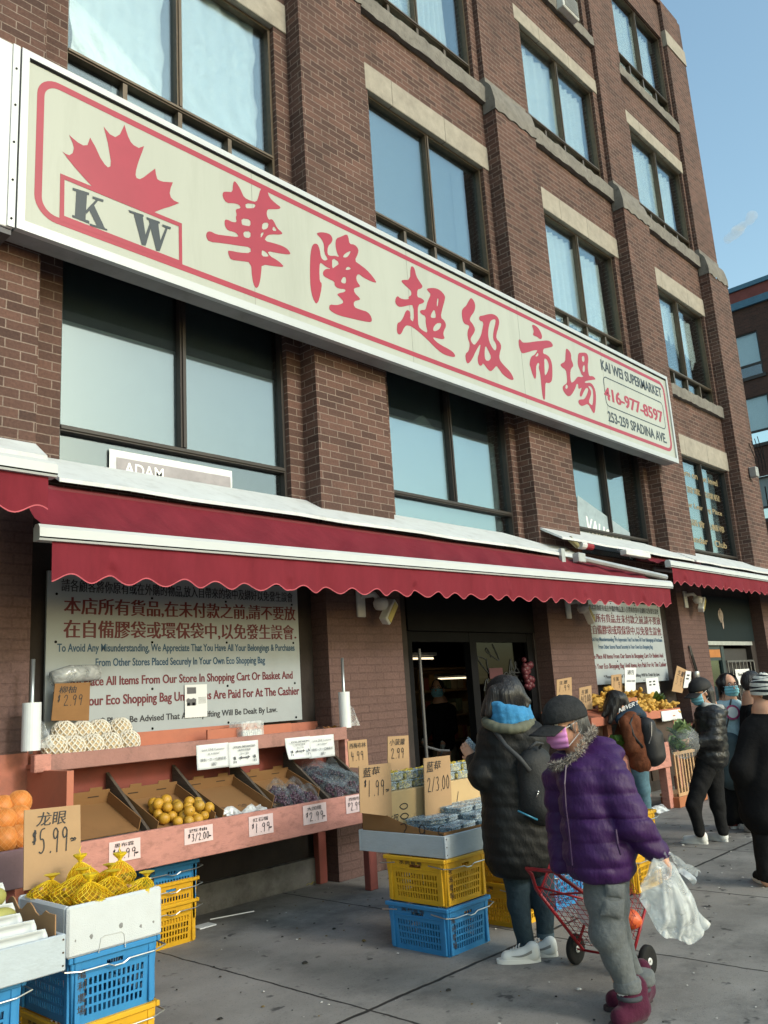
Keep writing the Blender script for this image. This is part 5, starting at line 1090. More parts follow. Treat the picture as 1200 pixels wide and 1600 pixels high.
# ============================================================ PLASTIC CRATES
CBL = pmat('crate_blue', (.030,.20,.44), .42, .10, 6, dirt=.22, dirtcol=(.02,.08,.16,1), dscale=7); CYE = pmat('crate_yellow', (.62,.34,.016), .42, .10, 6, dirt=.28, dirtcol=(.25,.13,.02,1), dscale=7)
WIRE = pmat('wire_steel', (.45,.46,.46), .3, .1, 30, metal=.9); CLET = pmat('crate_letter', (.045,.030,.022), .6)
def crate_proto(m, words, lbl):
    w, d, h, tp = .40, .475, .268, .016
    o = empty('plastic_crate', (0,0,0), lbl, 'crate', 'plastic crates stacked under the stands')
    def side(ax_, s, hw, hd):
        # panel point: u along the side (-1..1), z
        def P(u, z):
            k = 1-tp*(1-z/h)/hw; k2 = 1-tp*(1-z/h)/hd
            return (s*hw*k, u*hd*k2, z) if ax_ == 'x' else (u*hw*k, s*hd*k2, z)
        return P
    mb = MB()
    for ax_, s in (('x',-1),('x',1),('y',-1),('y',1)):
        P = side(ax_, s, w/2, d/2); L_ = d if ax_ == 'x' else w
        nc = 16 if ax_ == 'x' else 13; us = [-1, -.80]
        for k in range(nc):
            c = -.74+1.48*(k+.5)/nc; us += [c-.48/nc, c+.38/nc]
        us += [.80, 1]; zs = [0, .022]
        rows = [(.030,.058),(.068,.096),(.106,.134),(.144,.172)]
        for a, b in rows: zs += [a, b]
        zs += [.205, .222, h]; us = sorted(us); zs = sorted(set(zs))
        for i in range(len(us)-1):
            for j in range(len(zs)-1):
                uc, zc = (us[i]+us[i+1])/2, (zs[j]+zs[j+1])/2
                slot = (2 <= i <= 2*nc+0 and i % 2 == 0 and any(a < zc < b for a, b in rows)) or (abs(uc) < .22 and .205 < zc < .222)
                if slot: continue
                q = [P(us[i],zs[j]), P(us[i+1],zs[j]), P(us[i+1],zs[j+1]), P(us[i],zs[j+1])]; mb.add(q, [(0,1,2,3)])
    mb.quad((-w/2+tp,-d/2+tp,.002),(w/2-tp,-d/2+tp,.002),(w/2-tp,d/2-tp,.002),(-w/2+tp,d/2-tp,.002))
    mb.build('body', m, o, solid=.005)
    mb = MB()
    for s in (-1,1):
        mb.rbox((s*(w/2+.006),0,h-.012), (.010,d/2+.014,.012), .004); mb.rbox((0,s*(d/2+.006),h-.0125), (w/2-.006,.010,.0115), .004)
        for u in (-.86,.86):
            mb.rbox((s*(w/2-.001),u*d/2,h*.5), (.006,.012,h*.47), .002); mb.rbox((u*w/2,s*(d/2-.001),h*.5), (.012,.006,h*.47), .002)
        mb.rbox((s*(w/2-.002),0,.198), (.005,d/2*.80,.005), .002); mb.rbox((0,s*(d/2-.002),.198), (w/2*.80,.005,.005), .002)
    mb.build('rim', m, o)
    mb = MB()
    for s in (-1,1):
        y = s*(d/2+.018); mb.tube([(-w/2-.03,s*(d/2-.10),h-.035),(-w/2-.035,y-.0*s,h-.045),(-w/2+.03,y+.012*s,h-.055),(-.05,y+.012*s,h-.055),(-.02,y+.012*s,h-.068),(.02,y+.012*s,h-.068),(.05,y+.012*s,h-.055),(w/2-.03,y+.012*s,h-.055),(w/2+.035,y,h-.045),(w/2+.03,s*(d/2-.10),h-.035)], .0035, 6)
    mb.build('handle', WIRE, o)
    mb = MB()
    for k, ch in enumerate(words):
        put_text(mb, ch, (-w/2-.0055+.0008*0, .12-k*.048, .222), (0,-1,0), (-.06,0,1), .038, .034, .012)
        put_text(mb, ch, (-w/2+.026, -d/2-.0045, .178-k*.045), (1,0,0), (0,-.06,1), .038, .036, .012)
    mb.build('lettering', CLET, o)
    return o
cb = crate_proto(CBL, '萬利農場', 'x'); cy = crate_proto(CYE, '永高農場', 'x')
used = {}
def crate(kind, x, y, z, label, grp=True):
    p = cb if kind == 'b' else cy
    o = copy_tree(p) if used.get(kind) else p
    used[kind] = 1; o.location = (x, y, z); o['label'] = label; return o
crate('b', 4.315, 3.725, 0, 'blue plastic crate on the pavement under the yellow crate, carrying the white berry tray')
crate('y', 4.32, 3.725, .271, 'yellow plastic crate between the blue crate and the white berry tray')
crate('b', 2.045, 3.845, .268, 'blue plastic crate in the left foreground under the white foam box')
crate('y', 2.045, 3.855, 0, 'yellow plastic crate lowest in the left foreground, under the blue one')
crate('b', 1.40, 3.76, .266, 'blue plastic crate at the left picture edge under the white wooden tray'); crate('b', 1.40, 3.76, 0, 'blue plastic crate at the left picture edge, lowest of its pair')
for k, (c, z, lab) in enumerate([('y',0,'lowest yellow plastic crate of the nested stack under the pink stand'),('y',.135,'upper yellow plastic crate of the nested stack under the pink stand'),('b',.245,'lower blue plastic crate nested on the yellow ones under the pink stand'),('b',.335,'topmost blue plastic crate nested under the pink front board')]):
    crate(c, 3.36+.004*k, 5.46, z, lab)
crate('y', 5.02, 3.73, 0, 'lower yellow plastic crate behind the legs of the woman in the black parka'); crate('y', 5.02, 3.73, .271, 'upper yellow plastic crate behind the woman in the black parka')
crate('b', 5.50, 3.76, 0, 'blue plastic crate right of the parka woman, under a yellow one'); crate('y', 5.50, 3.76, .271, 'yellow plastic crate on the blue crate right of the parka woman')
crate('y', 6.20, 3.50, 0, 'yellow plastic crate standing behind the woman in purple, on the pavement'); crate('y', 6.20, 3.50, .271, 'yellow plastic crate behind the woman in purple, on top of another')
# ============================================================ WHITE WOODEN TRAYS
WOODW = pmat('white_painted_wood', lin(168,178,186), .55, .08, 5, .15, 40, dirt=.22, dirtcol=(.22,.21,.20,1), dscale=7, stretch=(1,1,2))
NAIL = pmat('rusty_nail', (.06,.035,.02), .7)
def wood_tray(x0, x1, y0, y1, z0, z1, label):
    o = empty('wooden_tray', ((x0+x1)/2,(y0+y1)/2,z0), label, 'tray'); t = .016; mb = MB()
    zc, hz = (z0+z1)/2, (z1-z0)/2
    mb.rbox((x0+t/2,(y0+y1)/2,zc), (t/2,(y1-y0)/2-t-.001,hz-.002), .003); mb.rbox((x1-t/2,(y0+y1)/2,zc), (t/2,(y1-y0)/2-t-.001,hz-.002), .003)
    mb.rbox(((x0+x1)/2,y0+t/2,zc), ((x1-x0)/2,t/2,hz), .004); mb.rbox(((x0+x1)/2,y1-t/2,zc), ((x1-x0)/2,t/2,hz), .004)
    mb.box(x0+t, x1-t, y0+t, y1-t, z0+.004, z0+.016); mb.build('boards', WOODW, o)
    mb = MB()
    for xx in (x0+.012, x1-.012):
        for zz_ in (z0+.02, zc, z1-.02): mb.lathe([(0,.002),(.004,.002),(.004,0)], (xx, y0, zz_), 7, RX(math.pi/2))
    mb.build('nail', NAIL, o); return o
wood_tray(4.13, 5.345, 3.475, 4.21, .541, .672, 'white wooden tray of packed blueberries on stacked crates before the shop door')
wood_tray(.85, 1.745, 3.455, 4.10, .537, .672, 'white wooden tray of mangoes in foam dishes at the left picture edge')
# red table legs under the berry tray
# foam box with longans
FOAM = pmat('white_foam', (.50,.53,.55), .6, .05, 8, .25, 200, dirt=.18, dirtcol=(.40,.40,.38,1), dscale=6)
fb_ = empty('foam_box', (2.04,3.83,.537), 'white foam box full of longans in yellow net bags, on the blue crate', 'foam box')
x0,x1,y0,y1,z0,z1 = 1.815,2.262,3.585,4.06,.537,.738; t = .028; mb = MB()
mb.rbox(((x0+x1)/2,y0+t/2,(z0+z1)/2),((x1-x0)/2,t/2,(z1-z0)/2),.010); mb.rbox(((x0+x1)/2,y1-t/2,(z0+z1)/2),((x1-x0)/2,t/2,(z1-z0)/2),.010)
mb.rbox((x0+t/2,(y0+y1)/2,(z0+z1)/2),(t/2,(y1-y0)/2-t+.004,(z1-z0)/2-.001),.010); mb.rbox((x1-t/2,(y0+y1)/2,(z0+z1)/2),(t/2,(y1-y0)/2-t+.004,(z1-z0)/2-.001),.010)
mb.box(x0+t-.002,x1-t+.002,y0+t-.002,y1-t+.002,z0+.004,z0+.03); mb.build('box', FOAM, fb_)
mb = MB()
for (px, py, r) in ((143,1463,.009),(220,1447,.007),(189,1446,.010),(240,1440,.006),(118,1470,.005)):
    c = on_y(px, py, y0); mb.sphere((c[0], y0+.001, c[2]), r, 9, 6, (1,.35,1.2), None, .25)
mb.build('dent', pmat('dent_grey', (.20,.20,.20), .9), fb_)
mb = MB(); rr = [on_y(a, b, y0-.001) for a, b in ((154,1489),(158,1466),(164,1462),(190,1456),(194,1459),(196,1480))]
mb.tube(rr, .0022, 5); mb.build('moulded_line', pmat('foam_line', (.42,.43,.43), .7), fb_)
LON = pmat('longan_skin', (.36,.20,.075), .7, .2, 60, .2, 200); NETY = pmat('yellow_net', (.70,.50,.02), .5, .1, 30); NETF = film_mat('yellow_film', tint=(1,.86,.25,1), cover=.13, white=(.75,.55,.03,1), rough=.5, gloss=.10, scale=40, bump=.3)
TIE = pmat('yellow_tie', (.72,.50,.02), .45)
def longan_bag(c, r, h, ties, label, lean=0.0):
    c = np.array(c, float); o = empty('longan_bag', c, label, 'bag of longans', 'net bags of longans in the foam box'); mb = MB()
    for k in range(34):
        a, b = random.uniform(0,6.28), random.random()**.5; z = random.uniform(.015, .075)
        mb.sphere((c[0]+r*.86*b*math.cos(a), c[1]+r*.86*b*math.sin(a), c[2]+z), random.uniform(.0115,.0135), 9, 7)
    mb.build('fruit', LON, o, True)
    def prof(t, th):
        if t < .45: rr = r*(.80+.28*math.sin(t/.45*math.pi/2*1.2)); zz_ = h*.62*t/.45*.75
        else:
            q = (t-.45)/.55; rr = r*1.10*(1-q**1.6)**.9+.008; zz_ = h*.465+h*.535*q
        rr *= 1+.07*math.sin(th*5+t*4+c[0]*90)
        return (c[0]+rr*math.cos(th)+lean*t*t, c[1]+rr*math.sin(th), c[2]+zz_)
    mb = MB(); mb.grid(lambda u, v: prof(v, u*2*math.pi), 36, 14); mb.build('film', NETF, o, True)
    mb = MB(); n = 16
    for s in (1,-1):
        for k in range(n):
            mb.tube([prof(q/13, 2*math.pi*k/n+s*q*.16) for q in range(14)], .0011, 3, False)
    top = prof(1, 0)
    if ties:
        mb.lathe([(.006,0),(.012,.010),(.028,.026),(.032,.034)], (top[0]-.008, top[1], top[2]), 9); 
        mb.tube([(top[0],top[1],top[2]+.02),(top[0]-.012,top[1],top[2]+.05),(top[0],top[1],top[2]+.075),(top[0]+.010,top[1],top[2]+.05),(top[0]+.002,top[1],top[2]+.02)], .0025, 6)
    else:
        mb.lathe([(.006,0),(.016,.012),(.036,.022)], (top[0], top[1], top[2]), 9)
    mb.build('net', NETY, o); return o
for (x, y, z, r, h, ti, lab, le) in ((1.885,3.95,.690,.064,.105,0,'yellow net bag of longans at the back left corner of the foam box',.03),(1.925,3.80,.695,.072,.125,0,'yellow net bag of longans leaning on the left of the foam box',.06),(1.965,3.665,.680,.066,.125,1,'yellow net bag of longans with a loop tie, front left in the foam box',-.01),(2.06,3.90,.690,.066,.165,1,'yellow net bag of longans with a tall looped tie, at the back',-.03),(2.06,3.72,.685,.070,.115,0,'yellow net bag of longans in the middle of the foam box',.03),(2.155,3.92,.690,.060,.105,0,'yellow net bag of longans behind the right side of the foam box',.03),(2.165,3.80,.690,.066,.155,1,'yellow net bag of longans with a looped tie, back right in the foam box',.01),(2.165,3.665,.675,.064,.10,0,'yellow net bag of longans lying in the front right corner of the foam box',.06)):
    longan_bag((x,y,z), r, h, ti, lab, le)
# card 5.99
card_sign([(1.862,4.115,1.095),(2.140,4.115,1.085),(2.128,4.075,.74),(1.850,4.075,.75)], 'big cardboard sign reading 5.99 standing behind the longan bags', [('t','龙眼',.20,.77,.72,.95),('p','$',.12,.56,.25,.72),('p','5.99',.24,.42,.80,.74),('p','~',.80,.52,.94,.60)], pmat('sunlit_card', lin(164,133,99), .8, .08, 5, .05, dirt=.12, dirtcol=(.2,.14,.09,1)), thin=.0062)  # card tone lightened so that sunlight is part of its colour
# card offcut inside the left tray
mb = MB(); mb.grid(lambda u, v: (1.722-.012*math.sin(u*3), 3.50+.50*u, .565+(.175+.02*math.sin(u*19)*(u > .1)+.02*u)*v), 20, 5)
tag(mb.build('card_offcut', CARD, None, False, solid=.005), 'torn brown cardboard strip upright along the right side of the mango tray', 'cardboard')
DISH = pmat('foam_dish', (.50,.53,.55), .4, .03, 8); MANGO = pmat('mango_skin', (.36,.34,.10), .4, .25, 9, spec=.5)
def dish(c, wd, ht, tilt, label):
    o = empty('foam_dish', c, label, 'foam dish', 'foam dishes in the mango tray'); mb = MB(); R = RX(-tilt)
    def P(u, v):
        x = (u-.5)*2; y = (v-.5)*2; e = max(abs(x), abs(y)); k = 1-.06*max(0,abs(x)+abs(y)-1.6)*2
        d = -.022*max(0,(e-.78)/.22); q = R @ Vector((x*wd/2*k, d, (y+1)*ht/2*(1-.02*abs(x))))
        return tuple(q+Vector(c))
    mb.grid(P, 18, 14); mb.build('dish', DISH, o, True, solid=.004); return o
for k, (y, x, lab) in enumerate([(3.50,1.525,'front white foam dish in the mango tray'),(3.545,1.50,'second white foam dish from the front of the mango tray'),(3.595,1.465,'third white foam dish from the front of the mango tray'),(3.73,1.495,'white foam dish with the lower mango in front of it'),(3.88,1.515,'rearmost white foam dish with the upper mango in front')]):
    dish((x,y,(.572,.605,.632,.65,.71)[k]), .33, .125, .22, lab)
for k, (x, y, z, lab) in enumerate([(1.575,3.665,.735,'green yellow mango lying on the lower foam dish'),(1.59,3.80,.795,'green yellow mango lying on the rearmost foam dish'),(1.44,3.66,.735,'green yellow mango at the left edge on the lower dish')]):
    mb = MB(); mb.sphere((x,y,z), .048, 18, 12, (1.45,.85,.9), RZ(.3)); tag(mb.build('mango', MANGO, None, True), lab, 'mango')
# left neighbour stand with grapefruits
ls = empty('fruit_stand', (.9,5.0,0), 'mauve fronted fruit stand with netted grapefruits at the left picture edge', 'fruit stand')
mb = MB(); mb.rbox((.62,4.60,.765),(1.49,.018,.095),.004); mb.build('front_board', pmat('mauve_board', lin(128,100,104), .65, .12, 6, .15, 50, dirt=.4), ls)
mb = MB(); mb.box(-.87,2.10,4.62,5.5,.68,.71); mb.build('tray_bottom', WOODG, ls)
mb = MB(); mb.box(2.085,2.11,4.62,5.5,.712,.86); mb.build('side_panel', PNK, ls)
for xx in (2.04,-.8):
    mb = MB(); mb.rbox((xx,4.70,.34),(.035,.035,.34),.004); mb.build('leg', MATS['dull_red_paint'], ls)
GFM = pmat('grapefruit_peel', (.58,.19,.035), .45, .15, 14, .2, 160); NETO = pmat('orange_net', (.66,.30,.10), .5)
for i, (px, py, yy, lab) in enumerate([(8,1312,4.70,'netted orange grapefruit in the front row at the left picture edge'),(33,1308,4.70,'netted orange grapefruit in the front row beside the 5.99 sign'),(6,1283,4.78,'netted orange grapefruit in the middle row at the left picture edge'),(30,1278,4.80,'netted orange grapefruit in the middle row left of the 5.99 sign'),(30,1254,4.90,'netted orange grapefruit on top of the heap'),(4,1262,4.92,'netted orange grapefruit at the top left of the heap'),(-22,1300,4.72,'netted orange grapefruit past the left edge')]):
    if i == 6: continue
    c = on_y(px, py, yy); netted(c, .066, lab, 'grapefruit', 'netted grapefruits on the mauve stand', NETO, GFM, 13, tt=.0013)
# ============================================================ BERRIES ON THE WHITE TRAY
def low_carton():
    o = empty('carton', (4.7,3.85,.56), 'low open brown cardboard box holding the blueberries in the white tray', 'carton'); mb = MB()
    mb.quad((4.155,3.50,.565),(5.31,3.50,.565),(5.31,4.19,.565),(4.155,4.19,.565))
    n = 14
    for k in range(n):
        y0_, y1_ = 3.50+.69*k/n, 3.50+.69*(k+1)/n; z0_ = .688+.17*(k/n)**2; z1_ = .688+.17*((k+1)/n)**2
        mb.quad((4.157,y0_,.565),(4.157,y1_,.565),(4.157,y1_,z1_),(4.157,y0_,z0_))
    mb.quad((4.157,3.502,.565),(5.30,3.502,.565),(5.30,3.502,.675),(4.157,3.502,.688))
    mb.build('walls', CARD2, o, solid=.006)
    mb = MB(); put_pen(mb, '3 9 5', (4.151,3.86,.60), (0,-1,0), (0,0,1), .10, .13, .006); mb.build('handwriting', PEN_, o)
low_carton()
tc_ = empty('carton', (4.75,4.05,.57), 'tall brown cardboard box with marker writing standing behind the blueberries', 'carton'); mb = MB()
mb.rbox((4.74,4.085,.735),(.545,.085,.165),.004); mb.build('box', pmat('pale_carton', lin(186,158,116), .8, .06, 5, dirt=.1), tc_)
mb = MB(); put_pen(mb, '2.00', (4.40,3.9985,.62), (0,0,1), (-1,0,0), .062, .085, .007); put_text(mb, '橘', (4.30,3.9985,.66), (0,0,1), (-1,0,0), .10, .09, .0); put_pen(mb, '4/ /', (4.62,3.9985,.66), (1,0,0), (0,0,1), .10, .16, .006); mb.build('handwriting', PEN_, tc_)
BERRY = pmat('blueberry', (.012,.018,.040), .45, .3, 40); LID = film_mat('clam_lid', tint=(.90,.95,.97,1), cover=.24, white=(.55,.64,.70,1), rough=.08, gloss=.30, scale=16, bump=.6)
def clam(m, label, group, fill, hh=.036):
    o = empty('berry_box', (0,0,0), label, 'berry box', group); mb = MB()
    random.seed(3)
    for k in range(40): mb.sphere((random.uniform(-.056,.056), random.uniform(-.046,.046), random.uniform(.008,hh-.006)), fill, 7, 5)
    mb.build('fruit', m, o, True); mb = MB(); mb.rbox((0,0,hh/2),(.068,.056,hh/2),.006); mb.rbox((0,0,hh-.006),(.073,.061,.003),.001); mb.build('lid', LID, o); return o
bg_ = 'clear boxes of blueberries in the white tray'
cl = clam(BERRY, 'flat clear box of blueberries stacked in the white tray', bg_, .0075); first = True
random.seed(5)
for i in range(7):
    for j in range(4):
        x = 4.27+i*.152; y = 3.575+j*.118
        if x < 4.36 and j > 1: continue
        nst = (2 if j == 0 else 3 if j == 1 else 4)+(1 if i > 2 else 0)-(1 if i == 0 else 0)
        for k in range(nst):
            o = cl if first else copy_tree(cl); first = False
            o.location = (x+random.uniform(-.012,.012), y+random.uniform(-.01,.01), .572+k*.0375); o.rotation_euler = (random.uniform(-.03,.03), random.uniform(-.03,.03), random.uniform(-.2,.2))
KUM = pmat('yellow_fruit', (.50,.36,.05), .4, .15, 20); LABY = pmat('yellow_label', (.55,.38,.03), .5)
kg = 'clear boxes of yellow fruit on the tall carton'
kl = clam(KUM, 'clear box of small yellow fruit on top of the tall brown carton', kg, .016, .055); first = True
mb = MB(); mb.box(-.035,.03,-.025,.02,.0555,.0562); mb.build('sticker', LABY, kl)
for i in range(7):
    o = kl if first else copy_tree(kl); first = False
    o.location = (4.26+i*.155, 4.075+random.uniform(-.01,.01), .902); o.rotation_euler = (0, 0, random.uniform(-.12,.12))
for i in range(6):
    o = copy_tree(kl); o.location = (4.33+i*.158, 4.08+random.uniform(-.01,.01), .959); o.rotation_euler = (0, 0, random.uniform(-.12,.12)); o['label'] = 'clear box of small yellow fruit in the upper layer on the tall carton'; o['group'] = 'upper clear boxes of yellow fruit'
card_sign(q(3.97,(561,1197),(610,1192),(613,1276),(563,1270)), 'cardboard sign reading 1.99 at the left corner of the white berry tray', [('t','藍莓',.10,.74,.62,.95),('p','$',.12,.54,.24,.68),('p','1.99',.24,.32,.80,.66),('p','~',.80,.36,.95,.46)], MATS['sunlit_card'], thin=.005)
card_sign(q(3.93,(662,1185),(703,1180),(706,1258),(665,1290)), 'cardboard sign reading 2 for 3.00 upright among the blueberry boxes', [('t','藍莓',.08,.78,.6,.94),('p','2/3.00',.10,.48,.96,.70)], MATS['sunlit_card'], thin=.005)
card_sign(q(4.20,(606,1151),(638,1149),(640,1203),(606,1206)), 'cardboard sign reading 2.99 behind the boxes of yellow fruit', [('t','小菠蘿',.06,.74,.8,.92),('p','2.99',.14,.36,.80,.66)], MATS['sunlit_card'], thin=.005)
card_sign(q(5.0,(543,1158),(573,1155),(576,1200),(546,1199)), 'cardboard sign reading 4.99 at the right end of the pink stand', [('t','西梅布林',.06,.70,.9,.90),('p','4.99',.10,.22,.80,.58)], MATS['sunlit_card'], thin=.005)
# support behind: red legged low table under the back of the berry tray
lt = empty('side_table', (5.2,5.1,0), 'narrow pink side table behind the berry tray holding the back signs', 'table'); mb = MB(); mb.box(5.28,5.95,4.75,5.3,.70,.73); mb.build('tabletop', PNKD, lt)
mb = MB(); mb.rbox((5.32,4.80,.35),(.03,.03,.35),.004); mb.build('leg', MATS['dull_red_paint'], lt); mb = MB(); mb.rbox((5.9,5.25,.35),(.03,.03,.35),.004); mb.build('leg', MATS['dull_red_paint'], lt)
# litter by the kerb
mb = MB(); mb.box(3.72,3.86,5.42,5.52,.004,.012); tag(mb.build('paper_scrap', SHT), 'small white paper scrap on the pavement beside the yellow crates', 'litter')
mb = MB(); c = on_z(450,1393); mb.tube([on_z(328,1437,.006), on_z(397,1424,.006)], .006, 6); tag(mb.build('metal_strip', WIRE), 'thin pale metal strip lying on the pavement beside the yellow crates', 'litter')
mb = MB(); c = on_z(488,1380,.01); mb.grid(lambda u, v: (c[0]-.08+.16*u, c[1]-.02+.05*v, .006+.02*math.sin(u*9+v*4)**2), 8, 4); tag(mb.build('banana_peel', pmat('peel_yellow', (.30,.25,.05), .6)), 'yellowish scrap lying against the concrete foundation', 'litter')

# ============================================================ GINGER STALL
s2_ = empty('fruit_stand', (9.9,5.2,0), 'pink fruit stall heaped with ginger below the far notice board', 'fruit stand')
mb = MB(); mb.rbox((9.45,4.90,.625),(.72,.018,.145),.004); mb.build('front_board', PNK, s2_)
mb = MB(); mb.box(8.75,10.17,4.92,5.7,.66,.69); mb.build('tray_bottom', WOODG, s2_)
mb = MB(); mb.rbox((9.9,5.10,1.09),(1.15,.016,.05),.004); mb.build('shelf_edge', ORNG, s2_)
mb = MB(); mb.add([(8.76,5.117,1.08),(11.04,5.117,1.08),(11.04,5.75,1.22),(8.76,5.75,1.22)], [(0,1,2,3)]); mb.build('shelf', ORNG, s2_, solid=.02)
for xx, yy, z1_ in ((10.12,4.96,.48),(8.82,4.96,.48),(10.12,5.68,1.15),(11.0,5.2,1.04),(11.0,5.7,1.15)):
    mb = MB(); mb.rbox((xx,yy,z1_/2),(.055,.05,z1_/2),.005); mb.build('leg', PNK, s2_)
mb = MB(); mb.box(10.19,11.0,5.16,5.18,.30,1.03); mb.build('back_board', pmat('dark_board', (.06,.04,.03), .8), s2_)
GIN = pmat('ginger_skin', (.52,.30,.055), .65, .3, 30, .3, 120, dirt=.15, dirtcol=(.20,.12,.05,1), dscale=20)
gprim = []
for k in range(3):
    pr = []; r0 = random.uniform(.016,.022); p = np.zeros(3)
    for j in range(6):
        d = np.array([random.uniform(-.05,.05), random.uniform(-.05,.05), random.uniform(-.012,.02)]); pr.append(('c', p, p+d, r0, r0*random.uniform(.6,1), .008)); 
        if random.random() < .6: p = p+d*.8
    gprim.append(pr)
gin = [blob_obj('ginger_root', pr, GIN, None, .008, .01) for pr in gprim]
for g_ in gin: tag(g_, 'knobbly ginger root in the heap on the far stall', 'ginger root', 'ginger roots heaped on the far stall')
cnt = 0; random.seed(9)
for i in range(230):
    x = random.uniform(9.55,11.0); y = random.uniform(5.14,5.66); base = 1.09+.14*(y-5.117)/.63
    if x < 10.02 and y < 5.28: continue
    h = random.random()*.23*(1-.6*abs((x-10.4)/.75)**2)*(.25+.75*(y-5.1)/.5)
    o = gin[i % 3] if i < 3 else gin[i % 3].copy()
    if i >= 3: COL.objects.link(o)
    o.location = (x, y, base+.03+h); o.rotation_euler = (random.uniform(-.5,.5), random.uniform(-.5,.5), random.uniform(0,6.3)); s = random.uniform(.8,1.25); o.scale = (s,s,s)
mb = MB(); mb.rbox((9.74,5.20,1.185),(.27,.055,.135),.004); bx = tag(mb.build('carton', pmat('orange_carton', lin(160,100,66), .75, .10, 5)), 'orange brown carton with a round prohibition sticker beside the ginger', 'carton')
mb = MB(); c = (9.93,5.142,1.21); mb.box(c[0]-.062,c[0]+.062,5.142,5.1445,c[2]-.062,c[2]+.062); st_ = mb.build('sticker', SHT, bx)
mb = MB(); rring(mb, c[0]-.05,c[0]+.05,c[2]-.05,c[2]+.05,.0499,.010,5.1408); mb.add([(c[0]-.04,5.1405,c[2]+.032),(c[0]-.032,5.1405,c[2]+.04),(c[0]+.04,5.1405,c[2]-.032),(c[0]+.032,5.1405,c[2]-.04)], [(0,1,2,3)]); mb.build('symbol', BLKINK, st_)
for (P_, lab, txt) in ((q(5.3,(870,1062),(893,1058),(894,1088),(870,1090)),'small card reading 1.99 above the black cap of the woman in purple','1.99'),(q(5.3,(905,1075),(924,1071),(926,1108),(906,1110)),'small card reading 4 for 2.00 right of the black cap','4/2.00'),(q(5.55,(955,1055),(971,1053),(974,1085),(956,1086)),'plain brown card standing behind the ginger near the black haired shopper','1.9'),(q(5.62,(1058,1040),(1075,1048),(1066,1083),(1050,1080)),'tilted brown card at the right end of the ginger','3.99')):
    card_sign(P_, lab, [('p',txt,.12,.30,.9,.62),('t','生薑',.15,.68,.7,.88)], MATS['sunlit_card'], thin=.006)
card_sign(q(5.5,(976,1043),(994,1043),(993,1080),(977,1081)), 'white printed sheet in a brown card frame standing in the ginger', [('t','通告',.2,.70,.8,.90),('t','notice text',.15,.4,.85,.5)], SHT)
card_sign(q(5.45,(1009,1060),(1028,1058),(1032,1084),(1012,1084)), 'plain white card standing among the ginger roots', [('t','= =',.2,.5,.7,.8)], SHT)
card_sign(q(5.60,(1072,1048),(1080,1049),(1079,1074),(1068,1075)), 'white sheet behind the tilted brown card', [('t','=',.2,.5,.7,.8)], SHT)
mb = MB(); a_, b_ = on_y(1035,1125,5.07), on_y(1063,1107,5.07); mb.grid(lambda u, v: (a_[0]+(b_[0]-a_[0])*u, 5.075-.02*(1-v)*math.sin(u*7), a_[2]-.02+(b_[2]-a_[2])*1.1*v), 14, 8)
tag(mb.build('paper_notice', SHT, None, True, solid=.002), 'white printed notice taped to the orange edge of the ginger stall', 'notice')
LEAF = pmat('cabbage_leaf', (.10,.19,.035), .5, .35, 12, .3, 30)
def leafy(c, r, n, label, cat, name, m, seed=0):
    rr = random.Random(seed); mb = MB()
    for k in range(n):
        a = rr.uniform(0,6.28); e = rr.uniform(.1,1.3); L_ = r*rr.uniform(.7,1.15); d = np.array([math.cos(a)*math.sin(e), math.sin(a)*math.sin(e), math.cos(e)]); s = np.cross(d,[0,0,1.01]); s /= np.linalg.norm(s); w_ = L_*.42; nn = np.cross(s,d)
        mb.grid(lambda u, v: tuple(np.array(c)+d*L_*v+s*w_*(u-.5)*2*math.sin(math.pi*min(1,.15+v*.8))+nn*(.10*L_*math.sin(v*3+k)+.03*r*math.sin(u*9+v*7))), 6, 6)
    return tag(mb.build(name, m, None, True), label, cat)
leafy((10.9,5.3,1.24), .12, 16, 'bunch of dark green leaves at the right end of the ginger', 'greens', 'leafy_greens', LEAF, 4)
PAL = pmat('pale_leaf', (.22,.27,.07), .5, .3, 12)
leafy((9.05,4.98,.76), .20, 16, 'leafy greens in the lower bin of the ginger stall, left of the shopper', 'greens', 'leafy_greens', LEAF, 5)
leafy((9.85,5.05,.72), .17, 16, 'pale celery in the lower bin of the ginger stall, right of the backpack', 'greens', 'leafy_greens', PAL, 6)
crt = empty('slatted_crate', (10.5,5.0,0), 'pale wooden slatted crate on the pavement right of the ginger stall', 'crate'); mb = MB()
for k in range(9): mb.box(10.22+k*.085,10.25+k*.085,4.86,4.875,.16,.60)
mb.box(10.2,10.95,4.85,4.86,.60,.64); mb.box(10.2,10.95,4.85,4.86,.12,.16); mb.box(10.2,10.95,4.88,5.1,.12,.15); mb.build('slats', pmat('pale_wood', lin(176,140,104), .75, .15, 10), crt)
mb = MB(); mb.rbox((10.55,4.95,.06),(.4,.12,.058),.004); tag(mb.build('carton', MATS['orange_carton']), 'flat orange carton under the pale slatted crate', 'carton')
for k,(x,y,lab) in enumerate([(10.6,4.98,'whole green cabbage on top of the slatted crate'),(10.82,5.0,'right hand green cabbage on the slatted crate')]):
    leafy((x,y,.66), .16, 20, lab, 'cabbage', 'cabbage', LEAF, 20+k)
for k,(x0_,lab) in enumerate([(12.0,'orange brown carton on the far table behind the woman with glasses'),(12.7,'second orange carton on the far table near the striped hat')]):
    mb = MB(); mb.rbox((x0_+.3,5.05,1.0),(.30,.16,.12),.004); tag(mb.build('carton', MATS['orange_carton']), lab, 'carton')
ft = empty('market_table', (12.4,5.1,0), 'pink market table at the far right beyond the ginger stall', 'table'); mb = MB(); mb.box(11.6,13.6,4.8,5.5,.84,.88); mb.build('tabletop', ORNG, ft)
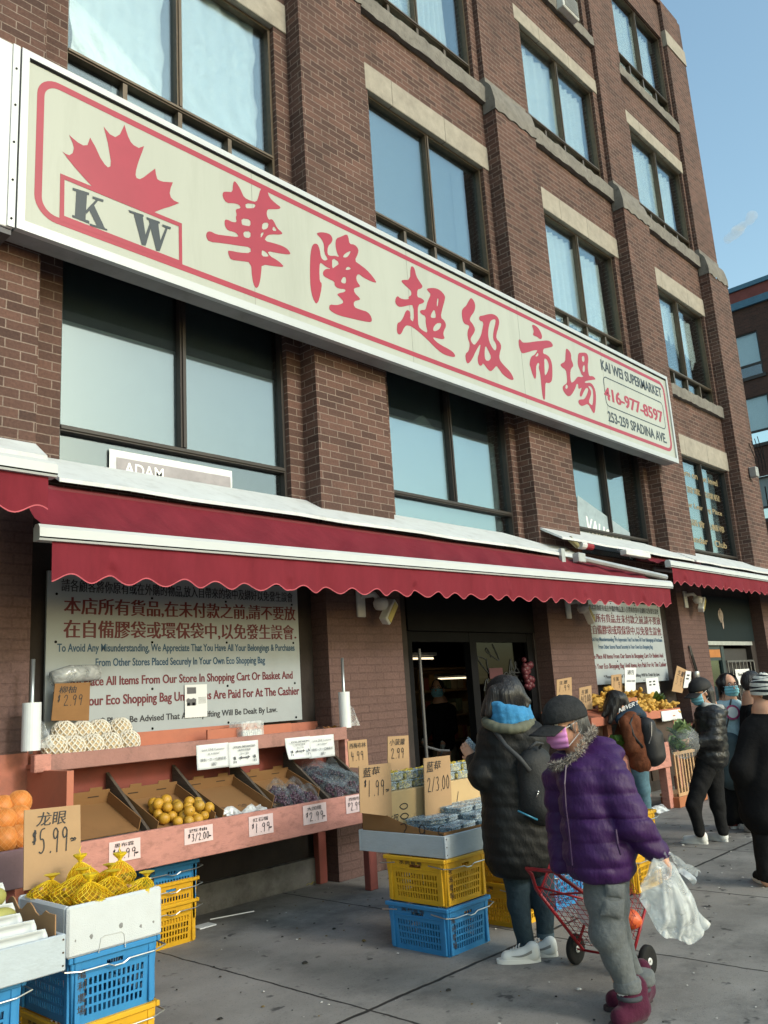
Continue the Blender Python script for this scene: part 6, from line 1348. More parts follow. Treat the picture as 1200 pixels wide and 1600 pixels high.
for xx in (11.7,13.5):
    mb = MB(); mb.rbox((xx,4.9,.42),(.04,.04,.42),.004); mb.build('leg', PNK, ft)
mb = MB(); c = on_z(1025,1270,.0); mb.grid(lambda u, v: (c[0]-.12+.3*u, c[1]-.1+.2*v, .01+.07*abs(math.sin(u*6+v*3))*math.sin(math.pi*v)), 18, 12); tag(mb.build('plastic_scrap', film_mat('scrap2', cover=.5), None, True), 'crumpled clear plastic on the pavement under the ginger stall', 'plastic scrap')
# ============================================================ PEOPLE
NF = np.array([math.sin(CAM_Y), math.cos(CAM_Y), 0.0]); IR = np.array([math.cos(CAM_Y), -math.sin(CAM_Y), 0.0]); UPV = np.array([0,0,1.0])
def plane_at(B):
    B = np.array(B, float)
    def J(px, py, dd=0.0):
        d = ray(px, py); o = np.array([0,0,CAM_H]); t = (NF@(B-o)-dd)/(NF@d); return o+d*t
    return J
def unit(v): v = np.array(v, float); return v/np.linalg.norm(v)
def frame(f):
    f = unit(f); l = unit(np.cross(UPV, f)); u = np.cross(f, l); return f, l, u, np.stack([f,l,u],1)
SKIN = pmat('skin', lin(196,148,122), .5, .08, 12, .05, 200, sss=.12); 
HAIRB = pmat('black_hair', (.011,.010,.011), .42, .6, 110, 1.0, 110, stretch=(1,1,.05), spec=.5); HAIRG = pmat('grey_hair', (.07,.068,.066), .5, .5, 70, .6, 70, stretch=(1,1,.15))
def head_prims(c, f, s=1.0, neck=None):
    f, l, u, R = frame(f); c = np.array(c)
    p = [('e', c-.008*s*f+.018*s*u, (.096*s,.076*s,.105*s), R), ('e', c+.030*s*f-.055*s*u, (.060*s,.056*s,.062*s), R, .03), ('c', c+.088*s*f+.004*s*u, c+.104*s*f-.028*s*u, .010*s, .015*s, .012),
         ('e', c+.072*s*f-.058*s*u, (.022*s,.030*s,.016*s), R, .015), ('e', c+.058*s*f-.098*s*u, (.024*s,.026*s,.02*s), R, .02)]
    for k in (1,-1):
        p += [('e', c+k*.076*s*l-.006*s*f-.012*s*u, (.020*s,.010*s,.032*s), R, .008), ('-e', c+.092*s*f+k*.033*s*l+.012*s*u, (.018*s,.020*s,.012*s), R, .012), ('e', c+.066*s*f+k*.048*s*l-.022*s*u, (.022*s,.02*s,.02*s), R, .02)]
    if neck is not None: p.append(('c', c-.02*s*f-.06*s*u, neck, .052*s, .056*s, .03))
    return p
def eyes(o, c, f, s=1.0):
    f, l, u, R = frame(f); mb = MB(); m = [pmat('eye_white', (.6,.58,.55), .3), pmat('eye_dark', (.015,.01,.008), .2)]
    for k in (1,-1):
        e = np.array(c)+.074*s*f+k*.033*s*l+.012*s*u; mb.mat = 0; mb.sphere(e, .0135*s, 10, 8); mb.mat = 1; mb.sphere(e+.0085*s*f, .0072*s, 8, 6)
    mb.build('eye', m, o, True)
    mb = MB(); 
    for k in (1,-1):
        e = np.array(c)+.088*s*f+k*.033*s*l+.034*s*u; mb.tube([e+k*.02*l*s-.006*u*s-.008*f*s, e+.003*f*s, e-k*.016*l*s-.002*u*s], [.003*s,.0045*s,.003*s], 6)
    mb.build('eyebrow', HAIRB, o, True)
def face_mask(o, c, f, s, col, name='face_mask'):
    f, l, u, R = frame(f); c = np.array(c); m = pmat('mask_'+col[0], col[1], .75, .06, 10)
    def P(a, b):
        th = (a-.5)*2.35; z = (b-.5); r = (.094-.028*abs(z*2)**2*(.4 if z > 0 else 1))*s+.0035*s*math.sin(b*22)
        return tuple(c+f*(r*math.cos(th)*1.02+.014*s)+l*(r*.92*math.sin(th))+u*(-.052*s+z*.108*s-.012*s*abs(th)*(.5+z)*.5))
    mb = MB(); mb.grid(P, 20, 18); k = mb.build(name, m, o, True, solid=.002)
    mb = MB()
    for sd, a in ((1,1),(-1,0)):
        e = c+sd*.082*s*l-.014*s*f-.012*s*u
        mb.tube([np.array(P(a,.93)), e+.022*s*u+.004*f, e+.03*s*u-.012*s*f, e-.024*s*u-.016*s*f, np.array(P(a,.1))], .0018*s, 5)
    mb.build('ear_loop', pmat('loop_white', (.7,.7,.7), .7), k)
def cap(o, c, f, s, m, tilt=0.0, brim=.085):
    f, l, u, R = frame(np.array(unit(f))+np.array([0,0,tilt])); c = np.array(c)+.032*s*u-.004*s*f; mb = MB()
    def D(a, b):
        p = a*2*math.pi; t = b*1.72; r = (.110,.090,.098); st = math.sin(t)
        crease = 1+.010*math.cos(6*p)*min(1,st)
        return tuple(c+(f*r[0]*math.cos(p)*st+l*r[1]*math.sin(p)*st)*s*crease*(1 if t < 1.5 else 1.0)+u*r[2]*math.cos(t)*s)
    mb.grid(D, 36, 16); k = mb.build('cap', m, o, True, solid=.004)
    mb = MB()
    def Bm(a, b):
        th = (a-.5)*2.1; ex = brim*s*math.cos(th*.72)**.7*b
        return tuple(c+f*((.108*s)*math.cos(th)+ex)+l*(.089*s)*math.sin(th)*(1+.10*b)+u*(-.012*s-.030*b*s-.020*s*abs(th)**1.6*(1-.2*b)+.0*b))
    mb.grid(Bm, 24, 8); mb.build('brim', m, k, True, solid=.005)
    mb = MB(); mb.sphere(c+u*.098*s, .008*s, 8, 6, (1,1,.6)); mb.build('button', m, k, True)
    return k
def hand_prims(w, d, palm_n, s=1.0, curl=.9, spread=.1, thumb=1):
    """w wrist, d direction of the fingers, palm_n the way the palm looks; five unequal bent fingers"""
    d = unit(d); n = unit(np.array(palm_n)-d*(np.array(palm_n)@d)); sd = np.cross(d, n)
    p = [('c', w, w+d*.035*s, .026*s, .030*s, .015), ('c', w+d*.03*s+sd*.022*s, w+d*.082*s+sd*.026*s, .017*s, .013*s, .012), ('c', w+d*.03*s-sd*.018*s, w+d*.078*s-sd*.024*s, .018*s, .013*s, .012), ('c', w+d*.03*s, w+d*.085*s, .019*s, .014*s, .012)]
    for k, (off, L_) in enumerate(((.030,.064),(.010,.074),(-.010,.070),(-.029,.054))):
        a = w+d*.084*s+sd*off*s; dirc = d
        for j, fr in enumerate((.45,.32,.23)):
            ang = curl*(.5+.55*j); dd = unit(d*math.cos(ang)+n*math.sin(ang)+sd*off*spread*8); b = a+dd*L_*fr*s
            p.append(('c', a, b, (.0088-.0008*j)*s, (.0082-.0009*j)*s, .004)); a = b
    a = w+d*.028*s+sd*.026*s*thumb; 
    for j, (fr, an) in enumerate(((.036,.3),(.026,.6))):
        b = a+unit(d*.7+sd*thumb*(.75-.4*j)+n*(.25+an*curl*.6))*fr*s; p.append(('c', a, b, .0115*s-.001*j, .0095*s-.001*j, .006)); a = b
    return p
def wrinkle(amp, fz=40.0, fx=25.0, seed=0.0):
    return lambda X, Y, Z: amp*(np.sin(fz*Z+6*np.sin(9*X+seed)+4*np.sin(8*Y))*.6+.4*np.sin(fx*X-fx*.8*Y+18*Z+seed))
def puffer(period, amp, z0=0.0, wr=.003, seed=0.0):
    return lambda X, Y, Z: amp*(np.abs(np.sin(np.pi*(Z-z0)/period))**.40-.62)+wr*(np.sin(60*X+22*Z+seed)*np.sin(45*Y-30*Z)+.6*np.sin(95*Z+30*X))
def shoe_prims(heel, toe, h=.05, r=.040):
    heel = np.array(heel, float); toe = np.array(toe, float); heel[2] = r*.92; toe[2] = r*.74; d = unit(toe-heel)
    return [('c', heel, toe-d*.02, r*.90, r*.80, .02), ('c', toe-d*.10, toe-d*.02, r*.95, r*.8, .02), ('c', heel+UPV*.01, heel+UPV*h, r*.95, r*.92, .02), ('c', heel+UPV*h*.8, toe-d*.07+UPV*.004, r*.8, r*.6, .02), ('-e', np.array([(heel[0]+toe[0])/2,(heel[1]+toe[1])/2,-1.494]), (1.5,1.5,1.5), None, .006)]
def sole(o, heel, toe, m, w_=.042, h=.024):
    heel = np.array(heel, float); toe = np.array(toe, float); heel[2] = toe[2] = 0; d = unit(toe-heel); s = np.array([-d[1],d[0],0]); L_ = np.linalg.norm(toe-heel)
    mb = MB(); pts = []
    for k in range(28):
        a = 2*math.pi*k/28; x = math.cos(a); y = math.sin(a); wd = w_*(1.0+.14*x)*(abs(y)**.8)*(1 if y > 0 else -1); pts.append((heel+toe)/2+d*x*(L_/2+.042)+s*wd)
    n = len(pts); vs = [(p[0],p[1],.002) for p in pts]+[(p[0],p[1],h) for p in pts]; mb.add(vs, [(k,(k+1)%n,n+(k+1)%n,n+k) for k in range(n)]+[tuple(range(n))[::-1], tuple(range(n,2*n))]); return mb.build('sole', m, o)
def lace(o, heel, toe):
    heel = np.array(heel, float)*[1,1,0]; toe = np.array(toe, float)*[1,1,0]; d = unit(toe-heel); s = np.array([-d[1],d[0],0]); mb = MB(); L_ = np.linalg.norm(toe-heel)
    for k in range(5):
        c = heel+d*(L_*.42+k*.017)+UPV*(.094-k*.0085); mb.tube([c-s*.022-UPV*.010, c-s*.010+UPV*.001, c+s*.010+d*.006+UPV*.001, c+s*.022+d*.008-UPV*.010], .0028, 5)
    mb.build('lace', WHITE_SHOE, o, True)
def strands(o, hc, f, n, rad, drop, seed, face=.9, m=None):
    rr = np.random.default_rng(seed); f, l, u, R = frame(f); mb = MB(); hc = np.array(hc)
    for k in range(n):
        a = rr.uniform(face, 2*math.pi-face); t0 = rr.uniform(.05,.9); L_ = drop*rr.uniform(.75,1.08); pts = []; off = rr.normal()*.10
        for q in np.linspace(0,1,9):
            t = t0+(1.62-t0)*min(1,q*1.7); aa = a+off*q; p = hc+.020*u+(f*rad[0]*math.cos(aa)+l*rad[1]*math.sin(aa))*math.sin(t)*(1.015+.02*rr.random())+u*rad[2]*math.cos(t)*1.02
            if q > .588: p = p-UPV*L_*(q-.588)/.412+(f*math.cos(aa)+l*math.sin(aa))*.02*math.sin(q*5+k)*(q-.588)
            pts.append(p)
        s = unit(np.cross(pts[4]-pts[3], pts[4]-hc))*rr.uniform(.0012,.0028); vs = []
        for i, p in enumerate(pts): w_ = 1-.7*i/8; vs += [p-s*w_, p+s*w_]
        mb.add(vs, [(2*i,2*i+1,2*i+3,2*i+2) for i in range(8)])
    return mb.build('hair_strand', m or pmat('hair_strand_black', (.010,.009,.010), .6, .3, 60, spec=.2), o)
def fur(o, path, r, n, L_, m, seed=1):
    rr = np.random.default_rng(seed); path = [np.array(p, float) for p in path]; mb = MB()
    for k in range(n):
        t = rr.uniform(0, len(path)-1.001); i = int(t); p = path[i]*(1-t+i)+path[i+1]*(t-i); d = unit(rr.normal(size=3)); a = p+d*r*.7; e = a+unit(d+rr.normal(size=3)*.55)*L_*rr.uniform(.5,1.2); s = unit(np.cross(d, rr.normal(size=3)))*.0018
        mb.mat = int(rr.integers(0, 3)); mb.add([a-s, a+s, e], [(0,1,2)])
    return mb.build('fur_trim', m, o)
WHITE_SHOE = pmat('white_leather', (.62,.63,.62), .45, .05, 10, dirt=.15, dirtcol=(.3,.29,.27,1)); SOLE = pmat('white_sole', (.66,.66,.64), .5, .04)
def knit(name, col, **kw): return pmat(name, col, .9, kw.pop('var', .15), kw.pop('scale', 40), .5, 36, sheen=.1, spec=.2, bdist=.015, bdet=7, **kw)

# ---- woman in the purple padded jacket --------------------------------------------------
B = on_z(972, 1590); J = plane_at(B)
P = empty('person', B, 'person in a purple padded jacket and black cap walking with a clear plastic bag', 'person')
f = unit(-IR*.93-NF*.34+UPV*-.10); hc = J(884, 1131, .02)
FIN = J(1036, 1344, .20)
bp = head_prims(hc, f, .98, J(905,1180,0))+[('c', J(905,1195,0), J(925,1330,0), .055, .10), ('c', J(948,1215,.13), J(986,1285,.20), .045, .038), ('c', J(986,1285,.20), J(1028,1332,.2), .038, .026), ('c', J(880,1215,-.12), J(885,1300,-.15), .045, .035), ('c', J(885,1300,-.15), J(880,1345,-.1), .035, .03),
    ('c', J(940,1340,.06), J(945,1455,.08), .07, .05), ('c', J(945,1455,.08), J(980,1560,.06), .05, .035), ('c', J(948,1340,-.07), J(954,1450,-.08), .07, .05), ('c', J(954,1450,-.08), J(996,1545,-.08), .05, .035)]
bp += hand_prims(J(1026,1330,.2), unit(IR*.55-UPV*.8), unit(-IR*.7-UPV*.3+NF*.2), 1.0, 1.25, .05, 1)
body = blob_obj('body', bp, SKIN, P, .007, .025); eyes(P, hc, f, .98)
face_mask(P, hc, f, 1.0, ('lilac', lin(196,128,188)))
CAPB = pmat('washed_black_cotton', (.026,.027,.029), .9, .35, 22, .5, 60, spec=.15)
k = cap(P, hc, f, 1.06, CAPB, -.06, .088)
fh, lh, uh, Rh = frame(f)
hr = blob_obj('hair', [('e', hc-.035*fh+.010*uh, (.080,.082,.085), Rh), ('c', hc-.075*fh-.02*uh, hc-.070*fh-.075*uh, .05, .035), ('c', hc+.072*lh+.02*fh-.004*uh, hc+.074*lh+.015*fh-.03*uh, .012, .006, .01)], HAIRG, P, .008, .02, wrinkle(.0025, 90, 60))
strands(hr, hc-.02*uh, fh, 150, (.098,.090,.085), .06, 6, 1.6, HAIRG)
PUR = pmat('purple_nylon', (.033,.0062,.064), .55, .16, 9, .35, 70, spec=.3, bdist=.012, bdet=5, stretch=(1,1,.45))
jp = [('c', J(914,1218,.085), J(937,1335,.08), .126, .166), ('c', J(911,1218,-.08), J(934,1335,-.08), .120, .162), ('c', J(948,1212,.12), J(880,1214,-.12), .098, .09),
      ('c', J(958,1222,.16), J(990,1288,.21), .088, .078, .03), ('c', J(990,1288,.21), J(1024,1328,.20), .076, .056, .03), ('c', J(876,1222,-.14), J(880,1300,-.16), .085, .075, .03), ('c', J(880,1300,-.16), J(878,1345,-.06), .07, .06, .03),
      ('e', J(938,1178,.0), (.105,.120,.075), Rh, .035), ('c', J(885,1192,.0), J(930,1180,0), .075, .075, .04), ('-e', hc-.02*UPV, (.115,.098,.135), Rh, .02), ('-e', J(928,1364,0)-np.array([0,0,1.6]), (1.6,1.6,1.6), None, .02)]
jk = blob_obj('jacket', jp, PUR, P, .0085, .04, puffer(.105, .0165, .06, .0030))
mb = MB(); zp = [J(884,1196,.20), J(882,1225,.225), J(884,1260,.235), J(889,1300,.23), J(894,1352,.215)]
mb.tube([p+0*UPV for p in zp], .0045, 6); mb.build('zip', pmat('zip_dark', (.03,.012,.05), .4), jk)
mb = MB(); mb.tube([J(962,1296,.295), J(965,1318,.30), J(970,1335,.29)], .006, 6); mb.build('pocket_welt', pmat('purple_dark', (.03,.008,.055), .5), jk)
FURM = [pmat('fur_a', (.33,.28,.24), .9), pmat('fur_b', (.15,.125,.11), .9), pmat('fur_c', (.50,.45,.40), .9)]
fur(P, [J(862,1196,.06), J(870,1197,.11), J(884,1192,.14), J(900,1180,.15), J(912,1163,.14), J(922,1148,.10), J(927,1140,.03), J(924,1142,-.05)], .020, 2600, .022, FURM)
GRY = knit('grey_marl', (.115,.125,.130), dirt=.2, dirtcol=(.06,.065,.07,1), dscale=60)
tp = [('c', J(945,1340,.06), J(948,1400,.09), .118, .100), ('c', J(948,1400,.09), J(950,1455,.10), .100, .080), ('c', J(950,1455,.10), J(978,1532,.07), .080, .056), ('c', J(948,1340,-.07), J(954,1450,-.08), .11, .080), ('c', J(954,1450,-.08), J(988,1522,-.08), .078, .052)]
tr = blob_obj('trousers', tp, GRY, P, .009, .03, wrinkle(.0055, 38, 20, 2))
mb = MB()
for a, b, dd in (((948,1372),(981,1372),.175),((944,1385),(979,1404),.185)):
    pass
def patch(pxs, dd, name, m, bulge=.012):
    a, b, c, d = [J(x, y, dd) for x, y in pxs]; mb = MB(); mb.grid(lambda u, v: tuple((d*(1-u)+c*u)*(1-v)+(a*(1-u)+b*u)*v - NF*bulge*math.sin(math.pi*u)**.5*math.sin(math.pi*v)**.5), 12, 12); return mb.build(name, m, tr, True)
patch(((945,1380),(977,1382),(973,1404),(947,1400)), .200, 'pocket_flap', GRY, .016); patch(((944,1402),(976,1405),(974,1436),(938,1430)), .190, 'pocket', GRY, .018)
mb = MB(); mb.tube([J(948,1373,.205), J(962,1374,.212), J(979,1372,.195)], .009, 6); mb.build('pocket_trim', pmat('black_trim', (.015,.015,.017), .5), tr)
mb = MB(); 
for c_, dd in ((J(980,1538,.07),0), (J(1002,1527,-.08),0)): mb.lathe([(.058,-.028),(.064,-.015),(.062,0),(.064,.015),(.058,.028)], c_, 18)
mb.build('cuff', GRY, tr, True)
mb = MB()
for c_ in (J(981,1552,.07), J(994,1538,-.08)): mb.lathe([(.046,-.03),(.048,.03)], c_, 14)
mb.build('sock', pmat('white_sock', (.65,.66,.67), .8), P, True)
BOOT = knit('burgundy_suede', (.060,.008,.026)); hb, tb = on_z(1000,1594), on_z(966,1606); hb2, tb2 = on_z(1008,1566), on_z(957,1578)
for n_, (h_, t_) in enumerate(((hb, tb), (hb2, tb2))):
    b_ = blob_obj('boot', shoe_prims(h_, t_, .10, .050)+[('c', h_+UPV*.06-.0*IR, (J(984,1560,.07) if n_ == 0 else J(998,1548,-.08)), .052, .055, .02)], BOOT, P, .008, .02, wrinkle(.002, 50, 40)); sole(b_, h_, t_, pmat('boot_sole', (.03,.02,.025), .7), .046, .02)
mb = MB(); mb.lathe([(.056,-.010),(.060,0),(.056,.010)], J(984,1557,.07), 16); mb.lathe([(.056,-.010),(.060,0),(.056,.010)], J(997,1545,-.08), 16); mb.build('boot_lining', pmat('lining_grey', (.05,.055,.065), .9), P, True)
# clear bag in the hand
bg = empty('plastic_bag', J(1050,1400,.2), 'clear plastic bag fluttering from the hand of the person in purple', 'plastic bag')
def bagf(sg):
    def g_(u, v):
        t = J(1020+32*u, 1336+12*u, .235-.02*u); b0 = J(997, 1404, .22); b1 = J(1106, 1446, .14); b_ = b0*(1-u)+b1*u + UPV*(-.12*math.sin(u*math.pi)**.8+.012*math.sin(u*15))
        w = v**.62; p = t*(1-w)+b_*w; bil = math.sin(math.pi*min(1,w*1.05))*math.sin(math.pi*u)**.6
        return tuple(p - NF*sg*(.075*bil+.012*math.sin(u*21+v*3)*v+.006*math.sin(u*43+2)*v) + IR*.012*math.sin(v*9+u*5)*v)
    return g_
BAG = film_mat('carrier_film', cover=.33, white=(.74,.78,.80,1), rough=.14, gloss=.32, scale=9, bump=.9)
mb = MB(); mb.grid(bagf(1), 40, 30); mb.grid(bagf(-1), 40, 30); mb.build('bag', BAG, bg, True)
mb = MB()
for k in range(3):
    mb.grid(lambda u, v, k=k: tuple(J(1030+14*k*.5+10*u+30*v*(k-.6), 1336+6*u+26*v, .25+.02*k) + UPV*.02*math.sin(u*5+v*4)), 8, 10)
mb.build('bag_top', BAG, bg, True)
mb = MB(); mb.grid(lambda u, v: tuple(J(1040+45*u, 1348+6*v+22*u*u+10*v*u, .16) - NF*.03*math.sin(u*7+v*3)), 14, 8); mb.build('bag_flap', BAG, bg, True)

# ---- woman in the long black parka -----------------------------------------------------
B = on_z(830, 1492); J = plane_at(B)
P = empty('person', B, 'person in a long black parka and blue scarf, back turned, at the berries', 'person')
f = unit(-IR*.80+NF*.62-UPV*.05); hc = J(789, 1089, 0); fh, lh, uh, Rh = frame(f)
bp = head_prims(hc, f, .98, J(797,1130,0))+[('c', J(797,1130,0), J(815,1330,0), .10, .13), ('c', J(768,1150,-.06), J(752,1205,.05), .045, .04), ('c', J(752,1205,.05), J(738,1180,-.12), .04, .028), ('c', J(828,1150,.02), J(842,1215,.05), .045, .04), ('c', J(842,1215,.05), J(800,1235,-.2), .04, .03),
    ('c', J(806,1340,.0), J(812,1414,0), .075, .05), ('c', J(812,1414,0), J(822,1480,0), .05, .034), ('c', J(842,1340,.0), J(849,1410,0), .075, .05), ('c', J(849,1410,0), J(853,1468,0), .05, .034)]
bp += hand_prims(J(741,1188,-.10), unit(-IR*.45+UPV*.75+NF*.3), unit(IR*.3+NF*.6), .95, .7)
blob_obj('body', bp, SKIN, P, .0075, .025)
hr = blob_obj('hair', [('e', hc-.012*fh+.022*uh, (.118,.104,.112), Rh), ('c', hc-.05*fh+.06*lh, J(766,1118,.02), .055, .022), ('c', J(775,1085,.07), J(764,1115,.08), .055, .025), ('c', J(790,1085,.09), J(790,1112,.09), .06, .04), ('c', J(800,1080,.06), J(826,1096,.05), .055, .016), ('c', J(768,1092,.0), J(754,1117,-.03), .045, .014), ('c', J(805,1090,.02), J(822,1104,.06), .05, .02)], HAIRB, P, .0075, .025, wrinkle(.0035, 35, 110))
strands(hr, hc, fh, 520, (.122,.110,.114), .17, 3, .75)
SCF = knit('blue_wool', (.04,.20,.40), var=.2)
sp = []
for k in range(4):
    z = 1102+7.5*k; r = 31-1.5*abs(k-1.5); pts = [J(793+r*math.cos(a)+2*k, z+5*math.sin(a+.4)+3*math.sin(2*a+k), .13*math.sin(a)) for a in np.linspace(0, 2*math.pi, 17)]
    for a_, b_ in zip(pts[:-1], pts[1:]): sp.append(('c', a_, b_, .026, .026, .012))
blob_obj('scarf', sp, SCF, P, .008, .012, wrinkle(.003, 60, 50))
PKB = pmat('black_nylon', (.0062,.0066,.0068), .6, .25, 10, .4, 60, spec=.28, bdist=.012, bdet=5, stretch=(1,1,.5)); OLV = pmat('olive_lining', (.10,.105,.075), .8, .2, 15, .2, 60)
jp = [('c', J(786,1160,.0), J(803,1330,.02), .150, .178), ('c', J(818,1162,.0), J(826,1325,.02), .150, .172), ('c', J(775,1152,-.04), J(828,1150,.03), .085, .085, .04), ('c', J(768,1158,-.02), J(753,1212,.06), .082, .074, .03), ('c', J(753,1212,.06), J(740,1188,-.10), .072, .052, .03), ('c', J(832,1160,.04), J(846,1222,.07), .08, .07, .03), ('c', J(846,1222,.07), J(805,1240,-.18), .07, .055, .03),
      ('e', J(797,1140,.05), (.10,.12,.065), Rh, .04), ('-e', J(810,1366,0)-np.array([0,0,1.6]), (1.6,1.6,1.6), None, .03)]
pk = blob_obj('parka', jp, PKB, P, .0095, .04, puffer(.27, .011, .30, .0028, 1.0))
hp = []
pts = [J(795+35*math.cos(a), 1131+5*math.sin(a)-3*math.cos(2*a), .02+.15*math.sin(a)) for a in np.linspace(-.5, math.pi+.5, 15)]
for a_, b_ in zip(pts[:-1], pts[1:]): hp.append(('c', a_, b_, .028, .028, .015))
blob_obj('hood_lining', hp, OLV, pk, .008, .012, wrinkle(.003, 70, 50))
JNS = pmat('dark_denim', (.022,.038,.050), .85, .25, 30, .5, 30, spec=.2, bdist=.015, bdet=6)
tr = blob_obj('jeans', [('c', J(804,1340,0), J(811,1414,0), .092, .064), ('c', J(811,1414,0), J(821,1472,0), .064, .050), ('c', J(842,1340,0), J(849,1408,0), .092, .064), ('c', J(849,1408,0), J(852,1456,0), .062, .050)], JNS, P, .009, .02, wrinkle(.003, 45, 20))
mb = MB(); rr = random.Random(2)
for c_ in (J(821,1474,0), J(852,1458,0)):
    n = 44; ring = [(c_[0]+.051*math.cos(2*math.pi*k/n), c_[1]+.051*math.sin(2*math.pi*k/n)) for k in range(n)]
    mb.add([(x,y,c_[2]+.006) for x,y in ring]+[(x,y,c_[2]-.012-rr.uniform(0,.018)) for x,y in ring], [(k,(k+1)%n,n+(k+1)%n,n+k) for k in range(n)])
mb.build('frayed_hem', pmat('fray', (.06,.09,.11), .9), tr)
for h_, t_ in ((on_z(834,1503), on_z(788,1505)), (on_z(861,1494), on_z(826,1493))):
    b_ = blob_obj('shoe', shoe_prims(h_, t_, .036, .039), WHITE_SHOE, P, .007, .02); sole(b_, h_, t_, SOLE)
    lace(b_, h_, t_); d = unit((t_-h_)*[1,1,0]); s_ = np.array([-d[1],d[0],0]); s_ = s_ if s_@NF < 0 else -s_
    mb = MB(); mid = (h_+t_)/2; mb.grid(lambda u, v: tuple(mid+d*(-.075+.12*u)+s_*(.0425+.001*math.sin(u*3))+UPV*(.045+.012*(1-u)+(.016*v*(1-u)**.6)-.012*math.sin(math.pi*u))), 12, 3); mb.build('side_stripe', pmat('stripe_grey', (.22,.22,.22), .5), b_)
bpk = empty('backpack', J(843,1220,.1), 'black backpack worn by the person in the long parka', 'backpack')
blob_obj('pack', [('c', J(836,1190,.12), J(846,1250,.12), .095, .115), ('c', J(826,1195,.16), J(838,1255,.15), .07, .10), ('c', J(850,1240,.15), J(846,1262,.15), .10, .10)], pmat('black_canvas', (.017,.018,.019), .7, .25, 14, .3, 80), bpk, .009, .04, wrinkle(.004, 30, 25))
mb = MB(); mb.tube([J(772,1140,.13), J(790,1165,.21), J(812,1185,.24), J(828,1205,.25)], .014, 8); mb.tube([J(826,1170,.23), J(838,1160,.22), J(848,1162,.2), J(842,1170,.2)], .009, 6); mb.build('strap', pmat('strap_grey', (.035,.037,.04), .7), bpk, True)
mb = MB(); mb.sphere(J(841,1237,.262), .007, 8, 6); mb.tube([J(841,1238,.262), J(838,1246,.262)], .003, 5); mb.build('zip_pull', pmat('steel_pull', (.55,.56,.56), .25, metal=.9), bpk, True)
mb = MB(); mb.tube([J(809,1267,.235), J(840,1281,.235)], .006, 6); tag(mb.build('pen', pmat('pen_blue', (.03,.16,.26), .35), None, True), 'thin blue pen tucked across the back of the long black parka', 'pen')
o = copy_tree(cl); c_ = J(738,1172,-.14); o.location = tuple(c_); o.rotation_euler = (.9,.3,.5); o['label'] = 'flat clear berry box held up by the person in the long parka'; del o['group']

# ---- shopping cart ---------------------------------------------------------------------
CR = pmat('cart_red', (.26,.010,.018), .38, .12, 10); TYRE = pmat('tyre_rubber', (.014,.014,.014), .8, spec=.2); HUB = pmat('hub_chrome', (.62,.63,.63), .35, metal=.1)
ct = empty('shopping_cart', (4.40,2.60,0), 'red wire folding shopping cart with two big wheels tilted beside the person in purple', 'shopping cart')
O_ = np.array([4.40,2.60,.078]); up_ = unit((-.64,.03,.66)); ay = np.array([0,1.0,0]); bk = unit(np.cross(ay, up_)); bk = bk if bk[0] > 0 else -bk
def cp(a, b, c): return O_+ay*a+up_*b+bk*c                # across, along the handle, depth
hw = .165; mb = MB()
for s in (-1,1):
    mb.tube([cp(s*hw,.0,0), cp(s*hw,.50,0)], .009, 8)
mb.tube([cp(-hw,.50,0), cp(-hw*.9,.56,-.01), cp(-hw*.55,.70,-.02), cp(-hw*.5,.76,-.03), cp(hw*.5,.76,-.03), cp(hw*.55,.70,-.02), cp(hw*.9,.56,-.01), cp(hw,.50,0)], .010, 8)
mb.tube([cp(-hw*.9,.56,0), cp(hw*.6,.50,0)], .006, 6); mb.tube([cp(hw*.9,.56,0), cp(-hw*.6,.50,0)], .006, 6)
for s in (-1,1): mb.tube([cp(s*hw,.06,.01), cp(s*hw,.06,.27), cp(s*hw*.98,.02,.30)], .008, 8)
mb.tube([cp(-hw,.50,0), cp(-hw,.50,.28), cp(hw,.50,.28), cp(hw,.50,0)], .007, 8); mb.tube([cp(-hw*1.05,.30,.30), cp(hw*1.05,.30,.30)], .009, 8)
mb.tube([cp(-hw,.0,0), cp(hw,.0,0)], .007, 8); mb.tube([cp(-.225,0,0), cp(.225,0,0)], .006, 8); mb.build('frame', CR, ct, True)
mb = MB(); wr_ = .0019
for z in np.linspace(.06,.48,11):
    mb.tube([cp(-hw,z,0), cp(-hw,z,.28), cp(hw,z,.28), cp(hw,z,0), cp(-hw,z,0)], wr_, 4)
for k in np.linspace(-hw,hw,9): mb.tube([cp(k,.50,0), cp(k,.06,0), cp(k,.06,.28), cp(k,.50,.28)], wr_, 4)
for k in np.linspace(.03,.25,6):
    for s in (-1,1): mb.tube([cp(s*hw,.06,k), cp(s*hw,.50,k)], wr_, 4)
for k in np.linspace(.03,.25,6): mb.tube([cp(-hw,.06,k), cp(hw,.06,k)], wr_, 4)
mb.build('wire_basket', CR, ct, True)
for s in (-1,1):
    c_ = O_+ay*s*.215; mb = MB(); mb.lathe([(.048,-.014),(.070,-.018),(.078,-.010),(.078,.010),(.070,.018),(.048,.014)], c_, 28, RX(math.pi/2)); wl = mb.build('wheel', TYRE, ct, True)
    mb = MB(); mb.lathe([(0,-.010),(.016,-.020),(.020,-.008),(.036,-.004),(.046,-.014),(.050,-.012),(.050,.012),(.046,.014),(.036,.004),(.020,.008),(.016,.020),(0,.010)], c_, 24, RX(math.pi/2)); mb.build('rim', HUB, wl, True)
for s in (-1,1):
    c_ = cp(s*hw*.98,.0,.30); mb = MB(); mb.lathe([(0,-.009),(.022,-.009),(.026,0),(.022,.009),(0,.009)], c_, 14, RX(math.pi/2)); mb.build('caster', TYRE, ct, True)
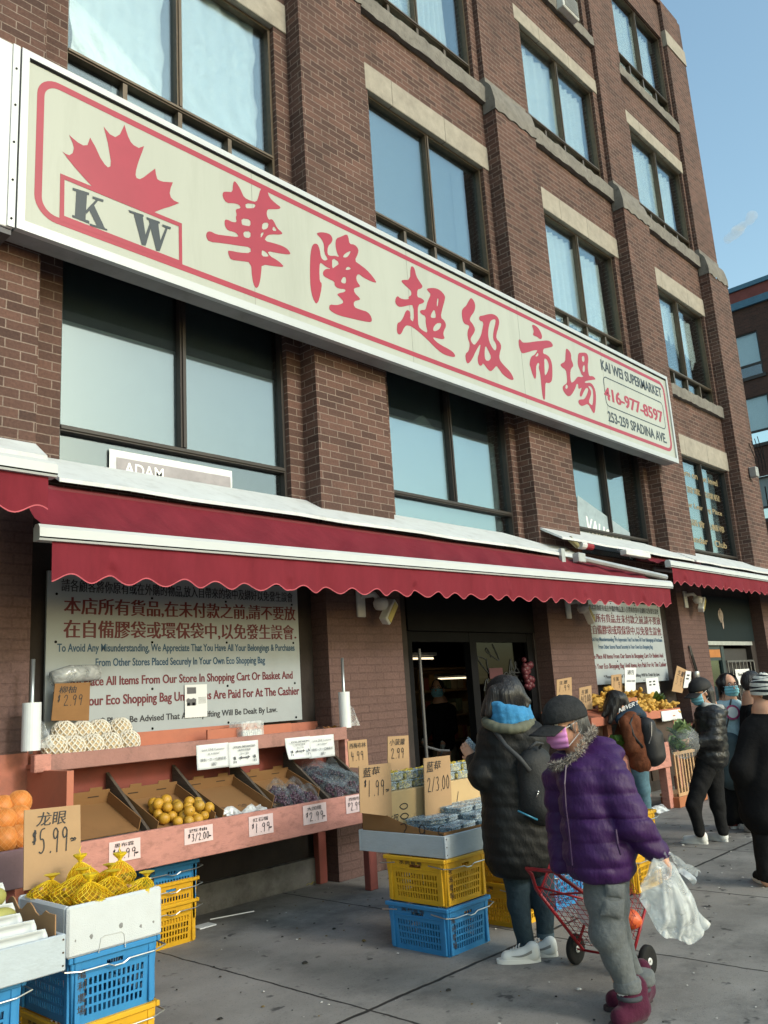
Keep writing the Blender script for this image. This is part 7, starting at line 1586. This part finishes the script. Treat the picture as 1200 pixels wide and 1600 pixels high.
for k, (a, b, c, col, lab) in enumerate([(.02,.16,.13,(.62,.63,.64),'white plastic wrapped parcel in the red shopping cart'),(-.04,.28,.14,(.55,.57,.52),'pale green white shopping bag on top in the red shopping cart'),(-.08,.10,.16,(.55,.10,.03),'orange net of fruit at the bottom of the red shopping cart')]):
    p_ = cp(a,b,c); tag(blob_obj('shopping', [('c', p_-ay*.05, p_+ay*.05, .085 if k < 2 else .05, .075 if k < 2 else .05)], pmat('shop_%d' % k, col, .35, .2, 25, .5, 40), None, .01, .02, wrinkle(.008, 50, 45, k)), lab, 'shopping')

# ---- shopper in the brown jacket with a backpack ---------------------------------------
B = on_z(1003, 1279); J = plane_at(B)
P = empty('person', B, 'person with long black hair in a rust brown jacket bending over the ginger stall', 'person')
f = unit(-IR*.75+NF*.6-UPV*.55); hc = J(961,1096,0); fh, lh, uh, Rh = frame(f)
bp = head_prims(hc, f, .98, J(980,1117,0))+[('c', J(980,1117,0), J(995,1190,0), .09, .08), ('c', J(972,1128,.10), J(985,1165,.14), .045, .04), ('c', J(985,1165,.14), J(958,1172,-.05), .04, .03), ('c', J(1000,1205,.05), J(1008,1262,.04), .07, .035), ('c', J(990,1205,-.06), J(998,1262,-.05), .07, .035)]
bp += hand_prims(J(958,1172,-.05), unit(-IR*.8+NF*.4), unit(-UPV+.1*IR), .95, .6)
blob_obj('body', bp, SKIN, P, .0095, .025)
hr = blob_obj('hair', [('e', hc+.02*uh-.012*fh, (.112,.096,.108), Rh), ('c', J(966,1092,.06), J(953,1128,.08), .07, .03), ('c', J(958,1090,.04), J(944,1118,.03), .06, .03), ('c', J(972,1090,.03), J(985,1112,.03), .06, .035), ('c', J(950,1100,-.03), J(943,1122,-.02), .05, .02)], HAIRB, P, .010, .03, wrinkle(.004, 20, 90))
strands(hr, hc, fh, 260, (.116,.102,.112), .16, 4, .8)
RST = pmat('rust_cotton', (.125,.040,.018), .8, .2, 12, .6, 24, spec=.2, bdist=.02, bdet=6)
jk = blob_obj('jacket', [('c', J(985,1128,.07), J(1000,1190,.08), .125, .135), ('c', J(985,1128,-.07), J(995,1192,-.07), .12, .13), ('c', J(978,1130,.14), J(986,1168,.19), .075, .068, .03), ('c', J(986,1168,.19), J(962,1176,.02), .065, .05, .03), ('c', J(975,1130,-.14), J(962,1170,-.14), .07, .055, .03)], RST, P, .0105, .035, wrinkle(.007, 42, 30, 3))
NVY = pmat('navy_fleece', (.012,.030,.055), .8, .2, 30)
hd = blob_obj('hood', [('c', J(968,1124,.06), J(990,1104,.03), .055, .055), ('c', J(990,1104,.03), J(1003,1118,-.06), .055, .055), ('e', J(990,1115,.02), (.09,.09,.06), None)], NVY, P, .010, .03)
mb = MB(); a_, b_ = J(967,1114,.125), J(996,1101,.105); u_ = unit(b_-a_); put_text(mb, 'NEVER !', a_, u_, unit(UPV*.95+.2*IR), float(np.linalg.norm(b_-a_)), .052, .03); mb.build('lettering', pmat('print_white', (.7,.72,.74), .6), hd)
DEN = pmat('light_denim', (.085,.17,.215), .8, .25, 25, .2, 150)
blob_obj('jeans', [('c', J(998,1200,.06), J(1005,1235,.06), .105, .08), ('c', J(1005,1235,.06), J(1009,1268,.05), .078, .062), ('c', J(992,1200,-.06), J(997,1235,-.06), .10, .08), ('c', J(997,1235,-.06), J(1000,1266,-.06), .078, .06)], DEN, P, .011, .025, wrinkle(.004, 40, 25))
for h_, t_ in ((on_z(1014,1277), on_z(999,1275)), (on_z(1002,1270), on_z(988,1268))):
    h_ = np.array(h_); t_ = h_+unit(t_-h_)*.19; b_ = blob_obj('shoe', shoe_prims(h_, t_, .042, .040), WHITE_SHOE, P, .009, .02); sole(b_, h_, t_, SOLE)
bpk = empty('backpack', J(1020,1155,.1), 'black day pack on the back of the person in the rust brown jacket', 'backpack')
blob_obj('pack', [('c', J(1010,1135,.10), J(1020,1180,.10), .105, .125), ('c', J(1006,1135,-.02), J(1014,1180,-.02), .10, .12), ('c', J(1026,1150,.10), J(1028,1180,.10), .075, .085)], pmat('pack_black', (.013,.013,.015), .6, .2, 20, .2, 60), bpk, .011, .04, wrinkle(.003, 30, 20))
mb = MB(); mb.tube([J(1018,1128,.225), J(1018,1150,.245), J(1014,1162,.245)], .006, 5); mb.build('zip', pmat('zip_pale', (.35,.35,.36), .3, metal=.7), bpk)
mb = MB(); mb.tube([J(1000,1116,.10), J(990,1118,.16), J(984,1130,.20), J(990,1150,.22), J(1004,1168,.20)], .016, 8); mb.build('strap', MATS['pack_black'], bpk, True)

# ---- woman in the black puffer jacket and cap ------------------------------------------
B = on_z(1110, 1318); J = plane_at(B)
P = empty('person', B, 'person in a black puffer jacket, cap and pale blue mask holding vegetables', 'person')
f = unit(-IR*.92-NF*.25-UPV*.18); hc = J(1095,1081,0); fh, lh, uh, Rh = frame(f)
bp = head_prims(hc, f, 1.0, J(1106,1104,0))+[('c', J(1106,1104,0), J(1112,1180,0), .09, .075), ('c', J(1112,1118,.14), J(1112,1152,.16), .045, .04), ('c', J(1112,1152,.16), J(1078,1160,.16), .04, .03), ('c', J(1108,1195,.05), J(1084,1257,.08), .075, .05), ('c', J(1084,1257,.08), J(1095,1302,.06), .05, .035), ('c', J(1112,1195,-.05), J(1120,1257,-.05), .075, .05), ('c', J(1120,1257,-.05), J(1130,1300,-.05), .05, .035)]
bp += hand_prims(J(1080,1158,.16), unit(-IR*.9-UPV*.2), unit(UPV*.3+NF), 1.0, .8)
blob_obj('body', bp, SKIN, P, .0095, .025); eyes(P, hc, f); face_mask(P, hc, f, 1.05, ('blue', lin(120,178,196)))
cap(P, hc, f, 1.06, pmat('black_cap', (.011,.011,.012), .7, .2, 20), -.02, .075)
blob_obj('hair', [('e', hc-.03*fh+.012*uh, (.09,.086,.088), Rh), ('c', J(1107,1082,.03), J(1113,1106,.05), .055, .04), ('c', J(1113,1106,.05), J(1112,1118,.07), .04, .03)], HAIRB, P, .010, .025, wrinkle(.0035, 25, 90))
PUF = pmat('black_puffer', (.013,.013,.014), .42, .25, 12, .5, 30, spec=.4, bdist=.02, bdet=6)
jk = blob_obj('jacket', [('c', J(1110,1122,.06), J(1113,1180,.06), .135, .145), ('c', J(1108,1122,-.06), J(1110,1180,-.06), .13, .14), ('c', J(1117,1122,.15), J(1115,1156,.18), .085, .08, .03), ('c', J(1115,1156,.18), J(1084,1161,.17), .075, .055, .03), ('c', J(1100,1122,-.14), J(1085,1155,-.13), .08, .06, .03), ('c', J(1098,1116,.04), J(1125,1112,.02), .07, .07, .04), ('-e', hc-.02*UPV, (.105,.092,.13), Rh, .02)], PUF, P, .0105, .035, puffer(.075, .010, .0, .003, 2))
blob_obj('hood_lining', [('c', J(1101,1102,.10), J(1126,1106,.06), .030, .030), ('c', J(1126,1106,.06), J(1130,1108,-.03), .03, .03)], pmat('grey_fleece', (.30,.31,.31), .9, .15, 60), jk, .009, .02)
blob_obj('trousers', [('c', J(1106,1188,.05), J(1084,1257,.08), .105, .068), ('c', J(1084,1257,.08), J(1093,1300,.06), .066, .048), ('c', J(1112,1188,-.05), J(1121,1257,-.05), .105, .068), ('c', J(1121,1257,-.05), J(1130,1300,-.05), .066, .048)], pmat('black_denim', (.010,.010,.011), .85, .2, 25, .5, 30, spec=.15, bdist=.015), P, .0105, .03, wrinkle(.004, 40, 25, 4))
for h_, t_ in ((on_z(1100,1319), on_z(1070,1317)), (on_z(1132,1315), on_z(1108,1311))):
    b_ = blob_obj('shoe', shoe_prims(h_, t_, .042, .040), WHITE_SHOE, P, .009, .02); sole(b_, h_, t_, SOLE)
c_ = J(1066,1152,.17); leafy(tuple(c_), .15, 26, 'big green cabbage in a clear bag held by the person in the puffer jacket', 'cabbage', 'cabbage', pmat('pale_cabbage', (.17,.24,.10), .45, .4, 10, .3, 30), 33)
c_ = J(1064,1172,.15); leafy(tuple(c_), .12, 20, 'darker green cabbage hanging below the bagged one', 'cabbage', 'cabbage', LEAF, 34)
mb = MB(); c_ = J(1068,1156,.17); mb.sphere(c_-.02*UPV, .155, 22, 14, (1.0,.9,.95), None, .07); tag(mb.build('plastic_bag', film_mat('cabbage_film', cover=.10, gloss=.12, scale=18), None, True), 'clear bag around the big cabbage in front of the puffer jacket', 'plastic bag')

# ---- woman with glasses in the pale blue sweatshirt ------------------------------------
B = on_z(1152, 1294); J = plane_at(B)
P = empty('person', B, 'person with long hair, glasses and pale mask in a pale blue sweatshirt', 'person')
f = unit(-NF*.96+IR*.16-UPV*.05); hc = J(1138,1071,0); fh, lh, uh, Rh = frame(f)
bp = head_prims(hc, f, .98, J(1138,1095,0))+[('c', J(1138,1095,0), J(1143,1185,0), .09, .08), ('c', J(1150,1110,0), J(1157,1150,.03), .045, .04), ('c', J(1157,1150,.03), J(1150,1180,.12), .04, .03), ('c', J(1126,1110,0), J(1124,1150,0), .045, .04), ('c', J(1137,1195,0), J(1140,1285,0), .075, .04), ('c', J(1152,1195,0), J(1158,1285,0), .075, .04)]
bp += hand_prims(J(1150,1180,.12), unit(-UPV*.9+.1*IR), unit(-IR+.1*NF), .95, .5)
blob_obj('body', bp, SKIN, P, .0095, .025); eyes(P, hc, f, .98); face_mask(P, hc, f, 1.02, ('aqua', lin(128,192,206)))
hr = blob_obj('hair', [('e', hc+.028*uh-.030*fh, (.102,.098,.100), Rh), ('c', hc+.08*lh-.02*fh+.03*uh, J(1128,1108,.0), .045, .045), ('c', hc-.08*lh-.02*fh+.03*uh, J(1150,1090,-.02), .045, .035), ('c', hc-.05*fh, J(1136,1110,-.08), .08, .06)], HAIRB, P, .0095, .025, wrinkle(.003, 15, 90))
strands(hr, hc, fh, 260, (.106,.102,.108), .24, 5, 1.15)
mb = MB()
for s in (1,-1):
    c_ = hc+fh*.104+lh*s*.034+uh*.010; mb.tube([c_+lh*.027*math.cos(a)+uh*.024*math.sin(a) for a in np.linspace(0,2*math.pi,17)], .0022, 5)
    mb.tube([c_+lh*s*.027, hc+lh*s*.082-fh*.01], .002, 5)
mb.tube([hc+fh*.108+lh*.008+uh*.012, hc+fh*.108-lh*.008+uh*.012], .002, 5); mb.build('glasses', pmat('wire_frame', (.12,.07,.05), .3, metal=.7), P)
SWT = knit('pale_blue_jersey', (.36,.50,.55)); LBL = pmat('badge_pink', (.30,.03,.12), .5)
sw = blob_obj('sweatshirt', [('c', J(1140,1112,0), J(1143,1165,0), .15, .15), ('c', J(1127,1108,0), J(1152,1108,0), .085, .085, .03), ('c', J(1153,1112,0), J(1159,1150,.03), .075, .065, .03), ('c', J(1159,1150,.03), J(1152,1176,.10), .06, .045, .03), ('c', J(1125,1112,0), J(1123,1150,0), .075, .06, .03)], SWT, P, .0105, .03, wrinkle(.005, 35, 25))
f2, l2, u2, R2 = frame(-NF); c_ = J(1144.5,1113,.170)
mb = MB(); mb.add([tuple(c_+l2*.075*math.cos(a)+u2*.075*math.sin(a)+f2*.004) for a in np.linspace(0,2*math.pi,25)[:-1]], [tuple(range(24))]); bd = mb.build('print', LBL, sw)
mb = MB(); mb.add([tuple(c_+l2*.055*math.cos(a)+u2*.055*math.sin(a)+f2*.006) for a in np.linspace(0,2*math.pi,25)[:-1]], [tuple(range(24))]); mb.add([tuple(c_+l2*.030*math.cos(a)+u2*(.018*math.sin(a)+.01)+f2*.008) for a in np.linspace(0,2*math.pi,17)[:-1]], [tuple(range(16))]); mb.build('print_inner', pmat('badge_pale', (.55,.57,.58), .5), bd)
mb = MB(); mb.tube([J(1143,1090,.06), J(1141,1100,.14), J(1138,1125,.17), J(1132,1150,.17), J(1124,1165,.12)], .009, 6); mb.build('bag_strap', pmat('strap_dark', (.03,.03,.033), .6), sw)
blob_obj('trousers', [('c', J(1138,1175,0), J(1140,1280,0), .115, .07), ('c', J(1150,1175,0), J(1158,1280,0), .115, .07)], MATS['black_denim'], P, .0105, .03, wrinkle(.004, 40, 25))
blob_obj('apron', [('c', J(1140,1160,.09), J(1143,1215,.09), .11, .12)], pmat('slate_cotton', (.05,.075,.085), .8, .2, 20), P, .011, .03, wrinkle(.004, 30, 20))
for h_, t_, m_ in ((on_z(1152,1290), on_z(1142,1300), pmat('red_shoe', (.13,.03,.025), .5)), (on_z(1162,1290), on_z(1156,1300), WHITE_SHOE)):
    h_ = np.array(h_); t_ = h_+unit(t_-h_)*.19; b_ = blob_obj('shoe', shoe_prims(h_, t_, .042, .040), m_, P, .009, .02); sole(b_, h_, t_, SOLE)

# ---- man in black with the striped knitted hat -----------------------------------------
B = on_z(1212, 1385); J = plane_at(B)
P = empty('person', B, 'person in a black coat and white striped knit hat at the right picture edge', 'person')
f = unit(NF*.75-IR*.6); hc = J(1196,1080,0); fh, lh, uh, Rh = frame(f)
bp = head_prims(hc, f, 1.02, J(1199,1112,0))+[('c', J(1199,1112,0), J(1204,1250,0), .11, .13), ('c', J(1176,1148,.02), J(1160,1200,.04), .05, .045), ('c', J(1158,1200,.04), J(1165,1245,-.05), .045, .03), ('c', J(1232,1140,0), J(1238,1245,0), .05, .03), ('c', J(1192,1260,.0), J(1198,1375,0), .08, .045), ('c', J(1220,1260,.0), J(1224,1375,0), .08, .045)]
bp += hand_prims(J(1165,1245,-.05), unit(-UPV+.1*IR), unit(NF), 1.0, .6)
blob_obj('body', bp, SKIN, P, .0085, .025)
blob_obj('hair', [('e', hc-.03*fh-.02*uh, (.085,.084,.075), Rh)], HAIRB, P, .009, .02)
mb = MB()
def hatf(u, v):
    p = u*2*math.pi; t = .05+v*1.85; st = math.sin(min(t,1.62)); rb = 1+.012*math.sin(p*30)
    return tuple(hc+uh*.018+(fh*.112*math.cos(p)+lh*.098*math.sin(p))*st*rb+uh*(.118*math.cos(t) if t < 1.57 else -.118*(t-1.57)*1.0)+uh*.006*math.sin(p*2+v*20))
bands = 13
for k in range(bands):
    mb.mat = k % 2 if k % 2 == 0 else 1
    a0, a1 = (k/bands if k % 2 == 0 else (k+.18)/bands), ((k+1.18)/bands if k % 2 == 0 else (k+1)/bands)
    mb.grid(lambda u, v, a0=a0, a1=a1: hatf(u, a0+(min(1,a1)-a0)*v), 60, 4)
mb.build('knit_hat', [knit('hat_white', (.55,.56,.53)), knit('hat_dark', (.02,.024,.03))], P, True)
COAT = pmat('black_wool', (.0075,.0075,.0085), .9, .2, 25, .4, 40, spec=.12)
blob_obj('coat', [('c', J(1196,1150,.0), J(1195,1270,0), .165, .175), ('c', J(1218,1138,.0), J(1220,1270,0), .18, .18), ('c', J(1182,1140,0), J(1230,1136,0), .095, .10, .05), ('c', J(1174,1152,.03), J(1160,1205,.05), .088, .085, .03), ('c', J(1157,1200,.05), J(1164,1240,-.03), .08, .062, .03), ('c', J(1196,1118,0), J(1200,1128,0), .08, .10, .03), ('c', J(1197,1103,0), J(1199,1122,0), .078, .10, .03)], COAT, P, .011, .04, wrinkle(.005, 30, 22, 1))
blob_obj('trousers', [('c', J(1194,1270,0), J(1199,1365,0), .11, .07), ('c', J(1220,1270,0), J(1224,1365,0), .11, .07)], MATS['black_denim'], P, .011, .03, wrinkle(.004, 40, 25))
for h_, t_ in ((on_z(1203,1384), on_z(1190,1378)), (on_z(1228,1382), on_z(1215,1375))):
    h_ = np.array(h_); t_ = h_+unit(t_-h_)*.2; b_ = blob_obj('shoe', shoe_prims(h_, t_, .06, .044), MATS['black_denim'], P, .009, .02); sole(b_, h_, t_, SOLE)
# ---- dark haired passer-by behind the striped hat --------------------------------------
B = on_z(1178, 1300); J = plane_at(B)
P = empty('person', B, 'dark haired person almost hidden behind the striped knit hat', 'person')
f = unit(NF*.3+IR*.9); hc = J(1177,1067,0); fh, lh, uh, Rh = frame(f)
blob_obj('body', head_prims(hc, f, .98, J(1179,1092,0))+[('c', J(1179,1092,0), J(1176,1190,0), .12, .13), ('c', J(1172,1190,.04), J(1174,1290,.04), .08, .05), ('c', J(1182,1190,-.04), J(1184,1290,-.04), .08, .05)], SKIN, P, .011, .03)
blob_obj('hair', [('e', hc-.02*fh+.02*uh, (.108,.092,.108), Rh), ('c', hc-.05*fh, J(1177,1088,-.02), .07, .05)], HAIRB, P, .010, .03, wrinkle(.003, 20, 90))
blob_obj('coat', [('c', J(1178,1098,0), J(1181,1114,0), .07, .10), ('c', J(1181,1114,0), J(1182,1200,0), .15, .16), ('c', J(1176,1114,.12), J(1176,1180,.12), .065, .06), ('c', J(1178,1112,-.12), J(1182,1180,-.12), .07, .06)], COAT, P, .011, .04)
blob_obj('trousers', [('c', J(1173,1190,.04), J(1174,1285,.04), .10, .07), ('c', J(1182,1190,-.04), J(1184,1285,-.04), .10, .07)], MATS['black_denim'], P, .011, .03)
for h_, t_ in ((on_z(1170,1299), on_z(1180,1300)), (on_z(1180,1296), on_z(1190,1297))):
    h_ = np.array(h_); t_ = h_+unit(t_-h_)*.19; b_ = blob_obj('shoe', shoe_prims(h_, t_, .042, .040), WHITE_SHOE, P, .009, .02); sole(b_, h_, t_, SOLE)
# ---- clerk inside the doorway ----------------------------------------------------------
Bx = on_y(688, 1180, 7.4); B = np.array([Bx[0], 7.4, 0]); J = plane_at(B)
P = empty('person', B, 'masked person in black with grey gloves standing in the dark shop doorway', 'person')
f = unit(-NF*.9-IR*.3); hc = J(684,1076,0); fh, lh, uh, Rh = frame(f)
bp = head_prims(hc, f, 1.0, J(688,1098,0))+[('c', J(688,1098,0), J(694,1175,0), .10, .13), ('c', J(674,1110,.02), J(668,1142,.1), .045, .04), ('c', J(668,1142,.1), J(662,1160,.25), .04, .03), ('c', J(704,1110,0), J(707,1140,.05), .045, .04), ('c', J(707,1140,.05), J(692,1162,.25), .04, .03), ('c', J(687,1175,0), np.array([*J(687,1175,0)[:2],.06]), .08, .05), ('c', J(702,1175,0), np.array([*J(702,1175,0)[:2],.06]), .08, .05)]
blob_obj('body', bp, SKIN, P, .011, .03); eyes(P, hc, f); face_mask(P, hc, f, 1.02, MATS and ('cyan', lin(128,182,200)))
blob_obj('hair', [('e', hc+.03*uh-.02*fh, (.098,.086,.098), Rh)], HAIRB, P, .010, .03)
blob_obj('sweater', [('c', J(690,1112,0), J(694,1165,0), .15, .145), ('c', J(676,1110,0), J(703,1110,0), .085, .085, .03), ('c', J(674,1112,.02), J(668,1142,.1), .07, .06, .03), ('c', J(668,1142,.1), J(663,1156,.22), .055, .045, .03), ('c', J(704,1112,0), J(708,1140,.05), .07, .06, .03), ('c', J(708,1140,.05), J(694,1158,.22), .055, .045, .03)], COAT, P, .011, .03)
blob_obj('trousers', [('c', J(687,1170,0), np.array([*J(687,1170,0)[:2],.08]), .10, .07), ('c', J(702,1170,0), np.array([*J(702,1170,0)[:2],.08]), .10, .07)], pmat('khaki', (.14,.105,.065), .8), P, .011, .03)
blob_obj('glove', hand_prims(J(662,1156,.24), unit(-UPV+.1*IR), unit(IR), 1.1, .5)+hand_prims(J(692,1160,.24), unit(-UPV-.1*IR), unit(-IR), 1.1, .5), pmat('grey_glove', (.38,.38,.37), .7), P, .008, .01)
for h_ in (J(687,1170,0), J(702,1170,0)):
    h_ = np.array([h_[0],h_[1],0]); t_ = h_+f*.2*np.array([1,1,0]); blob_obj('shoe', shoe_prims(h_, t_, .06, .044), MATS['black_denim'], P, .010, .02)

# ============================================================ WISP OF CLOUD
d = ray(1157, 356); C_ = np.array([0,0,CAM_H])+d/np.linalg.norm(d)*300.0; rgt = AX; upv = AY
rr = np.random.default_rng(4); pr = []
for k in range(26):
    t = rr.uniform(-1,1); c = C_+(rgt*.72+upv*.70)*t*5.5+rr.normal(size=3)*.55*(1.3-abs(t)); pr.append(('e', c, (rr.uniform(.7,1.5),rr.uniform(.7,1.5),rr.uniform(.5,1.2)), None, .8))
m = bpy.data.materials.new('cloud_vapour'); m.use_nodes = True; nt = m.node_tree; nt.nodes.clear()
o_ = nt.nodes.new('ShaderNodeOutputMaterial'); v_ = nt.nodes.new('ShaderNodeVolumePrincipled'); v_.inputs['Density'].default_value = .16; v_.inputs['Color'].default_value = (1,1,1,1); v_.inputs['Anisotropy'].default_value = 0
nt.links.new(v_.outputs[0], o_.inputs['Volume'])
tag(blob_obj('cloud', pr, m, None, .30, .8), 'small white wisp of cloud in the blue sky right of the building', 'cloud')
